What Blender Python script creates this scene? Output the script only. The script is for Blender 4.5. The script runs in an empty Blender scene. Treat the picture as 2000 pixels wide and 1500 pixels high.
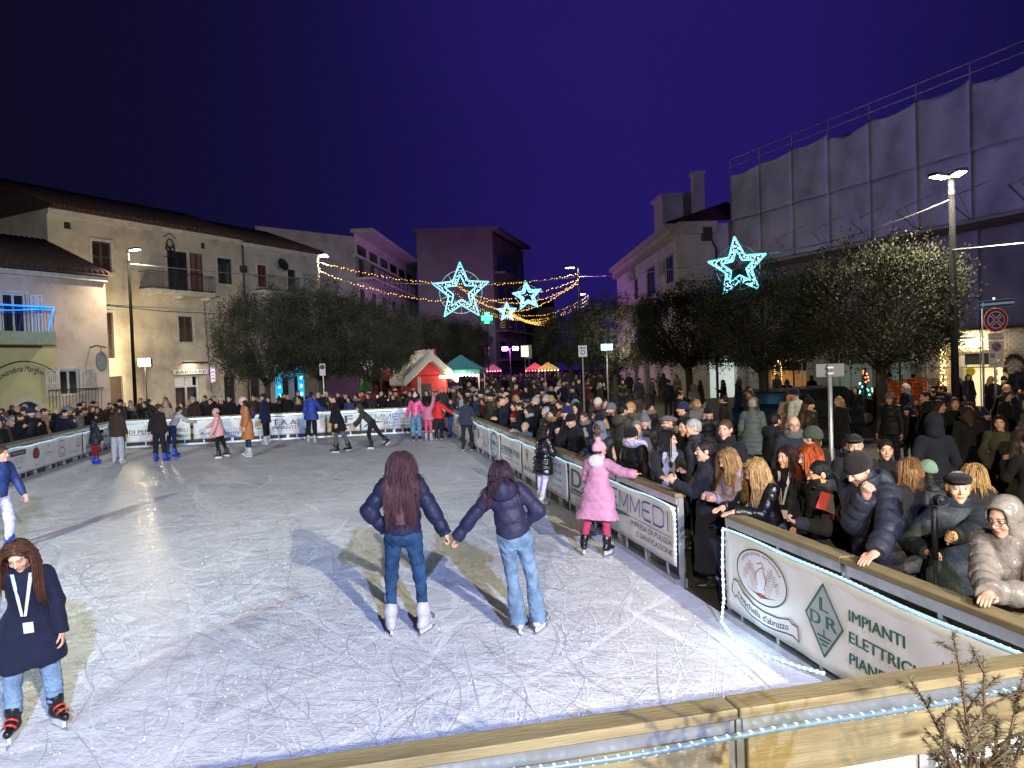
import bpy, math, random
import numpy as np
from mathutils import Vector, Matrix
random.seed(7); RNG = np.random.default_rng(7)
SC = bpy.context.scene
COL = SC.collection
R = math.radians

# ------------------------------------------------------------------ camera
F = 1430.0                    # focal length in pixels of the 2000 px wide photograph
CAMZ, PITCH, ROLL = 2.55, 1.52, -2.0
cam = bpy.data.cameras.new('camera'); camo = bpy.data.objects.new('camera', cam); COL.objects.link(camo)
cam.sensor_width = 36.0; cam.lens = 36.0 * F / 2000.0; cam.clip_end = 2000; cam.clip_start = 0.05
CM = Matrix.Rotation(R(90 - PITCH), 4, 'X') @ Matrix.Rotation(R(ROLL), 4, 'Z')
CM.translation = (0, 0, CAMZ)
camo.matrix_world = CM
SC.camera = camo
CR = CM.to_3x3()

# ------------------------------------------------------------------ night sky
W = bpy.data.worlds.new('World'); SC.world = W; W.use_nodes = True
nt = W.node_tree; nt.nodes.clear()
wo = nt.nodes.new('ShaderNodeOutputWorld'); bg = nt.nodes.new('ShaderNodeBackground')
tc = nt.nodes.new('ShaderNodeTexCoord')
def wmath(op, a, b=None, c=None):
    n = nt.nodes.new('ShaderNodeMath'); n.operation = op
    for i, v in enumerate((a, b, c)):
        if v is None: continue
        if isinstance(v, (int, float)): n.inputs[i].default_value = v
        else: nt.links.new(v, n.inputs[i])
    return n.outputs[0]
sx = nt.nodes.new('ShaderNodeSeparateXYZ'); nt.links.new(tc.outputs['Generated'], sx.inputs[0])
# skyglow above the lit street: bluish violet around the street's direction, near black away from it
hl = wmath('SQRT', wmath('ADD', wmath('ADD', wmath('MULTIPLY', sx.outputs[0], sx.outputs[0]), wmath('MULTIPLY', sx.outputs[1], sx.outputs[1])), 0.02))
glow = wmath('DIVIDE', wmath('ADD', wmath('MULTIPLY', sx.outputs[1], 0.978), wmath('MULTIPLY', sx.outputs[0], 0.208)), hl)
glow = wmath('POWER', wmath('MAXIMUM', glow, 0.0), 8.0)
nzw = nt.nodes.new('ShaderNodeTexNoise'); nzw.inputs['Scale'].default_value = 1.7; nzw.inputs['Detail'].default_value = 5; nt.links.new(tc.outputs['Generated'], nzw.inputs['Vector'])
glow = wmath('MULTIPLY', glow, wmath('MULTIPLY_ADD', nzw.outputs['Fac'], 0.9, 0.55))      # thin uneven haze
cr = nt.nodes.new('ShaderNodeValToRGB'); nt.links.new(glow, cr.inputs[0])
cr.color_ramp.elements[0].position = 0.0; cr.color_ramp.elements[0].color = (0.0042, 0.0036, 0.0125, 1)
cr.color_ramp.elements[1].position = 1.0; cr.color_ramp.elements[1].color = (0.0165, 0.0095, 0.125, 1)
e = cr.color_ramp.elements.new(0.45); e.color = (0.0075, 0.0055, 0.054, 1)
nt.links.new(cr.outputs[0], bg.inputs[0]); bg.inputs[1].default_value = 1.0
nt.links.new(bg.outputs[0], wo.inputs[0])

SC.view_settings.view_transform = 'Standard'; SC.view_settings.look = 'None'
SC.view_settings.exposure = 0.0; SC.view_settings.gamma = 1.0; SC.view_settings.use_curve_mapping = False
SC.cycles.max_bounces = 6; SC.cycles.diffuse_bounces = 2; SC.cycles.glossy_bounces = 2
SC.cycles.transmission_bounces = 3; SC.cycles.transparent_max_bounces = 6
SC.cycles.sample_clamp_indirect = 3.0; SC.cycles.caustics_reflective = False; SC.cycles.caustics_refractive = False
SC.cycles.use_denoising = True

# ------------------------------------------------------------------ rink lights (LED pars and floods on two masts behind the stage, with an added netting wash)
LIGHTS = []
def lamp(name, kind, loc, energy, color, target=None, size=0.1, spot=90, blend=0.4, parent=None):
    l = bpy.data.lights.new(name, kind); l.energy = energy; l.color = color
    if kind == 'SPOT': l.spot_size = R(spot); l.spot_blend = blend; l.shadow_soft_size = size
    elif kind == 'POINT': l.shadow_soft_size = size
    elif kind == 'AREA': l.size = size
    o = bpy.data.objects.new(name, l); COL.objects.link(o); o.location = loc
    if target is not None:
        o.rotation_euler = (Vector(target) - Vector(loc)).to_track_quat('-Z', 'Y').to_euler()
    o.hide_render = False
    return o
TRUSS_Y, TRUSS_Z = -9.4, 7.8
lamp('flood_or_wash_beam', 'SPOT', (7.4, TRUSS_Y, TRUSS_Z), 19500, (1.0, 0.92, 0.62), (-6.5, 18, 0), 0.10, 58, 0.7)
lamp('flood_or_wash_beam', 'SPOT', (3.8, TRUSS_Y, TRUSS_Z), 20500, (0.40, 0.52, 1.0), (-6.5, 17, 0), 0.10, 52, 0.7)
lamp('flood_or_wash_beam', 'SPOT', (9.4, TRUSS_Y, TRUSS_Z), 23000, (0.52, 0.42, 1.0), (20, 33, 11.5), 0.15, 30, 0.9)  # violet wash added to brighten the netted building, no such lamp known
for k, c in enumerate(((1, .2, .2), (.2, 1, .25), (.2, .3, 1))):
    lamp('flood_or_wash_beam', 'SPOT', (-8.6 + k * 0.45, TRUSS_Y, 8.0), (15000, 15000, 14500)[k], c, (-8.0, 21, 0), 0.08, 46, 0.8)
lamp('flood_or_wash_beam', 'SPOT', (-1.6, TRUSS_Y, TRUSS_Z), 11500, (1.0, 0.84, 0.62), (6.3, 9.5, 0.6), 0.10, 40, 0.8)

# ------------------------------------------------------------------ pixel helpers (pixels of the 2000 x 1500 photograph)
def ray(x, y):
    return (CR @ Vector(((x - 1000) / F, -(y - 750) / F, -1))).normalized()
def at_z(x, y, z):
    r = ray(x, y); t = (z - CAMZ) / r.z; return Vector((r.x * t, r.y * t, z))
def at_d(x, y, d):
    r = ray(x, y); t = d / r.y; return Vector((r.x * t, d, CAMZ + r.z * t))
def stand(x, y, h, z=0.0):
    """ground point of someone whose head top (height h above z) shows at pixel x, y"""
    p = at_z(x, y, z + h); return p.x, p.y
# ------------------------------------------------------------------ materials
MATS = {}
def _nodes(name):
    m = bpy.data.materials.new(name); m.use_nodes = True; n = m.node_tree
    b = n.nodes['Principled BSDF']; return m, n, b
def lin(c):   # sRGB 0-255 -> linear
    return tuple(((v / 255) / 12.92 if v <= 10 else ((v / 255 + .055) / 1.055) ** 2.4) for v in c)
def M(name, col=(.5, .5, .5), rough=.65, var=.18, scale=6.0, bump=0.0, bscale=30.0, metal=0.0, spec=.4, stretch=None,
      objcol=False, attr=None, dirt=None, knots=None, sheen=0.0):
    if name in MATS: return MATS[name]
    m, n, b = _nodes(name); L = n.links.new
    b.inputs['Roughness'].default_value = rough; b.inputs['Metallic'].default_value = metal
    b.inputs['Specular IOR Level'].default_value = spec
    if sheen: b.inputs['Sheen Weight'].default_value = sheen
    tcn = n.nodes.new('ShaderNodeTexCoord'); mp = n.nodes.new('ShaderNodeMapping')
    L(tcn.outputs['Object'], mp.inputs[0])
    if stretch: mp.inputs['Scale'].default_value = stretch
    nz = n.nodes.new('ShaderNodeTexNoise'); nz.inputs['Scale'].default_value = scale; nz.inputs['Detail'].default_value = 5
    L(mp.outputs[0], nz.inputs['Vector'])
    mr = n.nodes.new('ShaderNodeMapRange'); L(nz.outputs['Fac'], mr.inputs[0])
    mr.inputs['From Min'].default_value = .3; mr.inputs['From Max'].default_value = .7
    mr.inputs['To Min'].default_value = 1 - var; mr.inputs['To Max'].default_value = 1 + var
    mx = n.nodes.new('ShaderNodeVectorMath'); mx.operation = 'SCALE'; L(mr.outputs[0], mx.inputs['Scale'])
    if objcol:
        oi = n.nodes.new('ShaderNodeObjectInfo'); L(oi.outputs['Color'], mx.inputs[0])
    elif attr:
        at = n.nodes.new('ShaderNodeAttribute'); at.attribute_name = attr; L(at.outputs['Color'], mx.inputs[0])
    else:
        mx.inputs[0].default_value = col[:3]
    out = mx.outputs[0]
    if dirt:   # (colour, scale, amount): stains with a shape of their own
        d = n.nodes.new('ShaderNodeTexNoise'); d.inputs['Scale'].default_value = dirt[1]; d.inputs['Detail'].default_value = 8
        d.inputs['Roughness'].default_value = .7
        L(tcn.outputs['Object'], d.inputs['Vector'])
        dm = n.nodes.new('ShaderNodeMapRange'); L(d.outputs['Fac'], dm.inputs[0])
        dm.inputs['From Min'].default_value = .48; dm.inputs['From Max'].default_value = .72; dm.inputs['To Max'].default_value = dirt[2]
        mm = n.nodes.new('ShaderNodeMix'); mm.data_type = 'RGBA'; L(dm.outputs[0], mm.inputs[0]); L(out, mm.inputs[6])
        mm.inputs[7].default_value = (*dirt[0], 1); out = mm.outputs[2]
    if knots:
        kp = n.nodes.new('ShaderNodeMapping'); L(tcn.outputs['Object'], kp.inputs[0]); kp.inputs['Scale'].default_value = (1.9, 7, 7); vo = n.nodes.new('ShaderNodeTexVoronoi'); L(kp.outputs[0], vo.inputs['Vector']); vo.inputs['Scale'].default_value = 1.0
        km = n.nodes.new('ShaderNodeMapRange'); L(vo.outputs['Distance'], km.inputs[0]); km.inputs['From Min'].default_value = .06; km.inputs['From Max'].default_value = .17; km.inputs['To Min'].default_value = .85; km.inputs['To Max'].default_value = 0
        kx = n.nodes.new('ShaderNodeMix'); kx.data_type = 'RGBA'; L(km.outputs[0], kx.inputs[0]); L(out, kx.inputs[6]); kx.inputs[7].default_value = (*knots, 1); out = kx.outputs[2]
    L(out, b.inputs['Base Color'])
    if bump:
        n2 = n.nodes.new('ShaderNodeTexNoise'); n2.inputs['Scale'].default_value = bscale; n2.inputs['Detail'].default_value = 4
        L(mp.outputs[0], n2.inputs['Vector'])
        bp = n.nodes.new('ShaderNodeBump'); bp.inputs['Strength'].default_value = bump; bp.inputs['Distance'].default_value = .02
        L(n2.outputs['Fac'], bp.inputs['Height']); L(bp.outputs[0], b.inputs['Normal'])
    MATS[name] = m; return m
def E(name, col, strength=1.0, base=None):
    if name in MATS: return MATS[name]
    m, n, b = _nodes(name)
    b.inputs['Base Color'].default_value = (*(base or col), 1); b.inputs['Emission Color'].default_value = (*col, 1)
    b.inputs['Emission Strength'].default_value = strength; b.inputs['Roughness'].default_value = .4
    MATS[name] = m; return m

# ------------------------------------------------------------------ mesh helpers
def mk_mesh(name, v, f, smooth=True, mat=None, colors=None):
    v = np.asarray(v, np.float32)
    me = bpy.data.meshes.new(name)
    if isinstance(f, np.ndarray) and f.ndim == 2:
        nf, k = f.shape
        me.vertices.add(len(v)); me.vertices.foreach_set('co', v.ravel())
        me.loops.add(nf * k); me.loops.foreach_set('vertex_index', f.astype(np.int32).ravel())
        me.polygons.add(nf); me.polygons.foreach_set('loop_start', np.arange(0, nf * k, k, dtype=np.int32))
        me.polygons.foreach_set('loop_total', np.full(nf, k, np.int32))
        me.update(calc_edges=True)
    else:
        me.from_pydata(v.tolist(), [], f)
    if smooth: me.polygons.foreach_set('use_smooth', np.ones(len(me.polygons), bool))
    if colors is not None:
        ca = me.color_attributes.new('Col', 'FLOAT_COLOR', 'POINT')
        c4 = np.ones((len(v), 4), np.float32); c4[:, :3] = colors; ca.data.foreach_set('color', c4.ravel())
    if mat is not None: me.materials.append(mat)
    me.validate(verbose=False)
    return me
def link(name, me, parent=None, loc=None, rz=None):
    o = bpy.data.objects.new(name, me); COL.objects.link(o)
    if parent is not None: o.parent = parent
    if loc is not None: o.location = loc
    if rz is not None: o.rotation_euler = (0, 0, rz)
    return o
def tag(o, label=None, cat=None, group=None, kind=None):
    if label: o['label'] = label
    if cat: o['category'] = cat
    if group: o['group'] = group
    if kind: o['kind'] = kind
    return o
def thing(name, label, cat, loc=(0, 0, 0), rz=0.0, group=None):
    o = bpy.data.objects.new(name, None); COL.objects.link(o); o.empty_display_size = .1
    o.location = loc; o.rotation_euler = (0, 0, rz)
    return tag(o, label, cat, group)
def copy_tree(o, parent=None):
    c = o.copy(); COL.objects.link(c)
    if parent is not None: c.parent = parent
    for ch in list(o.children): copy_tree(ch, c)
    return c

class MB:
    """collects simple solids and links them as one mesh object"""
    def __init__(s): s.v = []; s.f = []
    def add(s, v, f):
        o = len(s.v); s.v += [tuple(p) for p in v]; s.f += [tuple(i + o for i in q) for q in f]; return s
    def box(s, x0, x1, y0, y1, z0, z1, m=None):
        v = [(x, y, z) for z in (z0, z1) for y in (y0, y1) for x in (x0, x1)]
        if m is not None: v = [tuple(m @ Vector(p)) for p in v]
        return s.add(v, [(0, 2, 3, 1), (4, 5, 7, 6), (0, 1, 5, 4), (2, 6, 7, 3), (0, 4, 6, 2), (1, 3, 7, 5)])
    def bbox(s, x0, x1, y0, y1, z0, z1, b=.01, m=None):   # box with chamfered long edges on every side
        v = []
        for z, i in ((z0, b), (z0 + b, 0), (z1 - b, 0), (z1, b)):
            v += [(x0 + i, y0 + b if i == 0 else y0 + b, z)] * 0
            v += [(x0 + b + (i and 0), y0 + i, z), (x1 - b, y0 + i, z), (x1 - i, y0 + b, z), (x1 - i, y1 - b, z),
                  (x1 - b, y1 - i, z), (x0 + b, y1 - i, z), (x0 + i, y1 - b, z), (x0 + i, y0 + b, z)]
        if m is not None: v = [tuple(m @ Vector(p)) for p in v]
        f = []
        for r in range(3):
            for k in range(8): f.append((r * 8 + k, r * 8 + (k + 1) % 8, r * 8 + 8 + (k + 1) % 8, r * 8 + 8 + k))
        f.append(tuple(range(7, -1, -1))); f.append(tuple(range(24, 32)))
        return s.add(v, f)
    def tube(s, pts, r, n=8, cap=True, r2=None):
        pts = [Vector(p) for p in pts]; N = len(pts); v = []; f = []
        for i, p in enumerate(pts):
            d = (pts[min(i + 1, N - 1)] - pts[max(i - 1, 0)]).normalized()
            a = d.orthogonal().normalized() if abs(d.z) > .9 else d.cross(Vector((0, 0, 1))).normalized()
            if i and (a.dot(pa) < 0): a = -a
            pa = a; b = d.cross(a)
            rr = r if r2 is None else r + (r2 - r) * i / max(N - 1, 1)
            if isinstance(r, (list, tuple)): rr = r[i]
            for k in range(n):
                t = 2 * math.pi * k / n; v.append(p + a * (rr * math.cos(t)) + b * (rr * math.sin(t)))
        for i in range(N - 1):
            for k in range(n):
                k2 = (k + 1) % n; f.append((i * n + k, i * n + k2, i * n + n + k2, i * n + n + k))
        if cap: f.append(tuple(range(n - 1, -1, -1))); f.append(tuple(range((N - 1) * n, N * n)))
        return s.add(v, f)
    def lathe(s, prof, n=16, c=(0, 0, 0), m=None):
        v = []; f = []
        for r, z in prof:
            for k in range(n):
                t = 2 * math.pi * k / n; v.append((c[0] + r * math.cos(t), c[1] + r * math.sin(t), c[2] + z))
        if m is not None: v = [tuple(m @ Vector(p)) for p in v]
        for i in range(len(prof) - 1):
            for k in range(n):
                k2 = (k + 1) % n; f.append((i * n + k, i * n + k2, i * n + n + k2, i * n + n + k))
        f.append(tuple(range(n - 1, -1, -1))); f.append(tuple(range((len(prof) - 1) * n, len(prof) * n)))
        return s.add(v, f)
    def poly(s, pts, y0, y1):
        """outline in local x-z extruded from y0 (viewer side) to y1"""
        n = len(pts); v = [(x, y0, z) for x, z in pts] + [(x, y1, z) for x, z in pts]
        f = [tuple(range(n)), tuple(range(2 * n - 1, n - 1, -1))]
        for k in range(n): f.append((k, k + n, (k + 1) % n + n, (k + 1) % n))
        return s.add(v, f)
    def ring(s, cx, cz, rx, rz, w, y0, y1, n=40, a0=0, a1=360):
        N = n if a1 - a0 >= 360 else n + 1
        v = []; f = []
        for k in range(N):
            t = R(a0 + (a1 - a0) * k / n); c, q = math.cos(t), math.sin(t)
            v += [(cx + rx * c, y0, cz + rz * q), (cx + (rx - w) * c, y0, cz + (rz - w) * q),
                  (cx + (rx - w) * c, y1, cz + (rz - w) * q), (cx + rx * c, y1, cz + rz * q)]
        K = N if a1 - a0 >= 360 else N - 1
        for k in range(K):
            a, b = k * 4, ((k + 1) % N) * 4
            for j in range(4): f.append((a + j, b + j, b + (j + 1) % 4, a + (j + 1) % 4))
        return s.add(v, f)
    def sphere(s, c, r, n=8, m=5, sz=1.0):
        prof = [(max(r * math.sin(math.pi * i / m), r * .02), -r * sz * math.cos(math.pi * i / m)) for i in range(m + 1)]
        return s.lathe(prof, n, c)
    def mesh(s, name, mat, smooth=False):
        return mk_mesh(name, np.array(s.v, np.float32).reshape(-1, 3), s.f, smooth, mat)
    def build(s, name, mat, parent=None, smooth=False, **k):
        return link(name, s.mesh(name, mat, smooth), parent, **k)

# ------------------------------------------------------------------ lettering: every string is turned into a mesh once, while the scene is empty
_TXT = {}
def text_geo(body, bold=0.0, shear=0.0):
    key = (body, bold, shear)
    if key in _TXT: return _TXT[key]
    cu = bpy.data.curves.new('lettering', 'FONT'); cu.body = body; cu.size = 1.0; cu.extrude = 0.0
    cu.offset = bold; cu.shear = shear; cu.resolution_u = 3
    o = bpy.data.objects.new('lettering', cu)
    me = o.to_mesh()
    v = np.zeros(len(me.vertices) * 3, np.float32); me.vertices.foreach_get('co', v); v = v.reshape(-1, 3)
    f = [tuple(p.vertices) for p in me.polygons]
    o.to_mesh_clear(); bpy.data.objects.remove(o); bpy.data.curves.remove(cu)
    if len(v):
        v[:, 0] -= v[:, 0].min(); 
    _TXT[key] = (v, f); return _TXT[key]
def text_in(mb, body, x0, x1, z0, z1, y, bold=0.0, shear=0.0, arc=None):
    """lay a string into the rectangle x0..x1, z0..z1 (local x right, z up) at depth y"""
    if bold and x1 - x0 > .02:      # heavier strokes: a second pass beside the first
        e = bold * .55 * (z1 - z0); text_in(mb, body, x0 + e, x1 + e, z0, z1, y + .0003, 0, shear, arc); x0 -= e; x1 -= e
    v, f = text_geo(body, 0.0, shear)
    if not len(v): return
    v = v.copy(); lo = v.min(0); hi = v.max(0)
    X = x0 + (v[:, 0] - lo[0]) / max(hi[0] - lo[0], 1e-6) * (x1 - x0)
    Z = z0 + (v[:, 1] - lo[1]) / max(hi[1] - lo[1], 1e-6) * (z1 - z0)
    if arc is not None:    # bend upwards by arc metres in the middle
        t = (X - x0) / (x1 - x0) * 2 - 1; Z = Z + arc * (1 - t * t)
    mb.add(np.stack([X, np.full_like(X, y), Z], 1).tolist(), f)
# ------------------------------------------------------------------ implicit-surface modelling for figures
def rc(P, a, b, ra, rb, side=None, k=1.0):
    a = np.asarray(a, np.float32); b = np.asarray(b, np.float32)
    q = P - a; ba = b - a
    if side is not None:
        sd = np.asarray(side, np.float32); sd = sd / np.linalg.norm(sd)
        q = q - np.outer(q @ sd, sd) * (1 - 1 / k); ba = ba - sd * (ba @ sd) * (1 - 1 / k)
    t = np.clip((q @ ba) / max(float(ba @ ba), 1e-9), 0, 1)
    return np.sqrt(((q - t[:, None] * ba) ** 2).sum(1)) - (ra + (rb - ra) * t)
def el(P, c, r, Rm=None):
    q = P - np.asarray(c, np.float32)
    if Rm is not None: q = q @ np.asarray(Rm, np.float32)
    r = np.asarray(r, np.float32)
    k0 = np.sqrt(((q / r) ** 2).sum(1)); k1 = np.sqrt(((q / r ** 2) ** 2).sum(1)) + 1e-9
    return k0 * (k0 - 1) / k1
def smin(a, b, k):
    h = np.clip(.5 + .5 * (b - a) / k, 0, 1); return b + (a - b) * h - k * h * (1 - h)
def smax(a, b, k): return -smin(-a, -b, k)
def U(k, *d):
    o = d[0]
    for x in d[1:]: o = smin(o, x, k)
    return o
def nets(f, lo, hi, h):
    lo = np.asarray(lo, np.float32); n = np.ceil((np.asarray(hi) - lo) / h).astype(int) + 1
    n = ((n + 3) // 4) * 4; nc = n // 4
    bi = np.stack(np.meshgrid(*[np.arange(q) for q in nc], indexing='ij'), -1).reshape(-1, 3)
    cv_ = f((lo + h * (bi * 4 + 1.5)).astype(np.float32)); hot = np.abs(cv_) < 2.6 * h * 1.75 + .022
    Vb = np.repeat(np.where(cv_ < 0, -1, 1).astype(np.float32)[:, None], 64, 1)
    o4 = np.stack(np.meshgrid(*[np.arange(4)] * 3, indexing='ij'), -1).reshape(-1, 3)
    if hot.any(): Vb[hot] = f((lo + h * (bi[hot][:, None, :] * 4 + o4[None])).reshape(-1, 3).astype(np.float32)).reshape(-1, 64)
    V = np.ascontiguousarray(Vb.reshape(*nc, 4, 4, 4).transpose(0, 3, 1, 4, 2, 5).reshape(n))
    for i in range(3):   # closed at the border
        s = [slice(None)] * 3
        for e in (0, -1): s[i] = e; V[tuple(s)] = np.maximum(V[tuple(s)], 1e-3)
    I = V < 0
    c = np.zeros(np.array(n) - 1, np.int8)
    off = [(0, 0, 0), (1, 0, 0), (0, 1, 0), (1, 1, 0), (0, 0, 1), (1, 0, 1), (0, 1, 1), (1, 1, 1)]
    for o in off: c += I[o[0]:n[0] - 1 + o[0], o[1]:n[1] - 1 + o[1], o[2]:n[2] - 1 + o[2]]
    act = (c > 0) & (c < 8); idx = np.argwhere(act)
    if not len(idx): return np.zeros((0, 3), np.float32), np.zeros((0, 4), np.int32)
    cv = [V[idx[:, 0] + o[0], idx[:, 1] + o[1], idx[:, 2] + o[2]] for o in off]
    acc = np.zeros((len(idx), 3), np.float32); cnt = np.zeros(len(idx), np.float32)
    for a in range(8):
        for ax_ in range(3):
            b = a | (1 << ax_)
            if b == a: continue
            va, vb = cv[a], cv[b]; m = (va < 0) != (vb < 0)
            t = np.where(m, va / np.where(m, va - vb, 1), 0)
            p = np.array(off[a], np.float32)[None, :].repeat(len(idx), 0); p[:, ax_] += t
            acc += p * m[:, None]; cnt += m
    verts = lo + h * (idx + acc / cnt[:, None])
    vid = -np.ones(c.shape, np.int32); vid[act] = np.arange(len(idx))
    Q = []
    for d in range(3):
        u, w = (d + 1) % 3, (d + 2) % 3
        s0 = [slice(None)] * 3; s1 = [slice(None)] * 3; s0[d] = slice(0, n[d] - 1); s1[d] = slice(1, n[d])
        A, B = I[tuple(s0)], I[tuple(s1)]
        e = np.argwhere(A != B); e = e[(e[:, u] > 0) & (e[:, w] > 0) & (e[:, u] < n[u] - 1) & (e[:, w] < n[w] - 1)]
        if not len(e): continue
        flip = ~A[e[:, 0], e[:, 1], e[:, 2]]
        def g(du, dw):
            q = e.copy(); q[:, u] += du; q[:, w] += dw; return vid[q[:, 0], q[:, 1], q[:, 2]]
        q = np.stack([g(-1, -1), g(0, -1), g(0, 0), g(-1, 0)], 1); q[flip] = q[flip][:, ::-1]; Q.append(q)
    return verts.astype(np.float32), np.concatenate(Q)
def wob(P, amp, k, seed=0.0):
    return amp * (np.sin(P[:, 0] * k + seed) * np.cos(P[:, 2] * k * .8 + seed * 2) + np.sin(P[:, 1] * k * 1.2 + P[:, 2] * k * .6 + seed * 3)) * .5
def rx(a): a = R(a); c, s = math.cos(a), math.sin(a); return np.array([[1, 0, 0], [0, c, -s], [0, s, c]], np.float32)
def ry(a): a = R(a); c, s = math.cos(a), math.sin(a); return np.array([[c, 0, s], [0, 1, 0], [-s, 0, c]], np.float32)
def rz_(a): a = R(a); c, s = math.cos(a), math.sin(a); return np.array([[c, -s, 0], [s, c, 0], [0, 0, 1]], np.float32)
def nrm(v): v = np.asarray(v, np.float32); return v / max(np.linalg.norm(v), 1e-6)

# ---- head (faces -y, z up, origin at half its height; adult 0.23 m tall)
def head_sdf(P):
    d = U(.035, el(P, (0, .014, .028), (.073, .093, .086)), el(P, (0, -.026, -.02), (.057, .058, .085)),
          rc(P, (0, -.028, -.05), (0, -.062, -.093), .046, .021))
    d = smin(d, rc(P, (-.03, -.076, .026), (.03, -.076, .026), .011, .011), .02)
    for s in (-1, 1):
        d = smax(d, -el(P, (s * .031, -.097, .009), (.019, .015, .012)), .014)
        d = smin(d, el(P, (s * .031, -.076, .008), (.0135, .0125, .0115)), .004)
        d = smin(d, el(P, (s * .074, .014, -.004), (.011, .021, .032)), .01)
        d = smin(d, el(P, (s * .038, -.062, -.028), (.02, .018, .02)), .02)
    d = smin(d, rc(P, (0, -.083, .014), (0, -.106, -.022), .0075, .0115), .012)
    for s in (-1, 1): d = smin(d, el(P, (s * .011, -.094, -.027), (.008, .01, .007)), .008)
    d = smin(d, el(P, (0, -.085, -.052), (.021, .010, .0065)), .006)
    d = smin(d, el(P, (0, -.083, -.062), (.018, .010, .0065)), .006)
    d = smin(d, rc(P, (0, .022, -.06), (0, .04, -.2), .051, .06), .03)
    return d
def hand_sdf(curl, spread=1.0, thumb=1.0):
    segs = []
    for i, (x, L) in enumerate(((-.031, .058), (-.0105, .074), (.0105, .078), (.0305, .07))):
        a = np.array((x, 0, .088), np.float32); ang = 0.0
        for j, (l, r0, r1) in enumerate(((L * .48, .0098, .009), (L * .3, .009, .0085), (L * .25, .0085, .0075))):
            ang += curl * (.7, 1.0, .6)[j]
            b = a + l * 1.12 * np.array((x * .9 * spread * (1 if j == 0 else .4), math.sin(R(ang)), math.cos(R(ang))), np.float32)
            segs.append((a, b, r0, r1)); a = b
    t = [np.array(p, np.float32) for p in ((.03, .006, .022), (.054, .016 * thumb, .052), (.06, .03 * thumb + .004, .08), (.052, .045 * thumb, .098))]
    segs += [(t[0], t[1], .016, .012), (t[1], t[2], .011, .0098), (t[2], t[3], .0098, .008)]
    def f(P):
        d = U(.012, el(P, (0, .002, .052), (.043, .0165, .052)), rc(P, (0, 0, -.06), (0, 0, .03), .026, .027, (1, 0, 0), 1.25))
        for s in segs: d = smin(d, rc(P, *s), .006)
        return d
    return nets(f, (-.075, -.04, -.06), (.085, .1, .2), .0052)
HEAD_HI = nets(head_sdf, (-.095, -.125, -.19), (.095, .125, .13), .0052)
HEAD_LO = nets(head_sdf, (-.095, -.125, -.19), (.095, .125, .13), .0085)
HANDS = {'relax': hand_sdf(28), 'grip': hand_sdf(78, .6), 'rest': hand_sdf(14, 1.3, .3), 'point': hand_sdf(50, .8)}
def head_colors(v, skin, brow, lip=None, beard=0.0):
    c = np.tile(np.asarray(skin, np.float32), (len(v), 1))
    x, y, z = np.abs(v[:, 0]), v[:, 1], v[:, 2]; fr = y < -.045
    def mixc(m, col):
        m = np.clip(m, 0, 1)[:, None]; c[:] = c * (1 - m) + np.asarray(col, np.float32) * m
    mixc(np.where(fr, np.exp(-((x - .04) ** 2 + (z + .03) ** 2) / .0006) * .25, 0), np.array(skin) * np.array((1.15, .72, .68)))
    mixc(np.where(fr, np.exp(-(x ** 2 / .0008 + (z + .022) ** 2 / .0003)) * .22, 0), np.array(skin) * np.array((1.1, .7, .66)))
    if beard:
        low = np.clip((-.03 - z) / .02, 0, 1) * np.clip((.05 - y) / .05, 0, 1) * np.clip((z + .15) / .03, 0, 1)
        mixc(low * beard, brow)
        mixc(np.where(fr & (z < -.032) & (z > -.047) & (x < .03), beard, 0), brow)
    mixc(np.where(fr, np.clip(1.6 - 1.6 * ((x / .023) ** 2 + ((z + .057) / .0105) ** 2), 0, .8), 0), lip or np.array(skin) * np.array((.85, .42, .42)))
    mixc(np.where(fr & (np.abs(z + .057) < .0028) & (x < .021), .55, 0), (.12, .04, .04))
    mixc(np.where(fr, np.clip(2 - 2 * (((x - .031) / .0145) ** 2 + ((z - .008) / .0066) ** 2), 0, 1), 0), (.62, .58, .55))
    mixc(np.where(fr & (((x - .031) ** 2 + (z - .008) ** 2) < .0063 ** 2), 1, 0), (.03, .018, .012))
    mixc(np.where(fr & (np.abs(z - .0155 + 8 * (x - .031) ** 2) < .003) & (np.abs(x - .031) < .017), .75, 0), (.03, .02, .015))
    mixc(np.where(fr & (np.abs(z - .031 + 6 * (x - .032) ** 2) < .0048) & (np.abs(x - .033) < .021), .8, 0), np.array(brow) * .8)
    return c
SKIN = lin((205, 160, 135)); SKIN2 = lin((190, 140, 112)); SKIN3 = lin((92, 60, 44))

# ---- materials for figures; cloth of the crowd takes its colour from the object
def person_mats():
    M('skin', attr='Col', rough=.5, var=.05, scale=40, spec=.35)
    M('cloth', objcol=True, rough=.85, var=.14, scale=26, bump=.35, bscale=70, spec=.2, sheen=.04)
    M('wool', objcol=True, rough=.95, var=.2, scale=60, bump=.7, bscale=130, spec=.1, sheen=.08)
    M('nylon', objcol=True, rough=.58, var=.12, scale=18, bump=.3, bscale=34, spec=.3)
    M('shiny_nylon', objcol=True, rough=.24, var=.15, scale=18, bump=.5, bscale=26, spec=.6)
    M('leather', objcol=True, rough=.3, var=.12, scale=20, bump=.4, bscale=30, spec=.5)
    M('denim', objcol=True, rough=.9, var=.42, scale=7, bump=.7, bscale=46, spec=.1)
    M('hair', objcol=True, rough=.55, var=.4, scale=40, bump=.5, bscale=120, spec=.28, stretch=(1, 1, .12))
    M('fur', objcol=True, rough=1, var=.3, scale=60, bump=1, bscale=90, spec=.1)
    M('plastic', objcol=True, rough=.35, var=.1, scale=15, spec=.5)
    M('steel', (.55, .56, .58), rough=.25, metal=1, var=.1)
person_mats()

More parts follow.
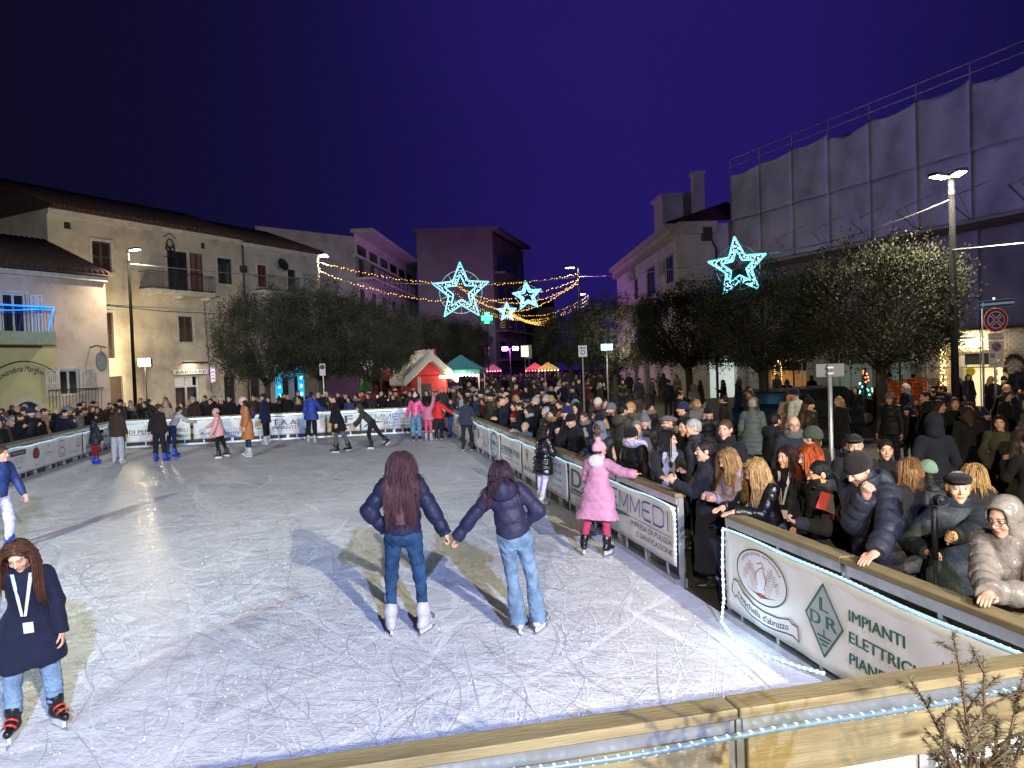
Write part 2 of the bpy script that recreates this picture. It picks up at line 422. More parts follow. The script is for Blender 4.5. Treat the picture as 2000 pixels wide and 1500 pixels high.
DEF = dict(lean=3, side=0, twist=0, head=(0, 4, 0), legL=((.06, .0, -1), (.02, -.03, -1)), legR=((.06, .0, -1), (.02, -.03, -1)),
           armL=((.24, .0, -1), (.08, .28, -1)), armR=((.24, .0, -1), (.08, .28, -1)), handL='relax', handR='relax', toeL=12, toeR=12)
STAND = np.array((0, 0, 0), np.float32)
class Fig:
    """joint positions of a posed figure, facing -y, feet at z = 0"""
    def __init__(s, H, pose, child=False, foot=.085, girth=1.0):
        p = dict(DEF); p.update(pose); s.p = p; k = H / 1.72; s.k = k; s.H = H
        s.hs = (1.0 if H > 1.5 else .93 + .0) if not child else max(.80, .72 + .13 * H)
        s.g = girth * (k if not child else k * .96 + .04)
        def D(v, sg): v = np.array((v[0] * sg, -v[1], v[2]), np.float32); return v / np.linalg.norm(v)
        hip = {}; knee = {}; ank = {}
        Ry_ = ry(p['side'] * .3)
        for n, sg in (('L', 1), ('R', -1)):
            h = np.array((sg * .088 * k, 0, 0), np.float32); t, c = p['leg' + n]
            hip[n] = h; knee[n] = h + D(t, sg) * .42 * k; ank[n] = knee[n] + D(c, sg) * .405 * k
        low = min(ank['L'][2], ank['R'][2]); up = np.array((0, 0, foot * (k if foot < .1 else 1) - low), np.float32)
        s.pel = up.copy()
        s.hip = {n: hip[n] + up for n in hip}; s.knee = {n: knee[n] + up for n in hip}; s.ank = {n: ank[n] + up for n in hip}
        s.Rt = rz_(p['twist']) @ ry(p['side']) @ rx(p['lean'])
        T = lambda x, y, z: s.pel + s.Rt @ (np.array((x, y, z), np.float32) * k)
        s.T = T
        s.waist = T(0, 0, .14); s.chest = T(0, -.005, .36); s.nb = T(0, .012, .545)
        s.sh = {'L': T(.158, .008, .462), 'R': T(-.158, .008, .462)}
        hy, hp, hr = p['head']; s.Rh = rz_(p['twist'] * .5 + hy) @ ry(hr) @ rx(hp)
        s.hc = s.nb + (s.Rt @ np.array((0, -.004, .036), np.float32) + s.Rh @ np.array((0, -.022, .09), np.float32)) * k * (s.hs / k if child else 1) ** .6
        s.hk = s.hs * (k ** .35 if not child else 1)
        s.elb = {}; s.wr = {}; s.fd = {}
        for n, sg in (('L', 1), ('R', -1)):
            u, f = p['arm' + n]; s.elb[n] = s.sh[n] + D(u, sg) * .285 * k; s.wr[n] = s.elb[n] + D(f, sg) * .25 * k; s.fd[n] = D(f, sg)
            if 'reach' + n in p:
                t = np.asarray(p['reach' + n], np.float32) - s.sh[n]; A_, B_ = .285 * k, .25 * k; L = np.linalg.norm(t); L2 = min(L, (A_ + B_) * .985); u_ = t / L
                x_ = (A_ ** 2 - B_ ** 2 + L2 ** 2) / (2 * L2); h_ = math.sqrt(max(A_ ** 2 - x_ ** 2, 1e-6)); pole = np.array((sg * .7, .25, -.8), np.float32); pole = nrm(pole - u_ * (pole @ u_))
                s.elb[n] = s.sh[n] + u_ * x_ + pole * h_; s.wr[n] = s.sh[n] + u_ * L2; s.fd[n] = nrm(s.wr[n] - s.elb[n])
        s.foot = {}
        for n, sg in (('L', 1), ('R', -1)): s.foot[n] = rz_(sg * p['toe' + n]) @ np.array((0, -1, 0), np.float32)
        s.side = s.Rt @ np.array((1, 0, 0), np.float32)
    def top(s): return s.hc[2] + .118 * s.hk
    def body(s, P, o=0.0):
        k = s.g
        d = U(.05 * k, rc(P, s.pel + (0, 0, .02), s.waist, .105 * k + o, .095 * k + o, s.side, 1.3), rc(P, s.waist, s.chest, .095 * k + o, .115 * k + o, s.side, 1.3),
              rc(P, s.sh['L'], s.sh['R'], .055 * k + o, .055 * k + o), rc(P, s.chest, s.nb, .09 * k + o, .05 * k + o))
        for n in 'LR':
            d = smin(d, U(.02, rc(P, s.sh[n], s.elb[n], .05 * k + o, .04 * k + o), rc(P, s.elb[n], s.wr[n], .04 * k + o, .03 * k + o)), .03)
            d = smin(d, U(.03, rc(P, s.hip[n], s.knee[n], .078 * k + o, .052 * k + o), rc(P, s.knee[n], s.ank[n], .05 * k + o, .036 * k + o)), .03)
            d = smin(d, rc(P, s.ank[n] - (0, 0, .04), s.ank[n] + s.foot[n] * .13 * s.k - (0, 0, .05 * s.k), .035, .028), .02)
        return d
    def jacket(s, P, o, kind, hem, arms=True, ripple=0.0, pitch=.09, seed=0.0, cut=True):
        k = s.g; x = s.Rt.T @ np.zeros(3, np.float32)
        Q = (P - s.pel) @ s.Rt / s.k       # torso frame, metres of a 1.72 m figure
        rip = np.zeros(len(P), np.float32)
        if ripple: rip = ripple * (np.abs(np.sin(Q[:, 2] * math.pi / pitch)) ** .6 - .6)
        t = U(.05 * k, rc(P, s.T(0, 0, .0), s.waist, .108 * k + o, .096 * k + o * .9, s.side, 1.22), rc(P, s.waist, s.chest, .096 * k + o * .9, .108 * k + o * .9, s.side, 1.24),
              rc(P, s.T(.115, .008, .455), s.T(-.115, .008, .455), .056 * k + o * .6, .056 * k + o * .6), rc(P, s.chest, s.nb + s.Rt @ np.array((0, 0, .035), np.float32), .085 * k + o * .8, .058 * k + o * .4)) - rip
        hemz = (hem - .92)
        if hemz < -.08:       # skirt of a coat: follows the hips and both thighs
            low = s.pel + (s.Rt @ np.array((0, 0, hemz), np.float32)) * s.k * .0
            for n in 'LR':
                L = abs(hemz) + .03
                th = (s.knee[n] - s.hip[n]); th = th / np.linalg.norm(th)
                e1 = s.hip[n] + th * min(L, .42) * s.k
                t = smin(t, rc(P, s.hip[n], e1, .105 * k + o, (.105 + .05 * L) * k + o, s.side, 1.1) - rip, .07 * k)
                if L > .42:
                    sh_ = (s.ank[n] - s.knee[n]); sh_ = sh_ / np.linalg.norm(sh_)
                    t = smin(t, rc(P, e1, e1 + (sh_ * .5 + np.array((0, 0, -.5), np.float32)) * (L - .42) * s.k, (.126) * k + o, (.115 + .04 * L) * k + o, s.side, 1.1), .06 * k)
            mid = .5 * (s.hip['L'] + s.hip['R']); down = np.array((0, 0, -1), np.float32)
            mk = .5 * (s.knee['L'] + s.knee['R']) - mid; mk = mk / max(np.linalg.norm(mk), .1)
            t = smin(t, rc(P, mid, mid + mk * abs(hemz) * s.k, .115 * k + o, (.115 + .07 * abs(hemz)) * k + o, s.side, 1.3) - rip, .06 * k)
        if cut: t = smax(t, -(Q[:, 2] - hemz), .012)
        if arms:
            for n in 'LR':
                near = np.exp(-((P - s.sh[n]) ** 2).sum(1) / (.11 * s.k) ** 2); kb = .006 + .05 * near
                arm = None
                for a, b, r0, r1 in ((s.sh[n], s.elb[n], .056, .049), (s.elb[n], s.wr[n], .049, .040)):
                    ba = b - a; ln = np.linalg.norm(ba); ax = (P - a) @ (ba / ln)
                    rp = ripple * .8 * (np.abs(np.sin(ax / s.k * math.pi / pitch)) ** .6 - .6) if ripple else 0
                    q = rc(P, a, b, r0 * k + o * .75, r1 * k + o * .65) - rp
                    arm = q if arm is None else smin(arm, q, .02)
                t = smin(t, np.maximum(arm, (P - s.wr[n]) @ nrm(s.wr[n] - s.elb[n]) - .012), kb)
        t = t + wob(P, .006, 26, seed) + wob(P, .0035, 61, seed + 1)
        return t
    def legs(s, P, o, flare, loose, seed=0.0, topz=.98, rise=0.0):
        k = s.g; d = rc(P, s.pel + (0, 0, .0), s.T(0, .0, .08), .112 * k + o * .5, .105 * k + o * .5, s.side, 1.28)
        for n in 'LR':
            gl = s.pel + s.Rt @ np.array((.062 if n == 'L' else -.062, .05, -.015), np.float32) * s.k
            d = smin(d, el(P, gl, (.085 * k, .075 * k, .09 * k)), .05)
            a = s.ank[n] + nrm(s.knee[n] - s.ank[n]) * .0
            d = smin(d, rc(P, s.hip[n], s.knee[n], (.092) * k + o, (.057 + loose * .5) * k + o), .04)
            w = .06 + loose * .5
            d = smin(d, rc(P, s.knee[n], a - (0, 0, rise), w * k + o * .8, (.044 + flare + loose * .6) * k + o * .6), .025)
            # folds at the ankle and behind the knee
            ax = (P - s.ank[n]) @ nrm(s.knee[n] - s.ank[n])
            d = d + np.where(ax < .2, .004 * np.sin(ax * 150), 0) * np.exp(-((np.abs((P - s.ank[n])).max(1)) / .25) ** 4)
            kr = np.exp(-(((P - s.knee[n]) ** 2).sum(1)) / (.13 * s.k) ** 2); d = d + kr * .005 * np.sin(((P - s.knee[n]) @ nrm(s.knee[n] - s.ank[n] + np.array((.25, .3, 0)))) * 95 + seed)
            hr = np.exp(-(((P - s.hip[n] + np.array((0, 0, .06))) ** 2).sum(1)) / (.14 * s.k) ** 2); d = d + hr * .004 * np.sin((P[:, 2] - P[:, 0] * (1.2 if n == 'L' else -1.2)) * 85 + seed)
        return d + wob(P, .006, 34, seed) + wob(P, .004, 77, seed + 2)

def bounds(pts, pad):
    a = np.array(pts); return a.min(0) - pad, a.max(0) + pad
def locks(f, fig, n, length, seed, part=0.0, width=.012, spread=1.0, back_only=False, face_clear=True, wave=.005):
    """strand locks combed from the parting, sliding over head and clothes"""
    g = np.random.default_rng(seed); hk = fig.hk
    th = g.uniform(0, 2 * math.pi, n * 3); zz = g.uniform(-.25, 1, n * 3)
    d = np.stack([np.sqrt(1 - zz ** 2) * np.cos(th), np.sqrt(1 - zz ** 2) * np.sin(th), zz], 1)
    r = np.array((.079, .099, .092)); root = d * r + np.array((0, .014, .03))
    keep = ~((root[:, 1] < -.045) & (root[:, 2] < .085)) & ~((root[:, 1] < -.01) & (root[:, 2] < -.0))
    root = root[keep][:n]; d = d[keep][:n]; n = len(root)
    sx = np.sign(root[:, 0] - part); sx[sx == 0] = 1
    P = root @ fig.Rh.T * hk + fig.hc
    bk = np.clip((root[:, 1] + .01) / .06, 0, 1); dr = np.stack([sx * (.9 - .5 * np.abs(root[:, 0]) / .08) * (1 - bk) + bk * root[:, 0] * 4, .35 + 0 * sx, -.25 - .5 * bk], 1)
    dr = dr - d * (dr * d).sum(1)[:, None]; dr = (dr @ fig.Rh.T); dr /= np.linalg.norm(dr, axis=1)[:, None] + 1e-6
    S = 18; L = length * g.uniform(.8, 1.05, n); path = [P.copy()]; ph = g.uniform(0, 6, n); off = g.uniform(.003, .026, n)
    for i in range(S):
        st = (L / S)[:, None]
        gd = min(1, .25 + i * .12)
        dr = dr * (1 - gd * .55) + np.array((0, 0, -1)) * gd * .55; dr /= np.linalg.norm(dr, axis=1)[:, None]
        P = P + dr * st
        if i > 3: P[:, :2] += (fig.Rh @ np.array((1, 0, 0)))[None, :2] * (root[:, 0] / .08 * spread * .0034 * g.uniform(0, 1.6, n))[:, None]
        P[:, 0] += wave * .4 * np.sin(ph + i * .9) * (i / S); P[:, 1] += wave * .3 * np.cos(ph + i * .7) * (i / S)
        if face_clear:
            q = (P - fig.hc) @ fig.Rh / hk
            bad = (q[:, 1] < -.035) & (np.abs(q[:, 0]) < .062) & (q[:, 2] < .06)
            q[bad, 0] = np.where(q[bad, 0] >= 0, .066, -.066); P = np.where(bad[:, None], (q * hk) @ fig.Rh.T + fig.hc, P)
        for _ in range(2):
            Pf = P.astype(np.float32); v = f(Pf); e = .006
            G = np.stack([f(Pf + np.array(a, np.float32) * e) - v for a in ((1, 0, 0), (0, 1, 0), (0, 0, 1))], 1); G /= np.linalg.norm(G, axis=1)[:, None] + 1e-6
            push = np.clip(off - v, 0, .05); P = P + G * push[:, None]
        path.append(P.copy())
    A = np.stack(path, 1); V = []; N = S + 1
    tan = np.gradient(A, axis=1); tan /= np.linalg.norm(tan, axis=2)[:, :, None] + 1e-9
    out = A - np.array(fig.hc)[None, None, :]; out[:, :, 2] = 0; out /= np.linalg.norm(out, axis=2)[:, :, None] + 1e-9
    sd = np.cross(tan, out); sd /= np.linalg.norm(sd, axis=2)[:, :, None] + 1e-9
    nr = np.cross(sd, tan)
    w = width * (np.minimum(1, np.linspace(.6, 1.6, N)) * np.clip((1 - np.linspace(0, 1, N)) * 4, .25, 1))[None, :, None] * g.uniform(.7, 1.3, n)[:, None, None]
    V = np.stack([A + sd * w, A + nr * w * .3, A - sd * w], 2).reshape(-1, 3)
    base = (np.arange(n)[:, None] * N + np.arange(N - 1)[None, :]).ravel() * 3
    Q = np.concatenate([np.stack([base + a, base + b, base + 3 + b, base + 3 + a], 1) for a, b in ((0, 1), (1, 2), (2, 0))])
    return V.astype(np.float32), Q.astype(np.int32)

SEED = [0]
def make_person(label, loc, face, H, pose=None, top=None, legs=None, feet=None, hair=None, hat=None, skin=SKIN, child=False,
                res=.013, low=False, girth=1.0, scarf=None, glasses=False, beard=0.0, mask=False, group=None, extra=None, lift=0.0, cat='person', z0=0.0):
    """face: direction looked at by the body in degrees, 0 = towards the camera (-y), counter-clockwise from above"""
    SEED[0] += 1; sd = SEED[0] * 1.7
    top = dict(kind='jacket', col=(.02, .02, .025), mat='cloth', hem=.80, puff=.022, ripple=0.0, pitch=.09, hood=None, collar=False) | (top or {})
    legs = dict(col=(.03, .03, .035), mat='cloth', flare=0.0, loose=0.0, o=.008) | (legs or {})
    feet = dict(kind='shoe', col=(.02, .02, .02)) | (feet or {})
    hair = dict(style='short', col=(.02, .014, .01), len=.4) | (hair or {})
    skate = feet['kind'] == 'skate'
    pose = dict(pose or {})
    for n in 'LR':
        if 'at' + n in pose: pose['reach' + n] = rz_(-face) @ (np.array(pose['at' + n], np.float32) - np.array((loc[0], loc[1], z0 + lift), np.float32))
    fg = Fig(H, pose, child, .145 if skate else .085, girth)
    root = thing('person', label, cat, (loc[0], loc[1], z0 + lift), R(face), group)
    k = fg.k; hk = fg.hk
    # body: torso and limbs under the clothes, head, neck and hands in one mesh
    pts = [fg.hc, fg.pel, *fg.wr.values(), *fg.elb.values(), *fg.knee.values(), *fg.ank.values(), *fg.sh.values()]
    lo, hi = bounds(pts, .2)
    bv, bf = nets(lambda P: fg.body(P, -.012), lo, hi, .034)
    hv, hf = HEAD_LO if low else HEAD_HI
    brow = hair['col'] if hair['style'] != 'bald' else (.12, .09, .07)
    hc = head_colors(hv, skin, np.minimum(np.array(brow), .25), beard=beard)
    V = [bv, (hv * hk) @ fg.Rh.T + fg.hc]; Fq = [bf, hf + len(bv)]; C = [np.tile(np.asarray(skin, np.float32), (len(bv), 1)), hc]
    nv = len(bv) + len(hv)
    for n, sg in (('L', 1), ('R', -1)):
        hp = fg.p['hand' + n]
        if hp == 'none': continue
        pal = None
        if isinstance(hp, tuple): hp, fdir, pal = hp
        else: fdir = None
        h, q = HANDS[hp]
        z = nrm(fg.fd[n]) if fdir is None else nrm(np.array((fdir[0] * sg, -fdir[1], fdir[2])))
        pn = np.array((-sg, 0, 0), np.float32) if pal is None else np.array((pal[0] * sg, -pal[1], pal[2]), np.float32)
        y = nrm(pn - z * (pn @ z)); x = np.cross(y, z)
        thumb = x * (1 if n == 'R' else -1) ; hh = h.copy()
        # the thumb points forward / up when the palm faces the body
        Mx = np.stack([np.cross(y, z) * (1 if n == 'L' else -1), y, z], 1)
        hh = (hh * (.92 * k if not child else .85 * k + .05)) @ Mx.T + fg.wr[n]
        qq = q if np.linalg.det(Mx) > 0 else q[:, ::-1]
        V.append(hh.astype(np.float32)); Fq.append(qq + nv); nv += len(hh); C.append(np.tile(np.asarray(skin, np.float32) * (.98, .92, .92), (len(hh), 1)))
    body = link('body', mk_mesh('body', np.concatenate(V), np.concatenate(Fq), True, MATS['skin'], np.concatenate(C)), root)
    def part(name, f, lo, hi, h, mat, col, parent=root):
        v, q = nets(f, lo, hi, h)
        if not len(v): return None
        o = link(name, mk_mesh(name, v, q, True, MATS[mat]), parent); o.color = (*col[:3], 1); return o
    # trousers
    lp = [fg.pel + (0, 0, .12 * k), *fg.hip.values(), *fg.knee.values(), *fg.ank.values()]
    lo, hi = bounds(lp, .17 * k + legs['loose'])
    cut = min(a[2] for a in fg.ank.values()) - (.02 if not skate else -.02) - (.06 if legs['flare'] > .02 else 0)
    shaft = {}
    def ftr(P):
        d = fg.legs(P, legs['o'], legs['flare'], legs['loose'], sd, rise=.06 if legs['flare'] > .02 else 0)
        for n in 'LR':
            ax = nrm(fg.knee[n] - fg.ank[n]); near = np.linalg.norm(P - fg.ank[n], axis=1) < .2 * k + .03
            lim = -.05 if legs['flare'] > .02 else (.045 if skate else -.02)
            d = np.where(near, np.maximum(d, lim * k - (P - fg.ank[n]) @ ax), d)
        return d
    part('trousers', ftr, lo, hi, res, legs['mat'], legs['col'])
    # upper garment
    o = top['puff']; hem = top['hem']
    tp = [fg.T(0, 0, hem - .92), fg.nb, *fg.sh.values(), *fg.elb.values(), *fg.wr.values()]
    if hem < .84: tp += [fg.hip[n] + (fg.knee[n] - fg.hip[n]) * min(1, (.9 - hem) / .42) for n in 'LR']
    lo, hi = bounds(tp, .17 * k + o); lo[2] = min(lo[2], fg.T(0, 0, hem - .92)[2] - .05)
    fj = lambda P: fg.jacket(P, o, top['kind'], hem, True, top['ripple'], top['pitch'], sd)
    def fj2(P):
        d = fj(P)
        # neckline
        q = (P - fg.hc) @ fg.Rh / hk
        d = smax(d, -rc(P, fg.nb - fg.Rt @ np.array((0, 0, .02), np.float32), fg.hc, .056 * hk, .062 * hk), .008)
        return d
    tn = {'puffer': 'puffer_jacket', 'coat': 'coat', 'jacket': 'jacket', 'sweater': 'sweater', 'leather': 'leather_jacket'}[top['kind']]
    jk = part(tn, fj2, lo, hi, res, top['mat'], top['col'])
    col_f = [lambda P: fg.jacket(P, o, top['kind'], hem, True, 0, top['pitch'], sd)]
    # collar / hood
    nbk = fg.nb
    if top['hood'] == 'down' or top['collar']:
        c0 = fg.nb + fg.Rt @ np.array((0, .0, .0), np.float32) * k
        def fh(P):
            Q = (P - c0) @ fg.Rt / k
            rr = np.sqrt(Q[:, 0] ** 2 / 1.15 + Q[:, 1] ** 2); d = np.sqrt((rr - .078) ** 2 + (np.maximum(np.abs(Q[:, 2] - .015) - .022, 0)) ** 2) - .02
            if top['hood'] == 'down':
                d = smin(d, el(Q, (0, .1, -.045), (.135, .07, .11)), .03)
                d = smax(d, -el(Q, (0, .055, .05), (.075, .05, .05)), .02)
            return d * k + wob(P, .004, 50, sd)
        lo = c0 - .24 * k; hi = c0 + .24 * k
        part('hood' if top['hood'] == 'down' else 'collar', fh, lo, hi, res, top.get('hmat', top['mat']), top.get('hcol', top['col']), jk)
        col_f.append(fh)
    if top['hood'] == 'up':
        def fu(P):
            Q = (P - fg.hc) @ fg.Rh / hk
            d = U(.05, el(Q, (0, .02, .025), (.105, .125, .125)), el(Q, (0, .045, -.11), (.11, .1, .09)))
            d = np.maximum(d, -el(Q, (0, .005, .015), (.088, .108, .108)))
            d = smax(d, -rc(Q, (0, -.1, .03), (0, -.1, -.09), .068, .06), .02)
            return d * hk + wob(P, .005, 45, sd)
        part('hood', fu, fg.hc - .3, fg.hc + .25, res * .8, top.get('hmat', top['mat']), top.get('hcol', top['col']), jk)
    if top.get('fur') is not None:
        if top['hood'] == 'up':
            def ff(P):
                Q = (P - fg.hc) @ fg.Rh / hk; zz = np.clip(Q[:, 2], -.09, .03)
                rr = np.sqrt(Q[:, 0] ** 2 + (Q[:, 2] - zz) ** 2); d = np.sqrt((rr - .088) ** 2 + (Q[:, 1] + .085) ** 2) - .03
                return d * hk + wob(P, .014, 170, sd) + wob(P, .008, 320, sd)
        else:
            def ff(P):
                Q = (P - fg.nb) @ fg.Rt / k; rr = np.sqrt(Q[:, 0] ** 2 / 1.25 + (Q[:, 1] - .02) ** 2)
                d = np.sqrt((rr - .115) ** 2 + ((Q[:, 2] - .0 + Q[:, 1] * .35) * .8) ** 2) - .05
                return d * k + wob(P, .014, 150, sd) + wob(P, .008, 300, sd)
        part('fur_trim', ff, fg.hc - .34, fg.hc + .26, max(res * .7, .007), 'fur', top['fur'], jk)
    # scarf
    if scarf:
        def fs(P):
            Q = (P - fg.nb) @ fg.Rt / k; rr = np.sqrt(Q[:, 0] ** 2 / 1.1 + (Q[:, 1] + .005) ** 2)
            d = np.sqrt((rr - .082) ** 2 + (np.maximum(np.abs(Q[:, 2] - .02 - Q[:, 1] * .12) - .018, 0)) ** 2) - .032
            if scarf.get('ends'):
                for s_ in (-1, 1):
                    d = smin(d, rc(Q, (s_ * .06, -.12, -.02), (s_ * .075, -.165, -.42), .02, .02, (1, 0, 0), 2.2), .03)
            return d * k + wob(P, .006, 60, sd) + wob(P, .003, 130, sd)
        part('scarf', fs, fg.nb - .62 * k, fg.nb + .2 * k, res * .8, scarf.get('mat', 'wool'), scarf['col'])
    # hair
    hs = hair['style']; hx = hair['col']
    def fcap(P, grow=.0):
        Q = (P - fg.hc) @ fg.Rh / hk
        d = U(.03, el(Q, (0, .016, .032), (.081 + grow, .101 + grow, .092 + grow)), el(Q, (0, .055, -.02), (.066 + grow, .055 + grow, .06 + grow)))
        face = U(.03, el(Q, (0, -.1, -.035), (.062, .075, .1)), el(Q, (0, -.115, .02), (.055, .06, .045)))
        d = smax(d, -face, .015)
        if hs == 'short': d = smax(d, -(Q[:, 2] + .055), .012); d = smax(d, -el(Q, (.08, -.0, -.03), (.03, .03, .05)), .01); d = smax(d, -el(Q, (-.08, -.0, -.03), (.03, .03, .05)), .01)
        return d * hk + wob(P, .003, 120, sd) + wob(P, .002, 260, sd + 1)
    under_hat = hat and hat['kind'] != 'none'
    if hs not in ('bald', 'none') and top['hood'] != 'up':
        def fhair(P):
            d = fcap(P, -.004 if under_hat else 0)
            Q = (P - fg.hc) @ fg.Rh / hk
            if hs == 'bob':
                for s_ in (-1, 1): d = smin(d, rc(Q, (s_ * .07, .02, .0), (s_ * .078, .015, -.13), .03, .026, (0, 1, 0), 1.7) * hk, .03)
                d = smin(d, rc(Q, (0, .08, 0), (0, .08, -.13), .05, .045, (1, 0, 0), 1.5) * hk, .04)
            if hs == 'pony':
                d = smin(d, el(Q, (0, .1, -.01), (.034, .034, .034)) * hk, .015)
                d = smin(d, U(.02, rc(Q, (0, .125, -.015), (0, .15, -.08), .022, .024), rc(Q, (0, .15, -.08), (.01, .13, -.2), .024, .008)) * hk, .012)
            if hs == 'bun': d = smin(d, el(Q, (0, .1, .05), (.045, .04, .04)) * hk, .012)
            if hs == 'long':
                L = hair['len'] / hk
                for s_ in (-1, 1):
                    d = smin(d, rc(Q, (s_ * .068, .03, .0), (s_ * .082, .045, -.15), .03, .032, (0, 1, 0), 1.5) * hk, .03)
                b0 = (0, .085, -.02); b1 = Q0 = None
                d = smin(d, rc(P, fg.hc + fg.Rh @ np.array((0, .07, -.02), np.float32) * hk, fg.nb + fg.Rt @ np.array((0, .105 + o, -max(0, hair['len'] - .24)), np.float32) * k, .05 * hk, .022 * hk, fg.side, 2.2), .04)
            d = np.maximum(d, -(el(Q, (0, -.105, -.03), (.058, .07, .09)) * hk))
            return d + wob(P, .003, 150, sd)
        lo = fg.hc - .2 - (hair['len'] if hs == 'long' else .05); hi = fg.hc + .2
        lo[0] = fg.hc[0] - .24; lo[1] = min(fg.hc[1], fg.nb[1]) - .22; hi[1] = max(fg.hc[1], fg.nb[1]) + .3; hi[0] = fg.hc[0] + .24
        ho = part('hair', fhair, lo, hi, max(res * .62, .0075), 'hair', hx)
        nl = int(hair.get('locks', 0) * 1.6)
        if nl:
            coll = lambda P: np.minimum(np.minimum(fcap(P) + .006, el((P - fg.hc) @ fg.Rh / hk, (0, .0, 0), (.074, .095, .115)) * hk), np.minimum.reduce([q(P) for q in col_f]))
            lv, lq = locks(coll, fg, nl, hair['len'], SEED[0], hair.get('part', 0.0), hair.get('w', .0036), wave=hair.get('wave', .005))
            m = mk_mesh('lock', lv, lq, True, MATS['hair']); l = link('strands', m, ho); l.color = (*hx, 1); l['kind'] = 'stuff'
    # hats
    if under_hat:
        hk_ = hat['kind']; tilt = rx(hat.get('tilt', -10))
        def fhat(P):
            Q = ((P - fg.hc) @ fg.Rh / hk) @ tilt
            if hk_ in ('beanie', 'pom'):
                rib = .0016 * np.sin(np.arctan2(Q[:, 0], Q[:, 1] - .014) * 46)
                d = el(Q, (0, .016, .03), (.092, .114, .116)) + rib
                d = smax(d, -(Q[:, 2] - .012), .006)
                rr = np.sqrt((Q[:, 0] / .083) ** 2 + ((Q[:, 1] - .014) / .103) ** 2)
                d = smin(d, np.sqrt(((rr - 1) * .09) ** 2 + np.maximum(np.abs(Q[:, 2] - .03) - .018, 0) ** 2) - .011 + rib, .006)
                if hk_ == 'pom' and not hat.get('pcol'):
                    d = smin(d, el(Q, (0, .03, .165), (.042, .042, .04)) + wob(Q, .006, 160, sd), .004)
                if hat.get('flaps'):
                    for s_ in (-1, 1): d = smin(d, rc(Q, (s_ * .082, .01, .02), (s_ * .082, -.0, -.055), .03, .012, (1, 0, 0), .5), .012)
            elif hk_ == 'flatcap':
                d = U(.02, el(Q, (0, .01, .058), (.094, .118, .05)), el(Q, (0, -.03, .07), (.085, .09, .038)))
                d = smin(d, smax(el(Q, (0, -.09, .048), (.07, .055, .014)), -(Q[:, 1] * -1 - .05), .01), .008)
            else:   # cap with a peak
                d = smax(el(Q, (0, .012, .035), (.085, .104, .095)), -(Q[:, 2] - .04), .006)
                d = smin(d, smax(el(Q, (0, -.1, .045), (.072, .085, .012)), Q[:, 1] + .06, .004), .006)
            return d * hk
        part('cap' if hk_ in ('cap', 'flatcap') else 'beanie', fhat, fg.hc - .2, fg.hc + .27, max(res * .6, .0075), hat.get('mat', 'wool'), hat['col'])
    # face mask, glasses
    if mask:
        def fm(P):
            Q = (P - fg.hc) @ fg.Rh / hk
            d = head_sdf(Q) - .007; d = np.maximum(np.maximum(d, Q[:, 2] + .022), -Q[:, 2] - .098); return np.maximum(d, Q[:, 1] + .015) * hk
        part('face_mask', fm, fg.hc - .16, fg.hc + .12, .0065, 'cloth', (.012, .012, .015))
    if glasses:
        g = MB()
        for s_ in (-1, 1):
            g.tube([(s_ * .033 + .023 * math.cos(t), -.108 + .004 * abs(math.cos(t)), .006 + .017 * math.sin(t)) for t in np.linspace(0, 2 * math.pi, 15)], .0022, 5, False)
            g.tube([(s_ * .055, -.104, .01), (s_ * .077, -.06, .012), (s_ * .08, .01, .008)], .002, 5)
        g.tube([(-.011, -.112, .01), (0, -.115, .012), (.011, -.112, .01)], .002, 5)
        v = (np.array([tuple(p) for p in g.v], np.float32) * hk) @ fg.Rh.T + fg.hc
        o_ = link('glasses', mk_mesh('glasses', v, g.f, True, MATS['plastic']), root); o_.color = (.02, .02, .02, 1)
    # feet
    for n, sg in (('L', 1), ('R', -1)):
        a = fg.ank[n]; f = fg.foot[n]; sh_ = nrm(fg.knee[n] - a)
        pt = fg.p.get('pt' + n, 0.0)      # toe down (degrees) of a lifted foot
        side = np.cross(f, (0, 0, 1)); c_, s_ = math.cos(R(pt)), math.sin(R(pt))
        fw = f * c_ - np.array((0, 0, 1)) * s_; upv = np.cross(side, fw)
        kk = k if not child else k * .9 + .08
        if skate:
            def fb(P):
                d = U(.03, rc(P, a - upv * .045 * kk - fw * .05 * kk, a - upv * .052 * kk + fw * .155 * kk, .047 * kk, .036 * kk, side, .92), rc(P, a - upv * .03 * kk, a + sh_ * (.125 if legs['flare'] < .02 else .05) * kk, .054 * kk, .061 * kk, fw, 1.18))
                if legs['flare'] < .02: d = np.minimum(d, np.abs(rc(P, a + sh_ * .075 * kk, a + sh_ * .1 * kk, .064 * kk, .064 * kk, fw, 1.15)) - .004)
                d = np.minimum(d, rc(P, a + upv * .015 * kk + fw * .035 * kk, a - upv * .01 * kk + fw * .07 * kk, .05 * kk, .046 * kk))
                return np.maximum(d, -((P - a) @ upv) - .09 * kk)
            c = a + fw * .05 * kk
            b = part('skate', fb, c - .26 * kk, c + .26 * kk, max(res * .75, .008), 'plastic', feet['col'])
            m = MB(); Mx = Matrix([[*(side.tolist()), 0], [*(fw.tolist()), 0], [*(upv.tolist()), 0], [0, 0, 0, 1]]).transposed(); Mx.translation = Vector(a.tolist())
            q = .145 / .145
            m.box(-.011, .011, -.07 * kk, .13 * kk, -.125, -.085 * kk, Mx); m.poly([(0, 0)] * 3, 0, 0) if 0 else None
            hb = m.build('blade_holder', MATS['plastic'], b); hb.color = (*feet.get('hcol', (.6, .6, .62)), 1)
            m = MB(); m.box(-.0025, .0025, -.105 * kk, .19 * kk, -.145, -.118, Mx)
            m.build('blade', MATS['steel'], b)
            feet.setdefault('trim', (.10, .10, .12) if feet['col'][0] > .2 else (.35, .35, .37))
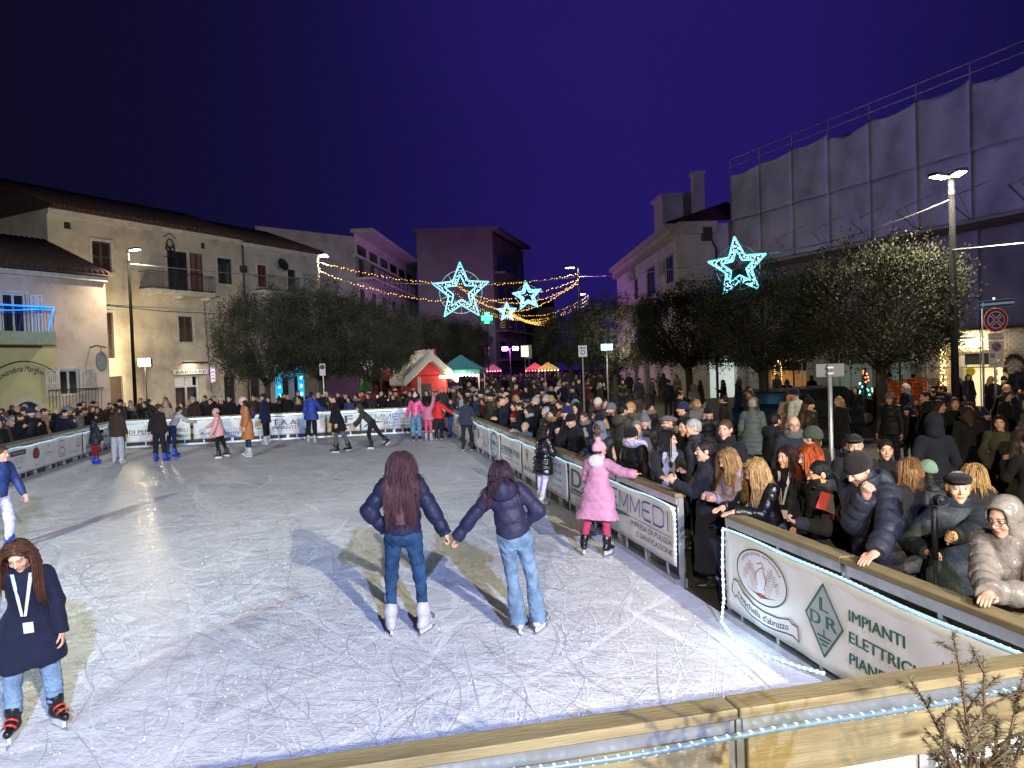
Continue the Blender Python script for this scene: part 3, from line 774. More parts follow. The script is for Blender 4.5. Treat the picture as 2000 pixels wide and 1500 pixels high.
            if feet.get('trim') and res < .0145:
                m = MB()
                for t_ in (.0, .055): m.tube([tuple(a + fw * (.05 + t_) * kk + upv * (.0 - t_ * .5) * kk + side * .048 * kk * math.sin(x) + upv * .045 * kk * math.cos(x) + fw * .03 * kk * math.cos(x)) for x in np.linspace(-1.5, 1.5, 8)], .008, 5)
                s2 = m.build('strap', MATS['plastic'], b, True); s2.color = (*feet['trim'], 1)
        else:
            def fb(P):
                d = U(.03, rc(P, a - upv * .045 * kk - fw * .045 * kk, a - upv * .055 * kk + fw * .14 * kk, .042 * kk, .032 * kk, side, .95), rc(P, a - upv * .03 * kk, a + sh_ * .06 * kk, .046 * kk, .05 * kk))
                return np.maximum(d, -((P - a) @ upv) - .084 * kk)
            c = a + fw * .05 * kk
            part('shoe', fb, c - .24 * kk, c + .22 * kk, max(res, .01), 'leather', feet['col'])
    if extra: extra(root, fg, jk)
    return root, fg
# ------------------------------------------------------------------ rink frame
ANG = 12.4
E1 = Vector((-math.sin(R(ANG)), math.cos(R(ANG)), 0)); E2 = Vector((-math.cos(R(ANG)), -math.sin(R(ANG)), 0))
FR = Vector((2.851, 3.69, 0)) - E1 * .085; LEN, WID = 26.185, 12.0
def rk(s, w, z=0.0): p = FR + E1 * s + E2 * w; return Vector((p.x, p.y, z))
def at_w(x, y, w): r = ray(x, y); t = (FR + E2 * w).dot(E2) / Vector((r.x, r.y, 0)).dot(E2); return Vector((r.x * t, r.y * t, CAMZ + r.z * t))
def ang(v): return math.atan2(v.y, v.x)
GZ = -0.04

# materials of the place
def asphalt_mat():
    return M('paving', (.055, .052, .05), rough=.75, var=.35, scale=1.5, bump=.5, bscale=60, dirt=((.03, .028, .027), .6, .6))
M('alu', (.55, .56, .58), rough=.38, metal=.85, var=.12, scale=9)
M('pine', (.235, .185, .092), rough=.55, var=.3, scale=3.2, bump=.25, bscale=26, stretch=(.35, 3.0, 6.0), dirt=((.14, .09, .04), 3.0, .55), knots=(.06, .035, .015))
M('pine_dark', (.30, .21, .10), rough=.55, var=.3, scale=3.2, bump=.25, bscale=26, stretch=(.35, 3.0, 6.0), dirt=((.14, .09, .04), 3.0, .6))
M('banner_pvc', (.80, .80, .80), rough=.42, var=.05, scale=2.2, bump=.12, bscale=4, spec=.35)
M('black_steel', (.02, .02, .022), rough=.45, var=.2, scale=12, spec=.4)
M('concrete', (.32, .31, .29), rough=.85, var=.2, scale=4, bump=.3, bscale=40)
def ice_mat():
    m, n, b = _nodes('ice'); L = n.links.new; MATS['ice'] = m
    tcn = n.nodes.new('ShaderNodeTexCoord')
    def noise(sc, det, st=None, rough=.5, dist=0.0):
        mp = n.nodes.new('ShaderNodeMapping'); L(tcn.outputs['Object'], mp.inputs[0])
        if st: mp.inputs['Scale'].default_value = st[0]; mp.inputs['Rotation'].default_value = (0, 0, R(st[1]))
        z = n.nodes.new('ShaderNodeTexNoise'); z.inputs['Scale'].default_value = sc; z.inputs['Detail'].default_value = det
        z.inputs['Roughness'].default_value = rough; z.inputs['Distortion'].default_value = dist; L(mp.outputs[0], z.inputs['Vector']); return z.outputs['Fac']
    def mrange(v, a, b_, c, d):
        q = n.nodes.new('ShaderNodeMapRange'); L(v, q.inputs[0])
        for i, x in enumerate((a, b_, c, d)): q.inputs[i + 1].default_value = x
        return q.outputs[0]
    def mth(op, a, b_):
        q = n.nodes.new('ShaderNodeMath'); q.operation = op
        for i, x in enumerate((a, b_)):
            if isinstance(x, (int, float)): q.inputs[i].default_value = x
            else: L(x, q.inputs[i])
        return q.outputs[0]
    big = noise(.55, 5, rough=.6, dist=.6); mid = noise(3.2, 7, rough=.68); fine = noise(22, 5, rough=.7)
    # fine skating scores: thin dark valleys of stretched noise in several directions
    lines = None
    for sc, st in ((5.0, ((.18, 2.6, 1), 12)), (5.5, ((.16, 2.4, 1), 58)), (4.6, ((.2, 2.8, 1), -37)), (6.0, ((.15, 2.5, 1), 96)), (9, ((.15, 2.2, 1), 150))):
        z = noise(sc, 2, st, .5, .9); v = mrange(mth('ABSOLUTE', mth('SUBTRACT', z, .5), 0), 0, .018, 1, 0)
        lines = v if lines is None else mth('MAXIMUM', lines, v)
    lum = mth('ADD', mrange(big, .3, .7, .64, .86), mrange(mid, .3, .7, -.12, .10)); lum = mth('ADD', lum, mrange(fine, .3, .7, -.05, .06))
    lum = mth('SUBTRACT', lum, mth('MULTIPLY', lines, mrange(mid, .35, .65, .03, .22)))
    cc = n.nodes.new('ShaderNodeCombineColor'); L(lum, cc.inputs[0]); L(lum, cc.inputs[1]); L(mth('MULTIPLY', lum, 1.03), cc.inputs[2])
    L(cc.outputs[0], b.inputs['Base Color'])
    L(mrange(mth('ADD', mid, mth('MULTIPLY', fine, .5)), .55, 1.0, .5, .8), b.inputs['Roughness'])
    b.inputs['Specular IOR Level'].default_value = .35
    bp = n.nodes.new('ShaderNodeBump'); bp.inputs['Strength'].default_value = .55; bp.inputs['Distance'].default_value = .02
    h = mth('ADD', mth('MULTIPLY', mid, .8), mth('SUBTRACT', mth('MULTIPLY', fine, .45), mth('MULTIPLY', lines, .35)))
    L(h, bp.inputs['Height']); L(bp.outputs[0], b.inputs['Normal'])
    return m
ice_mat()

# ground, ice
g = MB().box(-160, 160, -60, 260, GZ - .5, GZ); tag(g.build('ground', asphalt_mat()), kind='structure')
a, b_, c, d = rk(.06, .06), rk(LEN - .06, .06), rk(LEN - .06, WID - .06), rk(.06, WID - .06)
g = MB(); g.add([(p.x, p.y, z) for z in (GZ, 0) for p in (a, b_, c, d)], [(0, 3, 2, 1), (4, 5, 6, 7), (0, 1, 5, 4), (1, 2, 6, 5), (2, 3, 7, 6), (3, 0, 4, 7)])
tag(g.build('ice', MATS['ice']), kind='structure')
# skate tracks: thousands of shallow arcs of scraped frost
def scratches(n, seed, wid, zz, near=False):
    g = np.random.default_rng(seed); V = []; Q = []; K = 9
    s0 = g.uniform(.3, LEN - .3, n) if not near else g.uniform(.3, 9, n); w0 = g.uniform(.3, WID - .3, n)
    th = g.uniform(0, 2 * math.pi, n); cur = g.normal(0, .55, n); L = g.uniform(.4, 3.2, n); w = wid * g.uniform(.5, 1.4, n)
    t = np.linspace(0, 1, K)[None, :]
    A = th[:, None] + cur[:, None] * t * L[:, None]
    ds = np.cos(A) * L[:, None] / K; dw = np.sin(A) * L[:, None] / K
    S = s0[:, None] + np.cumsum(ds, 1); Wd = w0[:, None] + np.cumsum(dw, 1)
    ok = (S.min(1) > .12) & (S.max(1) < LEN - .12) & (Wd.min(1) > .12) & (Wd.max(1) < WID - .12)
    S, Wd, A, w = S[ok], Wd[ok], A[ok], w[ok]; n = len(S)
    ww = w[:, None] * np.sin(math.pi * np.clip(np.linspace(.05, .95, K), 0, 1))[None, :]
    P = []; zr = zz + g.permutation(n) / max(n, 1) * .0026
    for sg in (-1, 1):
        ss = S - np.sin(A) * ww * sg; dd = Wd + np.cos(A) * ww * sg
        P.append(np.stack([FR.x + E1.x * ss + E2.x * dd, FR.y + E1.y * ss + E2.y * dd, np.repeat(zr[:, None], ss.shape[1], 1)], -1))
    V = np.stack(P, 2).reshape(-1, 3); base = (np.arange(n)[:, None] * K + np.arange(K - 1)[None, :]).ravel() * 2
    return V, np.stack([base, base + 2, base + 3, base + 1], 1)
M('frost', (.88, .89, .92), rough=.55, var=.1); M('score', (.56, .57, .62), rough=.3, var=.3, scale=3)
v, q = scratches(4200, 3, .0055, .0035); v2, q2 = scratches(2600, 9, .0045, .0035, True)
tag(link('skate_tracks', mk_mesh('tracks', np.concatenate([v, v2]), np.concatenate([q, q2 + len(v)]), False, MATS['frost'])), 'pale frosty skate tracks crossing all over the ice', 'skate tracks', kind='stuff')
v, q = scratches(1500, 5, .0045, .0062); v2, q2 = scratches(1100, 8, .0035, .0062, True)
tag(link('skate_tracks', mk_mesh('tracks', np.concatenate([v, v2]), np.concatenate([q, q2 + len(v)]), False, MATS['score'])), 'dark thin grooves cut into the ice by skate blades', 'skate tracks', kind='stuff')
v, q = scratches(420, 15, .045, .0004); v2, q2 = scratches(120, 16, .045, .0005, True); M('frost_swath', (.84, .845, .86), rough=.85, var=.12, scale=14, bump=.5, bscale=50)
tag(link('skate_tracks', mk_mesh('tracks', np.concatenate([v, v2]), np.concatenate([q, q2 + len(v)]), False, MATS['frost_swath'])), 'broad matt swaths of shaved frost brushed across the ice', 'skate tracks', kind='stuff')
# loose crumbs of scraped ice
gg = np.random.default_rng(4); n = 5200
S = np.concatenate([gg.uniform(.3, LEN - .3, n // 2), gg.uniform(.3, 8, n // 2)]); Wd = gg.uniform(.3, WID - .3, n); r = gg.uniform(.004, .013, n)
cx = FR.x + E1.x * S + E2.x * Wd; cy = FR.y + E1.y * S + E2.y * Wd
o5 = np.array([(1, 0, 0), (0, 1, 0), (-1, 0, 0), (0, -1, 0), (0, 0, 1)], np.float32)
V = np.stack([cx, cy, np.full(n, .0092)], 1)[:, None, :] + o5[None] * r[:, None, None] * gg.uniform(.6, 1.3, (n, 5, 1))
bq = np.arange(n)[:, None] * 5; T = np.concatenate([bq + np.array([[i, (i + 1) % 4, 4]]) for i in range(4)])
tag(link('ice_crumbs', mk_mesh('crumbs', V.reshape(-1, 3), T, False, MATS['frost'])), 'loose white crumbs of scraped ice scattered over the rink', 'ice crumbs', kind='stuff')

# ------------------------------------------------------------------ fences: seen from inside the rink, local x to the right, y away from the viewer
E('led_white', (.75, .93, 1.0), 4.5); E('led_tube', (.45, .75, .92), .8, (.4, .5, .55)); E('led_white_dim', (.75, .93, 1.0), 1.5); E('led_tube_dim', (.25, .5, .62), .22, (.10, .14, .16))
FENCES = {}
def fence(key, O, r, L, label, led_out=False, led_in=True, mod=2.0):
    t = thing('rink_fence', label, 'fence', O, ang(r), 'wooden and aluminium fences around the ice')
    n = max(1, round(L / mod)); m = L / n
    for i in range(n):
        x0, x1 = i * m, (i + 1) * m
        MB().bbox(x0 + .004, x1 - .004, -.075, .065, .985, 1.032, .006).build('top_rail', MATS['pine'], t)
        MB().box(x0 + .03, x1 - .03, -.052, -.032, .905, .982).build('upper_bar', MATS['alu'], t)
        MB().box(x0 + .03, x1 - .03, .028, .04, .92, .98).build('upper_bar', MATS['alu'], t)
        for (z0, z1) in ((.69, .915), (.39, .60), (.12, .30)):
            MB().bbox(x0 + .045, x1 - .045, .028, .052, z0, z1, .004).build('plank', MATS['pine'], t)
        for xp in (x0 + .005, x1 - .045):
            p = MB(); p.box(xp, xp + .04, -.03, .026, .0, .985)
            for zz in (.5, .72): p.tube([(xp + .02, -.032, zz), (xp + .02, .03, zz)], .007, 6)
            p.build('post', MATS['alu'], t)
        MB().box(x0 + m * .5 - .02, x0 + m * .5 + .02, -.03, .026, .07, .985).build('post', MATS['alu'], t)
        MB().box(x0 + .002, x1 - .002, -.09, .05, GZ, .062).build('base_beam', MATS['alu'], t)
        for j in range(3):
            xx = x0 + (j + .5) * m / 3
            MB().box(xx - .018, xx + .018, -.05, -.032, .062, .22).build('spacer', MATS['alu'], t)
        # dark sheet standing in for the black of the low gap
        MB().box(x0 + .03, x1 - .03, .012, .02, .07, .34).build('gap_dark_sheet', MATS['black_steel'], t)
    FENCES[key] = (t, L)
    for flag, y in ((led_in, -.072), (led_out, .072)):
        if not flag: continue
        rope = thing('led_rope_light', 'cold white LED rope light along ' + label.split(' with ')[0].split(' the ice')[0], 'rope light', O, ang(r), 'LED rope lights clipped to the rink fences')
        N = int(L / .25); sag = lambda x: .872 + .008 * math.sin(x * 1.9) + .006 * math.sin(x * 4.3)
        MB().tube([(x, y, sag(x) + (.05 if y > 0 else 0)) for x in np.linspace(.02, L - .02, N)], .0115 if y < 0 else .014, 8).build('tube', MATS['led_tube' if y < 0 else 'led_tube_dim'], rope, True)
        bl = MB()
        for x in np.arange(.03, L - .02, .055): bl.sphere((x, y - math.copysign(.004, y) * 0 , sag(x) + (.05 if y > 0 else 0)), .0122 if y < 0 else .0152, 6, 4)
        tag(bl.build('diode', MATS['led_white' if y < 0 else 'led_white_dim'], rope), kind='stuff')
    return t
SA = 4.705
fence('A', rk(LEN, 0), -E1, LEN - SA, 'long rink fence between the ice and the main crowd, ending at the open gate')
fence('B', rk(3.655, 0), -E1, 3.58, 'short rink fence carrying the pasta maker and electrician banners')
fence('K', rk(LEN, WID), -E2, WID, 'far rink fence across the end of the ice, before the red toy house')
fence('L', rk(0, WID), E1, LEN, 'left rink fence before the pale houses with the barber shop')
fence('F', rk(0, 0), E2, WID, 'bare pine plank fence without banners, beside the conifer twigs', led_out=True, led_in=False)

# ------------------------------------------------------------------ banners
def ink(name, rgb): return M('ink_' + name, lin(rgb), rough=.5, var=.06)
for nme, rgb in dict(black=(30, 30, 34), grey=(96, 98, 104), dgrey=(70, 72, 78), blue=(22, 84, 168), navy=(30, 50, 120), lblue=(120, 160, 205), sky=(60, 150, 200),
                     green=(20, 120, 84), dgreen=(34, 96, 80), lgrey=(165, 172, 176), red=(168, 44, 44), brown=(150, 70, 58), gold=(196, 160, 100),
                     orange=(226, 130, 60), white=(225, 225, 228), tan=(190, 170, 130), purple=(120, 60, 110), lime=(150, 190, 90)).items(): ink(nme, rgb)
YB = -.058
class Banner:
    def __init__(s, key, x0, x1, label, z0=.19, z1=.855, mat=None, name='banner'):
        t, L = FENCES[key]; s.w = x1 - x0; s.h = z1 - z0
        s.t = thing(name, label, 'banner', t.matrix_basis @ Vector((x0, 0, z0)) if 0 else Vector(t.location) + Matrix.Rotation(t.rotation_euler.z, 3, 'Z') @ Vector((x0, 0, z0)), t.rotation_euler.z, 'advertising banners on the rink fences')
        nx, nz = max(4, int(s.w / .08)), 8; V = []; Fc = []; rp = random.random() * 6
        f = lambda x, z: YB + .004 * math.sin(x * 7 + rp) * (1 - z / s.h) + .003 * math.sin(x * 17 + z * 9 + rp)
        s.f = f
        for j in range(nz + 1):
            for i in range(nx + 1): x, z = s.w * i / nx, s.h * j / nz; V.append((x, f(x, z), z))
        o = len(V); V += [(x, y + .004, z) for x, y, z in V]
        for j in range(nz):
            for i in range(nx):
                a = j * (nx + 1) + i; Fc += [(a, a + 1, a + nx + 2, a + nx + 1), (o + a, o + a + nx + 1, o + a + nx + 2, o + a + 1)]
        e = [i for i in range(nx + 1)] + [(j + 1) * (nx + 1) - 1 for j in range(1, nz + 1)] + [nz * (nx + 1) + i for i in range(nx - 1, -1, -1)] + [j * (nx + 1) for j in range(nz - 1, 0, -1)]
        for a, b in zip(e, e[1:] + e[:1]): Fc.append((b, a, a + o, b + o))
        link('sheet', mk_mesh('sheet', V, Fc, True, mat or MATS['banner_pvc']), s.t)
        s.y = -.0745; s.k = 0
    def _l(s, n=0): return -.0680 - .0006 * n
    def text(s, body, u0, u1, v0, v1, col='black', bold=0.0, shear=0.0, arc=None, name='lettering', lay=1):
        m = MB(); text_in(m, body, u0 * s.w, u1 * s.w, v0 * s.h, v1 * s.h, s._l(lay), bold, shear, arc); m.build(name, MATS['ink_' + col], s.t)
    def poly(s, pts, col, lay=0, name='print'):
        m = MB(); y = s._l(lay); m.add([(u * s.w, y, v * s.h) for u, v in pts], [tuple(range(len(pts)))]); m.build(name, MATS['ink_' + col], s.t)
    def rect(s, u0, u1, v0, v1, col, lay=0, name='print'): s.poly([(u0, v0), (u1, v0), (u1, v1), (u0, v1)], col, lay, name)
    def strokes(s, lines, w, col, lay=1, name='print'):
        m = MB(); y = s._l(lay)
        for ln in lines:
            p = [Vector((u * s.w, v * s.h)) for u, v in ln]
            for a, b in zip(p, p[1:]):
                d = b - a
                if d.length < 1e-6: continue
                nn = Vector((-d.y, d.x)).normalized() * w * .5; d = d.normalized() * w * .25
                m.add([(q.x, y, q.y) for q in (a - nn - d, b - nn + d, b + nn + d, a + nn - d)], [(0, 1, 2, 3)])
        m.build(name, MATS['ink_' + col], s.t)
    def ell(s, cu, cv, ru, rv, col, w=None, lay=0, a0=0, a1=360, name='print', n=40, rot=0):
        if w is None: s.poly([(cu + ru * math.cos(t), cv + rv * math.sin(t)) for t in np.linspace(0, 2 * math.pi, n, endpoint=False)], col, lay, name)
        else: s.strokes([[(cu + ru * math.cos(t), cv + rv * math.sin(t)) for t in np.linspace(R(a0), R(a1), n)]], w, col, lay, name)

def b_emmedi(key, x0, x1, label):
    b = Banner(key, x0, x1, label)
    b.strokes([[(.235, .56), (.16, .56), (.13, .60), (.13, .86), (.16, .90), (.235, .90)], [(.13, .73), (.22, .73)]], .022, 'blue', name='letter')
    b.strokes([[(.27, .56), (.27, .90), (.335, .62), (.40, .90), (.40, .56)]], .022, 'blue', name='letter')
    b.strokes([[(.44, .56), (.44, .90), (.505, .62), (.57, .90), (.57, .56)]], .022, 'blue', name='letter')
    b.strokes([[(.715, .56), (.64, .56), (.61, .60), (.61, .86), (.64, .90), (.715, .90)], [(.61, .73), (.70, .73)]], .022, 'blue', name='letter')
    b.strokes([[(.75, .56), (.75, .90), (.84, .90), (.875, .85), (.875, .61), (.84, .56), (.75, .56)]], .022, 'blue', name='letter')
    b.strokes([[(.925, .56), (.925, .90)]], .022, 'blue', name='letter')
    b.poly([(.02, .12), (.10, .36), (.20, .50), (.34, .50), (.42, .46), (.28, .42), (.16, .32)], 'green', 0, 'swoosh')
    b.strokes([[(.36, .48), (.97, .47)]], .008, 'green', name='rule')
    b.text('IMPRESA DI PULIZIA', .44, .97, .32, .42, 'dgrey', .012); b.text('E SANIFICAZIONE', .52, .97, .15, .25, 'dgrey', .012)
    return b
def b_df(key, x0, x1, label):
    b = Banner(key, x0, x1, label)
    b.text('D', .10, .42, .48, .92, 'dgrey', .05); b.ell(.47, .52, .035, .045, 'dgrey'); b.text('F.', .55, .92, .48, .92, 'dgrey', .05)
    b.rect(.06, .96, .30, .44, 'dgrey'); b.text('Francesco Di Tommaso', .10, .93, .32, .42, 'white', .01, lay=2)
    for i in range(3): b.text('edilizia e ristrutturazioni', .2, .86, .20 - i * .07, .25 - i * .07, 'grey')
    return b
def b_ta(key, x0, x1, label):
    b = Banner(key, x0, x1, label)
    b.text('T.A.', .06, .34, .55, .88, 'navy', .03); b.text('IMPIANTI', .04, .46, .30, .50, 'navy', .03); b.text('impianti termoidraulici', .05, .45, .18, .25, 'lblue')
    b.strokes([[(.38, .56), (.42, .84), (.46, .56)], [(.37, .64), (.48, .62)], [(.40, .74), (.47, .72)]], .03, 'blue', name='flame_mark')
    for i, t in enumerate(('CALDAIE', 'CLIMATIZZATORI', 'SOLARE', 'GAS')): b.text(t, .58, .84, .80 - i * .19, .87 - i * .19, ('lblue', 'lblue', 'lblue', 'lblue')[i], .01)
    b.poly([(.60, .04), (.74, .04), (.66, .14)], 'orange'); b.strokes([[(.93, .98), (.90, .6), (.93, .3), (.80, .03)]], .01, 'gold')
    return b
def b_dp(key, x0, x1, label):
    b = Banner(key, x0, x1, label)
    b.text('DI PENTIMA', .05, .62, .46, .66, 'black', .03); b.text('MOBILI', .66, .96, .46, .66, 'grey')
    b.rect(.06, .62, .38, .41, 'red'); b.text('arredamenti su misura', .3, .9, .24, .31, 'grey'); return b
def b_pro(key, x0, x1, label):
    b = Banner(key, x0, x1, label)
    b.ell(.5, .5, .34, .42, 'sky', .028); b.ell(.5, .5, .40, .47, 'blue', .018, a0=40, a1=300); b.text('PRO', .22, .80, .45, .65, 'navy', .02); b.text('pulizie', .3, .7, .3, .38, 'sky'); return b
def b_gold(key, x0, x1, label):
    b = Banner(key, x0, x1, label)
    b.poly([(.3, .48), (.62, .62), (.66, .9), (.36, .84)], 'gold'); b.strokes([[(.35, .36), (.5, .46), (.66, .36)], [(.44, .36), (.5, .4), (.56, .36)]], .018, 'dgrey')
    b.strokes([[(.12, .24), (.88, .24)]], .012, 'black'); b.text('immobiliare', .15, .85, .12, .2, 'dgrey'); return b
def b_sig(key, x0, x1, label):
    b = Banner(key, x0, x1, label); g = random.Random(5)
    for k in range(11):
        t = k * 2 * math.pi / 11; b.strokes([[(.42 + .03 * math.cos(t), .72 + .05 * math.sin(t)), (.42 + .1 * math.cos(t + .3), .72 + .19 * math.sin(t + .3)), (.42 + .085 * math.cos(t + .7), .72 + .16 * math.sin(t + .7))]], .012, 'brown', name='flourish')
    b.ell(.42, .72, .03, .05, 'red'); b.strokes([[(.1, .46), (.9, .46)]], .007, 'lblue')
    b.text('Raffaele Palermo', .12, .88, .2, .38, 'navy', 0, .35); return b
def b_mix(key, x0, x1, label):
    """several small sponsors on one sheet"""
    b = Banner(key, x0, x1, label)
    b.rect(.05, .22, .72, .92, 'dgrey'); b.text('TERMOSUD', .07, .20, .79, .85, 'white', lay=2)
    for i in range(3): b.text('servizi e assistenza', .08, .20, .58 - i * .09, .63 - i * .09, 'grey')
    b.text('1962', .11, .17, .2, .28, 'dgrey', .02)
    b.ell(.34, .62, .04, .24, 'black'); b.ell(.34, .63, .032, .18, 'red', lay=1); b.poly([(.31, .42), (.34, .3), (.37, .42)], 'white', 2); b.strokes([[(.34, .8), (.34, .95)]], .02, 'red'); b.text('FARO', .315, .365, .14, .2, 'dgrey')
    b.strokes([[(.5, .75), (.5, .9)]], .03, 'lgrey'); b.text('IL GIARDINO', .44, .56, .5, .57, 'grey', .01); b.text('fiori e piante', .45, .55, .4, .45, 'grey')
    b.ell(.68, .75, .035, .15, 'brown', .015); b.ell(.68, .42, .04, .17, 'brown', .015); b.rect(.645, .715, .22, .42, 'white', 2); b.strokes([[(.64, .5), (.64, .2), (.72, .2), (.72, .5)]], .014, 'dgrey', 3); b.text('BAR', .66, .7, .27, .34, 'dgrey', .02, lay=4)
    b.text('OTTICA CENTRO', .77, .90, .24, .3, 'dgrey'); b.ell(.93, .62, .035, .2, 'dgreen', .014); b.ell(.93, .55, .02, .09, 'dgreen', .012)
    return b
def b_wave(key, x0, x1, label):
    b = Banner(key, x0, x1, label)
    for u in (.2, .45): b.strokes([[(u + .05 * math.sin(t * 3), .1 + .8 * t / 2) for t in np.linspace(0, 2, 14)]], .05, 'tan', 0); b.text('vini', u + .05, u + .16, .3, .38, 'grey')
    b.strokes([[(.75, .3), (.72, .6), (.78, .85)], [(.78, .3), (.85, .55), (.80, .85)]], .016, 'gold'); b.text('tenuta dei colli', .62, .95, .14, .22, 'grey'); return b
# far fence, from the left corner to the right corner
b_dp('K', .35, 2.55, 'white furniture shop banner reading DI PENTIMA MOBILI on the far fence')
b_sig('K', 2.65, 4.55, 'white banner with red flourish and blue handwriting on the far fence')
b_gold('K', 4.6, 5.3, 'narrow banner with gold roof mark on the far fence')
b_ta('K', 5.35, 7.4, 'white and blue plumbing banner reading IMPIANTI on the far fence')
b_df('K', 7.45, 8.7, 'white banner with big grey initials D F on the far fence')
b_emmedi('K', 8.75, 10.75, 'cleaning firm banner reading EMMEDI on the far fence')
b = Banner('K', 10.8, 11.9, 'red patterned banner at the right end of the far fence', mat=M('banner_red', (.34, .06, .08), rough=.45, var=.3, scale=4))
for k in range(7): b.ell(.12 + .13 * k, .3 + .4 * (k % 2), .05, .14, ('orange', 'gold', 'purple')[k % 3], lay=0)
# long right fence, seen left to right from the far corner to the gate
Ls = LEN - SA
b_wave('A', .4, 3.2, 'white banner with pale golden swirls near the far corner of the long fence')
b_gold('A', 3.3, 5.0, 'banner with gold roof mark near the far end of the long fence')
b_wave('A', 5.1, 7.4, 'white winery banner with tan wavy stripes on the long fence')
b_mix('A', 7.5, 10.1, 'white banner with several small sponsor marks on the long fence')
b_pro('A', 10.15, 11.45, 'white banner with blue ring reading PRO on the long fence')
b_dp('A', 11.55, 13.75, 'white furniture shop banner reading DI PENTIMA MOBILI on the long fence')
b_sig('A', 13.85, 14.95, 'white banner with red flourish behind the girl in black puffer')
b_ta('A', 15.05, 17.2, 'white and blue plumbing banner reading IMPIANTI on the long fence')
b_df('A', 17.3, 18.95, 'white banner with big grey initials D F beside the pink coat')
b_emmedi('A', 19.05, Ls - .06, 'cleaning firm banner reading EMMEDI at the open gate')
# left fence (seen from its near end to the far corner)
b_wave('L', 14.0, 17.2, 'white banner with tan waves on the left fence')
b_mix('L', 17.3, 22.6, 'long white banner with six small sponsor marks on the left fence')
b_sig('L', 22.7, 24.2, 'white banner with red flourish on the left fence')
b_pro('L', 24.3, 25.6, 'white banner with blue ring reading PRO on the left fence')

# near banner: pasta maker emblem, electrician
b = Banner('B', .03, 3.53, 'large white banner with wheat emblem and green electrician lettering', .10, .86)
TU = lambda u: u * 3.44 / 3.50
TV = lambda v: (v * .69 + .07) / .76
def tp(pts): return [(TU(u), TV(v)) for u, v in pts]
cu, cv, ru, rv = .187, .575, .117, .34
ov = [(cu + ru * math.cos(t), cv + rv * math.sin(t)) for t in np.linspace(0, 2 * math.pi, 48)]
b.poly(tp(ov[:-1]), 'white', 0); b.strokes([tp(ov)], .014, 'black', 1, 'oval_outline')
m = MB(); v, f = text_geo('LAVORAZIONE ARTIGIANALE'); v = v.copy(); hi = v.max(0); lo_ = v.min(0); tt = (v[:, 0] - lo_[0]) / (hi[0] - lo_[0]); th = R(155) - tt * R(130); rr_ = .80 + (v[:, 1] - lo_[1]) / (hi[1] - lo_[1]) * .11
m.add(np.stack([TU(cu + ru * rr_ * np.cos(th)) * b.w, np.full_like(th, b._l(2)), TV(cv + rv * rr_ * np.sin(th)) * b.h], 1).tolist(), f); m.build('lettering', MATS['ink_black'], b.t)
gw = random.Random(2); wl = []
for sgn in (-1, 1):
    for k in range(0, 10, 2):
        x0 = cu + sgn * (.016 + .003 * k); tx = cu + sgn * (.028 + .0062 * k); ty = cv + .17 - .034 * abs(k - 3.5)
        wl.append([(x0, cv - .21), (x0 + sgn * .014, cv - .06), (tx, ty)])
        for q in range(5): wl.append([(tx - sgn * .003, ty - .03 * q), (tx + sgn * .007, ty - .03 * q + .024)]); wl.append([(tx - sgn * .003, ty - .03 * q), (tx - sgn * .009, ty - .03 * q + .022)])
for k in range(9): wl.append([(cu - .065 + .004 * k, cv - .2 - .005 * k), (cu, cv - .27 + .008 * k), (cu + .07 - .004 * k, cv - .19 - .005 * k)])
b.strokes([tp(l) for l in wl], .0034, 'brown', 2, 'wheat')
b.strokes([tp(l) for l in ([(cu - .016, cv - .12), (cu - .024, cv + .02), (cu - .006, cv + .1), (cu + .008, cv + .14), (cu + .016, cv + .08), (cu + .026, cv - .02), (cu + .016, cv - .15)], [(cu - .016, cv + .16), (cu + .005, cv + .2), (cu + .019, cv + .13)])], .009, 'red', 3, 'figure')
rib = [(.037, .20), (.05, .37), (.072, .36), (.10, .24), (.15, .165), (.20, .145), (.26, .17), (.312, .235), (.322, .20), (.345, .20), (.352, .03), (.325, .06), (.30, .045), (.25, -.0), (.20, -.02), (.14, .0), (.09, .08), (.065, .16), (.055, .13)]
b.poly(tp(rib), 'white', 2, 'ribbon'); b.strokes([tp(rib + rib[:1])], .012, 'black', 3, 'ribbon_outline')
m = MB(); v, f = text_geo("rustichella d'abruzzo"); v = v.copy(); hi = v.max(0); lo_ = v.min(0); tt = (v[:, 0] - lo_[0]) / (hi[0] - lo_[0]); ts = np.linspace(0, 1, 6)
path = np.array([(.072, .215), (.11, .115), (.16, .07), (.21, .06), (.26, .085), (.308, .135)])
for e_, ly in ((0, 4), (.004, 5)):
    ux = (TU(np.interp(tt, ts, path[:, 0]))) * b.w + e_; vz = TV(np.interp(tt, ts, path[:, 1])) * b.h
    m.add(np.stack([ux, np.full_like(ux, b._l(ly)), vz + (v[:, 1] - .3) * .085], 1).tolist(), f)
m.build('lettering', MATS['ink_black'], b.t)
dcx, dcy, dru, drv = .447, .45, .066, .41
dm = tp([(dcx, dcy + drv), (dcx + dru, dcy), (dcx, dcy - drv), (dcx - dru, dcy)])
b.poly(dm, 'lgrey', 0, 'diamond'); b.strokes([dm + dm[:1]], .02, 'dgreen', 1, 'diamond_outline')
for ch, u0, u1, v0, v1 in (('L', -.013, .017, .10, .25), ('D', -.048, -.012, -.08, .065), ('R', .009, .046, -.08, .065)): b.text(ch, TU(dcx + u0), TU(dcx + u1), TV(dcy + v0), TV(dcy + v1), 'dgreen', .12, lay=2)
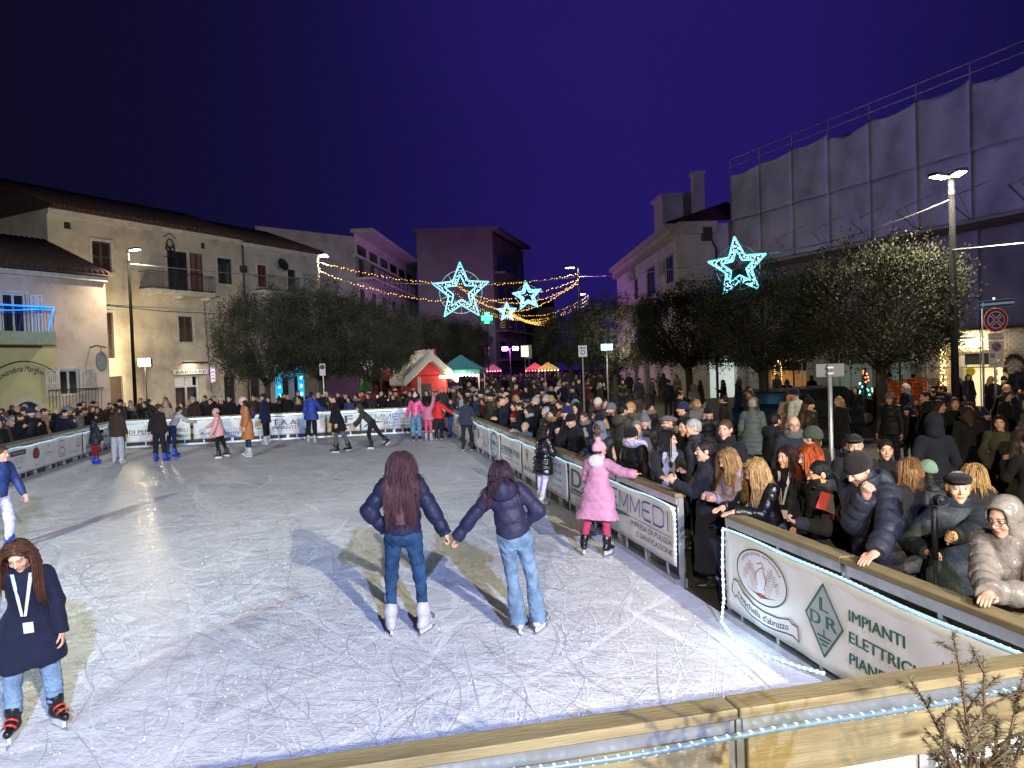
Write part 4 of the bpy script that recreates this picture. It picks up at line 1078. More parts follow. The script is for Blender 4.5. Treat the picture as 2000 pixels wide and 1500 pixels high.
b.strokes([tp(l) for l in ([(dcx, dcy - .11), (dcx, dcy - .19)], [(dcx - .024, dcy - .19), (dcx + .024, dcy - .19)], [(dcx - .017, dcy - .235), (dcx + .017, dcy - .235)], [(dcx - .009, dcy - .28), (dcx + .009, dcy - .28)])], .017, 'dgreen', 2, 'earth_mark')
for i, t in enumerate(('IMPIANTI', 'ELETTRICI', 'PIANELLA')): b.text(t, TU(.534), TU(.534 + (.162, .188, .172)[i]), TV(.594 - i * .232), TV(.715 - i * .232), 'dgreen', .07)
for k in range(5): b.poly(tp([(.775 + .02 * k, .45), (.79 + .02 * k, .66 + .05 * (k % 2)), (.80 + .02 * k, .45)]), ('brown', 'purple', 'orange', 'gold', 'red')[k], 0, 'pencil')
b.ell(TU(.90), .62, .05, .17, 'lime'); b.ell(TU(.91), .62, .03, .1, 'green', .02, 1); b.ell(TU(.975), .5, .03, .25, 'tan')

Banner('F', .1, 6.0, 'white banner hung inside the bare pine fence, seen from behind', .1, .79)
Banner('F', 6.1, 11.9, 'second white banner hung inside the pine fence, seen from behind', .1, .79)
# ------------------------------------------------------------------ buildings
class Facade:
    """vertical plane through two ground points; local x along it to the right, y into the building, z up"""
    def __init__(s, p0, p1):
        s.p0 = Vector((p0[0], p0[1], 0)); d = Vector((p1[0], p1[1], 0)) - s.p0; s.L = d.length; s.d = d.normalized(); s.n = Vector((s.d.y, -s.d.x, 0)); s.a = ang(s.d)
    def uz(s, x, y, off=0.0):
        r = ray(x, y); o = s.p0 + s.n * off; t = (o - Vector((0, 0, 0))).dot(s.n) / r.dot(s.n) if 0 else ((o.x * s.n.x + o.y * s.n.y)) / (r.x * s.n.x + r.y * s.n.y)
        P = Vector((r.x * t, r.y * t, CAMZ + r.z * t)); return (P - s.p0).dot(s.d), P.z
    def rect(s, x0, y0, x1, y1, off=0.0):
        xm, ym = (x0 + x1) / 2, (y0 + y1) / 2
        return s.uz(x0, ym, off)[0], s.uz(x1, ym, off)[0], s.uz(xm, y1, off)[1], s.uz(xm, y0, off)[1]
    def world(s, u, z=0.0, out=0.0): p = s.p0 + s.d * u + s.n * out; return Vector((p.x, p.y, z))
def wall_holes(u0, u1, z0, z1, holes, depth=.22, y=0.0):
    us = sorted({u0, u1, *[min(max(h[i], u0), u1) for h in holes for i in (0, 1)]}); zs = sorted({z0, z1, *[min(max(h[i], z0), z1) for h in holes for i in (2, 3)]})
    m = MB()
    for a, b in zip(us, us[1:]):
        for c, d in zip(zs, zs[1:]):
            uc, zc = (a + b) / 2, (c + d) / 2
            if any(h[0] < uc < h[1] and h[2] < zc < h[3] for h in holes): continue
            m.add([(a, y, c), (b, y, c), (b, y, d), (a, y, d)], [(0, 1, 2, 3)])
    for a, b, c, d in holes:
        for (p, q) in (((a, c), (a, d)), ((a, d), (b, d)), ((b, d), (b, c)), ((b, c), (a, c))):
            m.add([(p[0], y, p[1]), (q[0], y, q[1]), (q[0], y + depth, q[1]), (p[0], y + depth, p[1])], [(0, 1, 2, 3)])
    return m
M('plaster_cream', (.50, .43, .33), rough=.9, var=.16, scale=.8, bump=.25, bscale=18, dirt=((.24, .20, .15), .7, .8))
M('plaster_grey', (.42, .39, .36), rough=.9, var=.16, scale=.8, bump=.25, bscale=18, dirt=((.2, .18, .16), .7, .8))
M('plaster_pink', (.52, .42, .35), rough=.9, var=.12, scale=.7, bump=.25, bscale=18, dirt=((.28, .22, .18), .8, .75))
M('plaster_yellow', (.50, .46, .24), rough=.9, var=.12, scale=.7, bump=.25, bscale=18, dirt=((.34, .30, .18), .5, .5))
M('plaster_white', (.60, .58, .55), rough=.9, var=.12, scale=.9, bump=.2, bscale=20, dirt=((.36, .34, .32), .5, .5))
M('plaster_lilac', (.34, .30, .34), rough=.9, var=.12, scale=.6, bump=.2, bscale=20, dirt=((.22, .2, .22), .4, .5))
M('stone_trim', (.50, .46, .40), rough=.85, var=.18, scale=3, bump=.3, bscale=30)
M('shutter_brown', (.075, .05, .04), rough=.6, var=.2, scale=8); M('shutter_white', (.55, .56, .58), rough=.6, var=.12); M('shutter_red', (.14, .03, .03), rough=.6, var=.2)
M('shutter_dark', (.03, .03, .034), rough=.6, var=.2); M('roof_tile', (.06, .035, .028), rough=.85, var=.4, scale=6, bump=.4, bscale=20)
M('roof_red', (.16, .05, .04), rough=.85, var=.3, scale=4, bump=.4, bscale=20); M('glass_dark', (.015, .018, .022), rough=.08, spec=.8, var=.05)
M('iron', (.025, .023, .022), rough=.55, var=.2, spec=.4); M('green_paint', (.34, .40, .26), rough=.7, var=.12); M('copper', (.08, .06, .05), rough=.5, metal=.4)

def shutters(m, u0, u1, z0, z1, y, slats=True):
    """two closed louvred leaves"""
    w = (u1 - u0) / 2
    for i in range(2):
        a, b = u0 + i * w + .01, u0 + (i + 1) * w - .01
        m.box(a, a + .06, y, y + .04, z0, z1); m.box(b - .06, b, y, y + .04, z0, z1); m.box(a + .06, b - .06, y + .001, y + .039, z0, z0 + .07); m.box(a + .06, b - .06, y + .001, y + .039, z1 - .07, z1); 
        zm = (z0 + z1) / 2; m.box(a + .06, b - .06, y + .001, y + .039, zm - .035, zm + .035)
        n = int((z1 - z0 - .14) / .09)
        for k in range(n):
            z = z0 + .08 + (k + .5) * (z1 - z0 - .16) / n
            m.add([(a + .06, y + .006, z - .035), (b - .06, y + .006, z - .035), (b - .06, y + .034, z + .03), (a + .06, y + .034, z + .03)], [(0, 1, 2, 3)])
def window(par, r, kind='shut', mat='shutter_brown', trim='stone_trim', sill=True, y=0.0, frame_w=.12):
    u0, u1, z0, z1 = r
    w = MB()
    if kind == 'shut': shutters(w, u0, u1, z0, z1, y + .07); o = w.build('window_shutter', MATS[mat], par)
    elif kind == 'glass':
        w.box(u0, u1, y + .16, y + .18, z0, z1); o = w.build('window_pane', MATS['glass_dark'], par); f = MB()
        for a, b in ((u0, u0 + .06), (u1 - .06, u1), ((u0 + u1) / 2 - .04, (u0 + u1) / 2 + .04)): f.box(a, b, y + .11, y + .158, z0, z1)
        f.box(u0 + .06, (u0 + u1) / 2 - .04, y + .112, y + .156, z0, z0 + .07); f.box((u0 + u1) / 2 + .04, u1 - .06, y + .112, y + .156, z0, z0 + .07)
        f.box(u0 + .06, (u0 + u1) / 2 - .04, y + .112, y + .156, z1 - .07, z1); f.box((u0 + u1) / 2 + .04, u1 - .06, y + .112, y + .156, z1 - .07, z1)
        f.build('frame', MATS[mat], o)
    else: w.box(u0, u1, y + .12, y + .16, z0, z1); o = w.build('door_leaf' if kind == 'door' else 'window_pane', MATS[mat], par)
    if trim:
        t = MB(); f = frame_w; t.box(u0 - f, u0, y - .03, y + .02, z0, z1); t.box(u1, u1 + f, y - .03, y + .02, z0, z1); t.box(u0 - f, u1 + f, y - .035, y + .02, z1, z1 + f); t.build('surround', MATS[trim], o)
        if sill: MB().box(u0 - f - .05, u1 + f + .05, y - .12, y + .02, z0 - .09, z0).build('sill', MATS[trim], o)
    return o
def balcony(par, u0, u1, z, dep=.9, h=.95, slab='stone_trim', rail='iron', step=.12):
    s = MB(); s.box(u0, u1, -dep, 0, z - .16, z); s.box(u0 + .05, u1 - .05, -dep + .06, 0, z - .24, z - .161)
    for k in range(3): x = u0 + .25 + k * (u1 - u0 - .5) / 2; s.box(x - .08, x + .08, -dep * .7, 0, z - .42, z - .241)
    o = s.build('balcony_slab', MATS[slab], par); r = MB()
    for zz in (z + .08, z + h): r.box(u0, u1, -dep + .02, -dep + .05, zz - .018, zz + .018); r.box(u0, u0 + .03, -dep + .051, -.002, zz - .018, zz + .018); r.box(u1 - .03, u1, -dep + .051, -.002, zz - .018, zz + .018)
    n = int((u1 - u0) / step)
    for k in range(n + 1): x = u0 + .015 + k * (u1 - u0 - .03) / n; r.tube([(x, -dep + .035, z), (x, -dep + .035, z + h)], .009, 5)
    for k in range(int(dep / step)): r.tube([(u0 + .015, -dep + .05 + k * step, z), (u0 + .015, -dep + .05 + k * step, z + h)], .009, 5); r.tube([(u1 - .015, -dep + .05 + k * step, z), (u1 - .015, -dep + .05 + k * step, z + h)], .009, 5)
    r.build('railing', MATS[rail], o); return o
def roof_block(par, u0, u1, z, dep, rise, over=.45, mat='roof_tile', tiles=True):
    """sloping tiled roof rising away from the front, with a row of rounded tile ends at the eaves"""
    m = MB(); m.add([(u0 - .1, -over, z), (u1 + .1, -over, z), (u1 + .1, dep * .5, z + rise), (u0 - .1, dep * .5, z + rise), (u0 - .1, dep + over, z), (u1 + .1, dep + over, z),
                     (u0 - .1, -over, z - .12), (u1 + .1, -over, z - .12), (u1 + .1, dep + over, z - .12), (u0 - .1, dep + over, z - .12)],
                    [(0, 1, 2, 3), (3, 2, 5, 4), (0, 6, 7, 1), (4, 5, 8, 9), (6, 9, 8, 7), (0, 3, 4, 9, 6), (1, 7, 8, 5, 2)])
    o = m.build('roof', MATS[mat], par)
    if tiles:
        t = MB(); n = int((u1 - u0) / .24); sl = math.atan2(rise, dep * .5 + over)
        for k in range(n):
            x = u0 + (k + .5) * (u1 - u0) / n; L = math.hypot(rise, dep * .5 + over)
            pts = [(x, -over - .04 + L * math.cos(sl) * f, z + .03 + L * math.sin(sl) * f) for f in (0, .5, 1)]
            t.tube(pts, .085, 6, True)
        tag(t.build('roof_tiles', MATS[mat], o, True), kind='stuff')
    return o
def shell(par, u0, u1, z1, dep, mat, z0=GZ, front=None):
    """side and back walls"""
    m = MB(); m.add([(u0, 0, z0), (u0, dep, z0), (u1, dep, z0), (u1, 0, z0), (u0, 0, z1), (u0, dep, z1), (u1, dep, z1), (u1, 0, z1)], [(0, 4, 5, 1), (1, 5, 6, 2), (2, 6, 7, 3), (4, 7, 6, 5)])
    return m.build('side_wall', MATS[mat], par)

# ---- left row: pale three-storey house with barber shop (one facade line shared with its neighbour)
pa, pb = at_z(90, 402, 11.0), at_z(622, 492, 11.0)
FL = Facade(pa, pb)
uS = FL.uz(476, 560)[0]
t = thing('town_house', 'long cream plastered house with barber shop and iron balcony', 'house', FL.world(0), FL.a)
def fr(*r): return FL.rect(*r)
wins = [(fr(125, 433, 139, 447), 'pane', 'shutter_dark'), (fr(393, 474, 402, 486), 'pane', 'shutter_dark'), (fr(180, 472, 217, 531), 'shut', 'shutter_brown'), (fr(425, 505, 453, 555), 'shut', 'shutter_dark'),
        (fr(198, 610, 222, 700), 'shut', 'shutter_brown'), (fr(349, 618, 377, 668), 'shut', 'shutter_brown')]
bdoor = fr(327, 491, 367, 570); gdoor = fr(206, 735, 240, 790); bshop = fr(341, 734, 390, 790); bshop = (bshop[0], bshop[1], GZ + .02, 2.5)
arch = fr(437, 716, 460, 790); door2 = None
holes = [w[0] for w in wins] + [bdoor, (gdoor[0], gdoor[1], GZ, gdoor[3]), bshop, (arch[0], arch[1], GZ, 2.3)]
wall_holes(0, uS, GZ, 11.0, holes).build('wall', MATS['plaster_cream'], t)
shell(t, 0, uS, 11.0, 10, 'plaster_cream')
for w in wins: window(t, *w, trim=None if w[1] == 'pane' else 'stone_trim', sill=w[1] != 'pane')
window(t, bdoor, 'shut', 'shutter_dark', sill=False)
sl = MB(); shutters(sl, bdoor[1] + .12, bdoor[1] + .95, bdoor[2], bdoor[3], -.08); sl.build('window_shutter', MATS['shutter_red'], t)
r = fr(257, 520, 391, 572); balcony(t, r[0] + .4, r[1] + .35, bdoor[2] - .02)
window(t, (gdoor[0], gdoor[1], GZ, gdoor[3]), 'door', 'shutter_brown', sill=False)
window(t, (arch[0], arch[1], GZ, 2.3), 'door', 'shutter_dark', trim=None)
m = MB(); c = (arch[0] + arch[1]) / 2; rr = (arch[1] - arch[0]) / 2
m.ring(c, 2.3, rr + .22, rr + .22, .22, -.04, .02, 20, 0, 180); m.box(arch[0] - .22, arch[0], -.04, .02, GZ, 2.3); m.box(arch[1], arch[1] + .22, -.04, .02, GZ, 2.3); m.build('arch_surround', MATS['stone_trim'], t)
m = MB(); m.poly([(c + rr * math.cos(q), 2.3 + rr * math.sin(q)) for q in np.linspace(0, math.pi, 13)], -.012, -.002); m.build('fanlight', MATS['shutter_dark'], t)
roof_block(t, 0, uS, 11.0, 10, 2.1)
m = MB(); m.box(0, uS, -.12, 0, 10.62, 10.86); m.box(0, uS, -.22, 0, 10.861, 10.98); m.build('cornice', MATS['stone_trim'], t)
MB().box(0, uS, -.05, 0, FL.uz(300, 604)[1] - .06, FL.uz(300, 604)[1] + .06).build('string_course', MATS['stone_trim'], t)
m = MB(); m.tube([(uS - .05, -.1, 10.6), (uS - .05, -.1, .2)], .06, 8); m.box(uS - .25, uS + .1, -.28, 0, 8.9, 9.3); m.build('downpipe', MATS['copper'], t)
# wrought iron scroll over the balcony door
u, z = FL.uz(330, 482); m = MB()
for k in (-1, 1): m.tube([(u + k * (.12 + .1 * q), -.1, z - .6 + .5 * q) for q in np.linspace(0, 1.6, 7)], .025, 5); m.ring(u + k * .16, z - .1, .16, .16, .04, -.12, -.08, 16)
m.ring(u, z + .15, .22, .3, .05, -.12, -.08, 20); m.tube([(u - .4, -.1, z + .5), (u, -.1, z + .75), (u + .4, -.1, z + .5)], .025, 5); m.tube([(u - .42, -.1, z - .6), (u + .42, -.1, z - .6)], .025, 5); m.build('iron_scroll', MATS['iron'], t)
# cables along the wall
m = MB(); c0 = FL.uz(398, 590); m.tube([(c0[0], -.05, 6.9), (c0[0] + .1, -.05, 4), (c0[0] + .25, -.05, 1.5)], .02, 5); m.tube([(1.2, -.05, 6.4), (6, -.06, 6.2), (uS - .2, -.05, 6.25)], .018, 5); m.build('cable', MATS['iron'], t)
m = MB(); m.box(c0[0] - .15, c0[0] + .35, -.14, 0, 7.0, 7.15); m.tube([(c0[0], -.1, 7.2), (c0[0] + .9, -.3, 7.25)], .02, 5); m.build('bracket', MATS['iron'], t)
# barber shop: lit interior, sign
E('shop_light', (1.0, .88, .7), 1.0); E('shop_cold', (.75, .9, 1.0), 1.4); E('sign_white', (1, .95, .85), 2.2); E('blue_neon', (.01, .16, 1.0), 2.6); E('cyan_glow', (.01, .50, .95), .9); E('teal_glow', (.1, .5, .45), .35)
m = MB(); u0, u1, z0, z1 = bshop
m.box(u0, u1, .6, .62, z0, z1); m.build('shop_back', E('barber_inside', (.9, .8, .62), .35), t)
m = MB()
for a, b in ((u0, u0 + .12), ((u0 + u1) / 2 - .05, (u0 + u1) / 2 + .05), (u1 - .12, u1)): m.box(a, b, .1, .16, z0, z1)
m.box(u0 + .12, (u0 + u1) / 2 - .05, .101, .159, 1.9, 2.0); m.box((u0 + u1) / 2 + .05, u1 - .12, .101, .159, 1.9, 2.0); m.build('shop_frame', MATS['shutter_white'], t)
m = MB(); m.box(u0 + .25, u1 - .2, .3, .5, GZ, 1.9); m.build('shop_shelf', MATS['shutter_brown'], t)
sgn = thing('barber_sign', 'dark letters reading BARBIERE on white lit board over the shop', 'sign', FL.world(0), FL.a)
bz0, bz1 = FL.uz(365, 731)[1], FL.uz(365, 722)[1]; q0, q1 = FL.uz(337, 727)[0], FL.uz(403, 727)[0]
MB().box(q0, q1, -.12, -.02, bz0, bz1).build('board', M('board_white', (.75, .72, .66), rough=.5, var=.05), sgn)
m = MB(); text_in(m, 'BARBIERE', q0 + .12, q1 - .12, bz0 + .05, bz1 - .05, -.124, .02); m.build('lettering', MATS['ink_black'], sgn)
lamp('barber_lamp', 'AREA', FL.world((q0 + q1) / 2, bz1 + .35, .5), 20, (1, .9, .7), FL.world((q0 + q1) / 2, bz0 - .5, .1), .6)
m = MB(); m.tube([(q0 + .4, -.02, bz1 + .3), (q0 + .4, -.5, bz1 + .38)], .02, 6); m.tube([(q1 - .4, -.02, bz1 + .3), (q1 - .4, -.5, bz1 + .38)], .02, 6); m.box(q0 + .3, q1 - .3, -.6, -.45, bz1 + .34, bz1 + .44); m.build('lamp_rail', MATS['iron'], sgn)
# barber pole
pu, pz = FL.uz(408, 732); bp = thing('barber_pole', 'small lit red, white and blue striped barber pole beside the shop', 'barber pole', FL.world(pu, pz, .35), FL.a)
def stripes():
    m, n, b = _nodes('barber_stripes'); MATS['barber_stripes'] = m; L = n.links.new
    tcn = n.nodes.new('ShaderNodeTexCoord'); w = n.nodes.new('ShaderNodeTexWave'); w.inputs['Scale'].default_value = 1.6; w.bands_direction = 'DIAGONAL'; L(tcn.outputs['Object'], w.inputs[0])
    cr_ = n.nodes.new('ShaderNodeValToRGB'); cr_.color_ramp.interpolation = 'CONSTANT'; L(w.outputs['Fac'], cr_.inputs[0])
    cr_.color_ramp.elements[0].color = (.9, .1, .08, 1); cr_.color_ramp.elements[1].position = .3; cr_.color_ramp.elements[1].color = (.9, .95, 1, 1); e = cr_.color_ramp.elements.new(.7); e.color = (.1, .3, .9, 1)
    L(cr_.outputs[0], b.inputs['Base Color']); L(cr_.outputs[0], b.inputs['Emission Color']); b.inputs['Emission Strength'].default_value = 1.2; return m
MB().lathe([(.12, -.4), (.13, -.38), (.13, .38), (.12, .4)], 14).build('striped_tube', stripes(), bp, True)
MB().lathe([(.05, .4), (.16, .41), (.15, .5), (.05, .56)], 14).build('pole_cap', MATS['alu'], bp, True); MB().lathe([(.05, -.56), (.15, -.5), (.16, -.41), (.05, -.4)], 14).build('pole_cap', MATS['alu'], bp, True)
m = MB(); m.tube([(0, .12, 0), (0, .34, 0)], .03, 6); m.build('bracket', MATS['alu'], bp)

# ---- narrower house next to it, with cyan shop front
L2 = FL.L; t = thing('town_house', 'narrow grey plastered house with red door above tree and cyan shop', 'house', FL.world(uS + .02), FL.a)
def f2(*r): a = FL.rect(*r); return (a[0] - uS - .02, a[1] - uS - .02, a[2], a[3])
W2 = L2 - uS - .02; ws = [(f2(503, 518, 521, 560), 'shut', 'shutter_red'), (f2(562, 527, 578, 572), 'shut', 'shutter_dark')]
sh2 = f2(543, 708, 587, 770); sh2 = (sh2[0], sh2[1], GZ, 3.0); dr2 = f2(489, 722, 508, 790); dr2 = (dr2[0], dr2[1], GZ, 2.6)
wall_holes(0, W2, GZ, 10.9, [w[0] for w in ws] + [sh2, dr2]).build('wall', MATS['plaster_grey'], t); shell(t, 0, W2, 10.9, 10, 'plaster_grey')
for w in ws: window(t, *w, sill=False)
window(t, dr2, 'door', 'shutter_dark', sill=False)
r = f2(500, 556, 566, 582); balcony(t, r[0] - .1, r[1] + .1, ws[0][0][2] - .3)
roof_block(t, 0, W2, 10.9, 10, 2.0); m = MB(); m.box(0, W2, -.16, 0, 10.5, 10.86); m.build('cornice', MATS['stone_trim'], t)
m = MB(); u0, u1, z0, z1 = sh2
m.box(u0 - .25, u0 + .3, -.06, -.01, GZ, z1 + .05); m.box(u1 - .3, u1 + .25, -.06, -.01, GZ, z1 + .05); m.box(u0 + .3, u1 - .3, -.06, -.01, z1 - .75, z1 + .05); m.build('lit_front', MATS['cyan_glow'], t)
m = MB()
for k in range(5): m.lathe([(.13, 0), (.13, .02)], 12, (0, 0, 0), Matrix.Translation((u1 - .03, -.065, .5 + k * .55)) @ Matrix.Rotation(R(90), 4, 'X')); m.lathe([(.1, 0), (.1, .02)], 12, (0, 0, 0), Matrix.Translation((u0 + .03, -.065, .5 + k * .55)) @ Matrix.Rotation(R(90), 4, 'X'))
m.lathe([(.25, 0), (.25, .02)], 16, (0, 0, 0), Matrix.Translation(((u0 + u1) / 2, -.065, z1 - .3)) @ Matrix.Rotation(R(90), 4, 'X')); m.build('disc_mark', E('cyan_white', (.6, .95, 1), 1.6), t)
MB().box(u0 + .3, u1 - .3, .3, .32, GZ, z1 - .75).build('shop_back', E('grey_inside', (.25, .22, .25), .25), t); MB().box(u0 + .35, u0 + 1.0, .12, .2, GZ, z1 - .8).build('shop_door', MATS['shutter_dark'], t)
u, z = FL.uz(541, 518); m = MB(); q = Matrix.Translation((u - uS, -.5, z)) @ Matrix.Rotation(R(70), 4, 'X'); m.lathe([(.02, -.08), (.25, -.04), (.42, .05), (.43, .06), (.25, -.02), (.02, -.06)], 16, (0, 0, 0), q); m.tube([(u - uS, -.45, z), (u - uS, 0, z - .2)], .025, 6); m.build('satellite_dish', MATS['iron'], t)

# ---- small two-storey house at the left edge: laundry, blue neon balcony
P1 = at_z(205, 545, 7.05); P0 = P1 - FL.d * 12; FH = Facade(P0, P1)
t = thing('town_house', 'two storey house with yellow ground floor and blue neon balcony', 'house', FH.world(0), FH.a)
def fh_(*r): return FH.rect(*r)
wu = fh_(6, 573, 52, 652); wd = fh_(117, 722, 156, 772); zsl = FH.uz(60, 650)[1]; zy = FH.uz(60, 675)[1]
holes = [wu, wd]
m = wall_holes(0, FH.L, zy + .02, 7.05, [wu]); m.build('wall', MATS['plaster_pink'], t)
ux = FH.uz(108, 700)[0]
m = wall_holes(0, ux, GZ, zy, []); m.build('lower_wall', MATS['plaster_yellow'], t); m = wall_holes(ux, FH.L, GZ, zy + .02, [wd]); m.build('lower_wall', MATS['plaster_pink'], t)
shell(t, 0, FH.L, 7.05, 9, 'plaster_pink'); 
for k, w in enumerate((wu, wd)):
    o = window(t, w, 'glass', 'shutter_white', trim='stone_trim', sill=False)
    for s in (-1, 1):
        q = MB(); a = w[0] - .62 if s < 0 else w[1] + .13; shutters(q, a, a + .5, w[2], w[3], -.06); q.build('shutter', MATS['shutter_white' if k == 0 else 'stone_trim'], o)
c = MB(); u0, u1, z0, z1 = wd
for a, b in ((u0 + .1, (u0 + u1) / 2 - .1), ((u0 + u1) / 2 + .15, u1 - .1)): c.add([(x, .22 + .02 * math.sin(x * 40), z) for z in (z0, z1) for x in np.linspace(a, b, 10)], [(i, i + 1, i + 11, i + 10) for i in range(9)])
c.build('curtain', MATS['teal_glow'], t)
b0 = FH.uz(107, 640, .9)[0]; r0 = 3.5
s = MB(); s.box(r0, b0, -.95, 0, zy, zsl); s.build('balcony_slab', MATS['green_paint'], t)
rb = MB()
for k in range(int((b0 - r0) / .13)): x = b0 - .04 - k * .13; rb.tube([(x, -.9, zsl), (x, -.9, zsl + .95)], .009, 5)
rb.box(r0, b0, -.92, -.88, zsl + .93, zsl + .97); rb.build('railing', MATS['iron'], t)
rope = thing('neon_rope_light', 'bright blue neon rope light along balcony rail of the yellow house', 'rope light', FH.world(0), FH.a)
n_ = MB(); zt = zsl + 1.0; n_.tube([(r0, -.94, zt + .05), (b0 - .6, -.95, zt), (b0, -.94, zt), (b0 + .0, -.9, zt - .02), (b0 - .02, -.5, zt - .05), (b0 - .02, -.02, zt)], .035, 6); n_.tube([(b0 - .05, -.95, zt - .02), (b0 - .16, -.95, zsl + .5), (b0 - .28, -.95, zsl + .05)], .035, 6)
n_.tube([(r0, -.96, zt - .12), (b0 - 1.8, -.97, zt - .2), (b0 - .6, -.96, zt - .1), (b0 - .1, -.96, zt - .08)], .025, 6); n_.build('tube', MATS['blue_neon'], rope, True)
lamp('neon_glow', 'POINT', FH.world(b0 - .8, zt, 1.3), 25, (.05, .3, 1), None, .2)
pl = thing('balcony_plant', 'dark bushy potted plant behind the blue neon balcony rail', 'plant', FH.world(b0 - 2.6, zsl, .5)); m = MB(); m.lathe([(.12, 0), (.17, .28), (.15, .28), (.15, .2)], 12); m.build('pot', MATS['copper'], pl)
M('leaf_dark', (.035, .055, .02), rough=.55, var=.5, scale=3, spec=.3)
gq = np.random.default_rng(5); m = MB()
for k in range(140): d = Vector(gq.normal(0, 1, 3)).normalized(); p = Vector((0, 0, .5)) + d * gq.uniform(.05, .32); e_ = Vector(gq.normal(0, 1, 3)) * .06; f_ = e_.cross(d) * 1.2; m.add([p - e_, p + f_ * .5, p + e_, p - f_ * .5], [(0, 1, 2, 3)])
tag(m.build('foliage', MATS['leaf_dark'], pl), kind='stuff')
roof_block(t, 0, FH.L, 7.25, 9, 2.0, .35); MB().box(0, FH.L, -.2, 0, 6.9, 7.1).build('cornice', MATS['stone_trim'], t)
# arched lettering on the wall
cl, zc = FH.uz(44, 722); l0 = FH.uz(-6, 740)[0]; l1 = FH.uz(97, 745)[0]; ztx = FH.uz(97, 745)[1]
sgn = thing('wall_lettering', 'arched dark metal script reading Lavanderia Margherita on the yellow wall', 'sign', FH.world(0), FH.a)
m = MB(); text_in(m, 'Lavanderia Margherita', l0, l1, ztx, ztx + .32, -.03, .006, .3, .36); m.build('lettering', MATS['iron'], sgn)
m = MB(); m.tube([(l0 - .25 + (l1 - l0 + .5) * q, -.04, ztx + .36 + .5 * (1 - (2 * q - 1) ** 2)) for q in np.linspace(0, 1, 14)], .025, 5); m.build('arch_bar', MATS['iron'], sgn)
# lower arch and small balcony at street level
q0 = FH.uz(12, 800)[0]; q1 = FH.uz(92, 800)[0]; qz = FH.uz(50, 777)[1]
m = MB(); m.ring((q0 + q1) / 2, qz - .9, (q1 - q0) / 2, .9, .16, -.05, .03, 24, 0, 180); m.build('arch_surround', MATS['stone_trim'], t)
m = MB(); m.poly([((q0 + q1) / 2 + ((q1 - q0) / 2 - .16) * math.cos(q), qz - .9 + .74 * math.sin(q)) for q in np.linspace(0, math.pi, 14)] , -.012, -.002); m.build('arch_dark_panel', MATS['shutter_dark'], t)  # flat dark panel stands in for the dark arch opening
rb = MB(); a0, a1 = wd[0] - .7, wd[1] + .8
for k in range(int((a1 - a0) / .14) + 1): rb.tube([(a0 + k * .14, -.4, wd[2] - .75), (a0 + k * .14, -.4, wd[2] + .25)], .01, 5)
rb.box(a0, a1, -.42, -.38, wd[2] + .24, wd[2] + .28); rb.box(a0, a1, -.42, 0, wd[2] - .85, wd[2] - .75); rb.build('railing', MATS['iron'], t)
u, z = FH.uz(190, 706); lt = thing('wall_lantern_sign', 'oval hanging iron sign on bracket at the corner of the small house', 'sign', FH.world(u, z, .3), FH.a); m = MB(); m.ring(0, 0, .24, .45, .05, -.04, .04, 24); m.poly([(.2 * math.cos(q), .41 * math.sin(q)) for q in np.linspace(0, 2 * math.pi, 20, endpoint=False)], -.02, .02); m.build('oval_board', M('old_board', (.2, .22, .22), rough=.6), lt); m = MB(); m.tube([(-.3, .3, .62), (-.2, 0, .7), (.25, 0, .62)], .03, 6); m.tube([(0, 0, .45), (0, 0, .66)], .015, 5); m.build('bracket', MATS['iron'], lt)

# ---- blocks further down the street on the left
def block(label, p0, p1, h, dep, mat, name='apartment_building'):
    f = Facade(p0, p1); t = thing(name, label, 'building', f.world(0), f.a); return f, t
c0 = at_d(697, 600, 62); f3, t = block('apartment block with blank pale end wall and long glazed balconies', at_d(505, 600, 56), c0, 14, 30, 'plaster_lilac')
hz = f3.uz(600, 452)[1]; wall_holes(0, f3.L, GZ, hz, []).build('end_wall', MATS['plaster_grey'], t)
sd = Facade((c0.x, c0.y), (c0.x + 1.8, c0.y + 26)); rel = f3.a
sidet = MB(); 
def side_pts(u, z, out=0.0): p = sd.world(u, z, out); q = Matrix.Rotation(-f3.a, 3, 'Z') @ (p - f3.world(0)); return (q.x, q.y, p.z)
m = MB(); m.add([side_pts(0, GZ), side_pts(26, GZ), side_pts(26, hz + .5), side_pts(0, hz + .5)], [(0, 1, 2, 3)]); m.add([(0, 0, hz), (f3.L, 0, hz), side_pts(26, hz), (0, 26, hz)], [(0, 1, 2, 3)]); m.build('street_wall', MATS['plaster_white'], t)
def side_box(m, u0, u1, o0, o1, z0, z1): v = [side_pts(u, z, o) for z in (z0, z1) for o in (o0, o1) for u in (u0, u1)]; m.add(v, [(0, 2, 3, 1), (4, 5, 7, 6), (0, 1, 5, 4), (2, 6, 7, 3), (0, 4, 6, 2), (1, 3, 7, 5)])
for lv, z in enumerate((4.0, 7.2, 10.4)):
    m = MB(); side_box(m, .3, 24, 0, 1.5, z - .2, z); o = m.build('balcony_slab', MATS['plaster_white'], t)
    m = MB(); side_box(m, .3, 24, 1.42, 1.46, z + .85, z + .92)
    for k in range(13): side_box(m, .35 + k * 1.96, .41 + k * 1.96, 1.4, 1.5, z - .35, z + .92)
    m.build('railing', MATS['iron'], o)
    for k in range(12): m = MB(); side_box(m, .5 + k * 1.96, 2.2 + k * 1.96, 1.43, 1.45, z + .1, z + .82); m.build('railing_panel', M('frosted_panel', (.30, .32, .34), rough=.3, var=.1), o)
    for k in range(6): m = MB(); side_box(m, 1.2 + k * 4, 2.5 + k * 4, -.05, .03, z, z + 2.3); m.build('window_pane', MATS['glass_dark'], t)
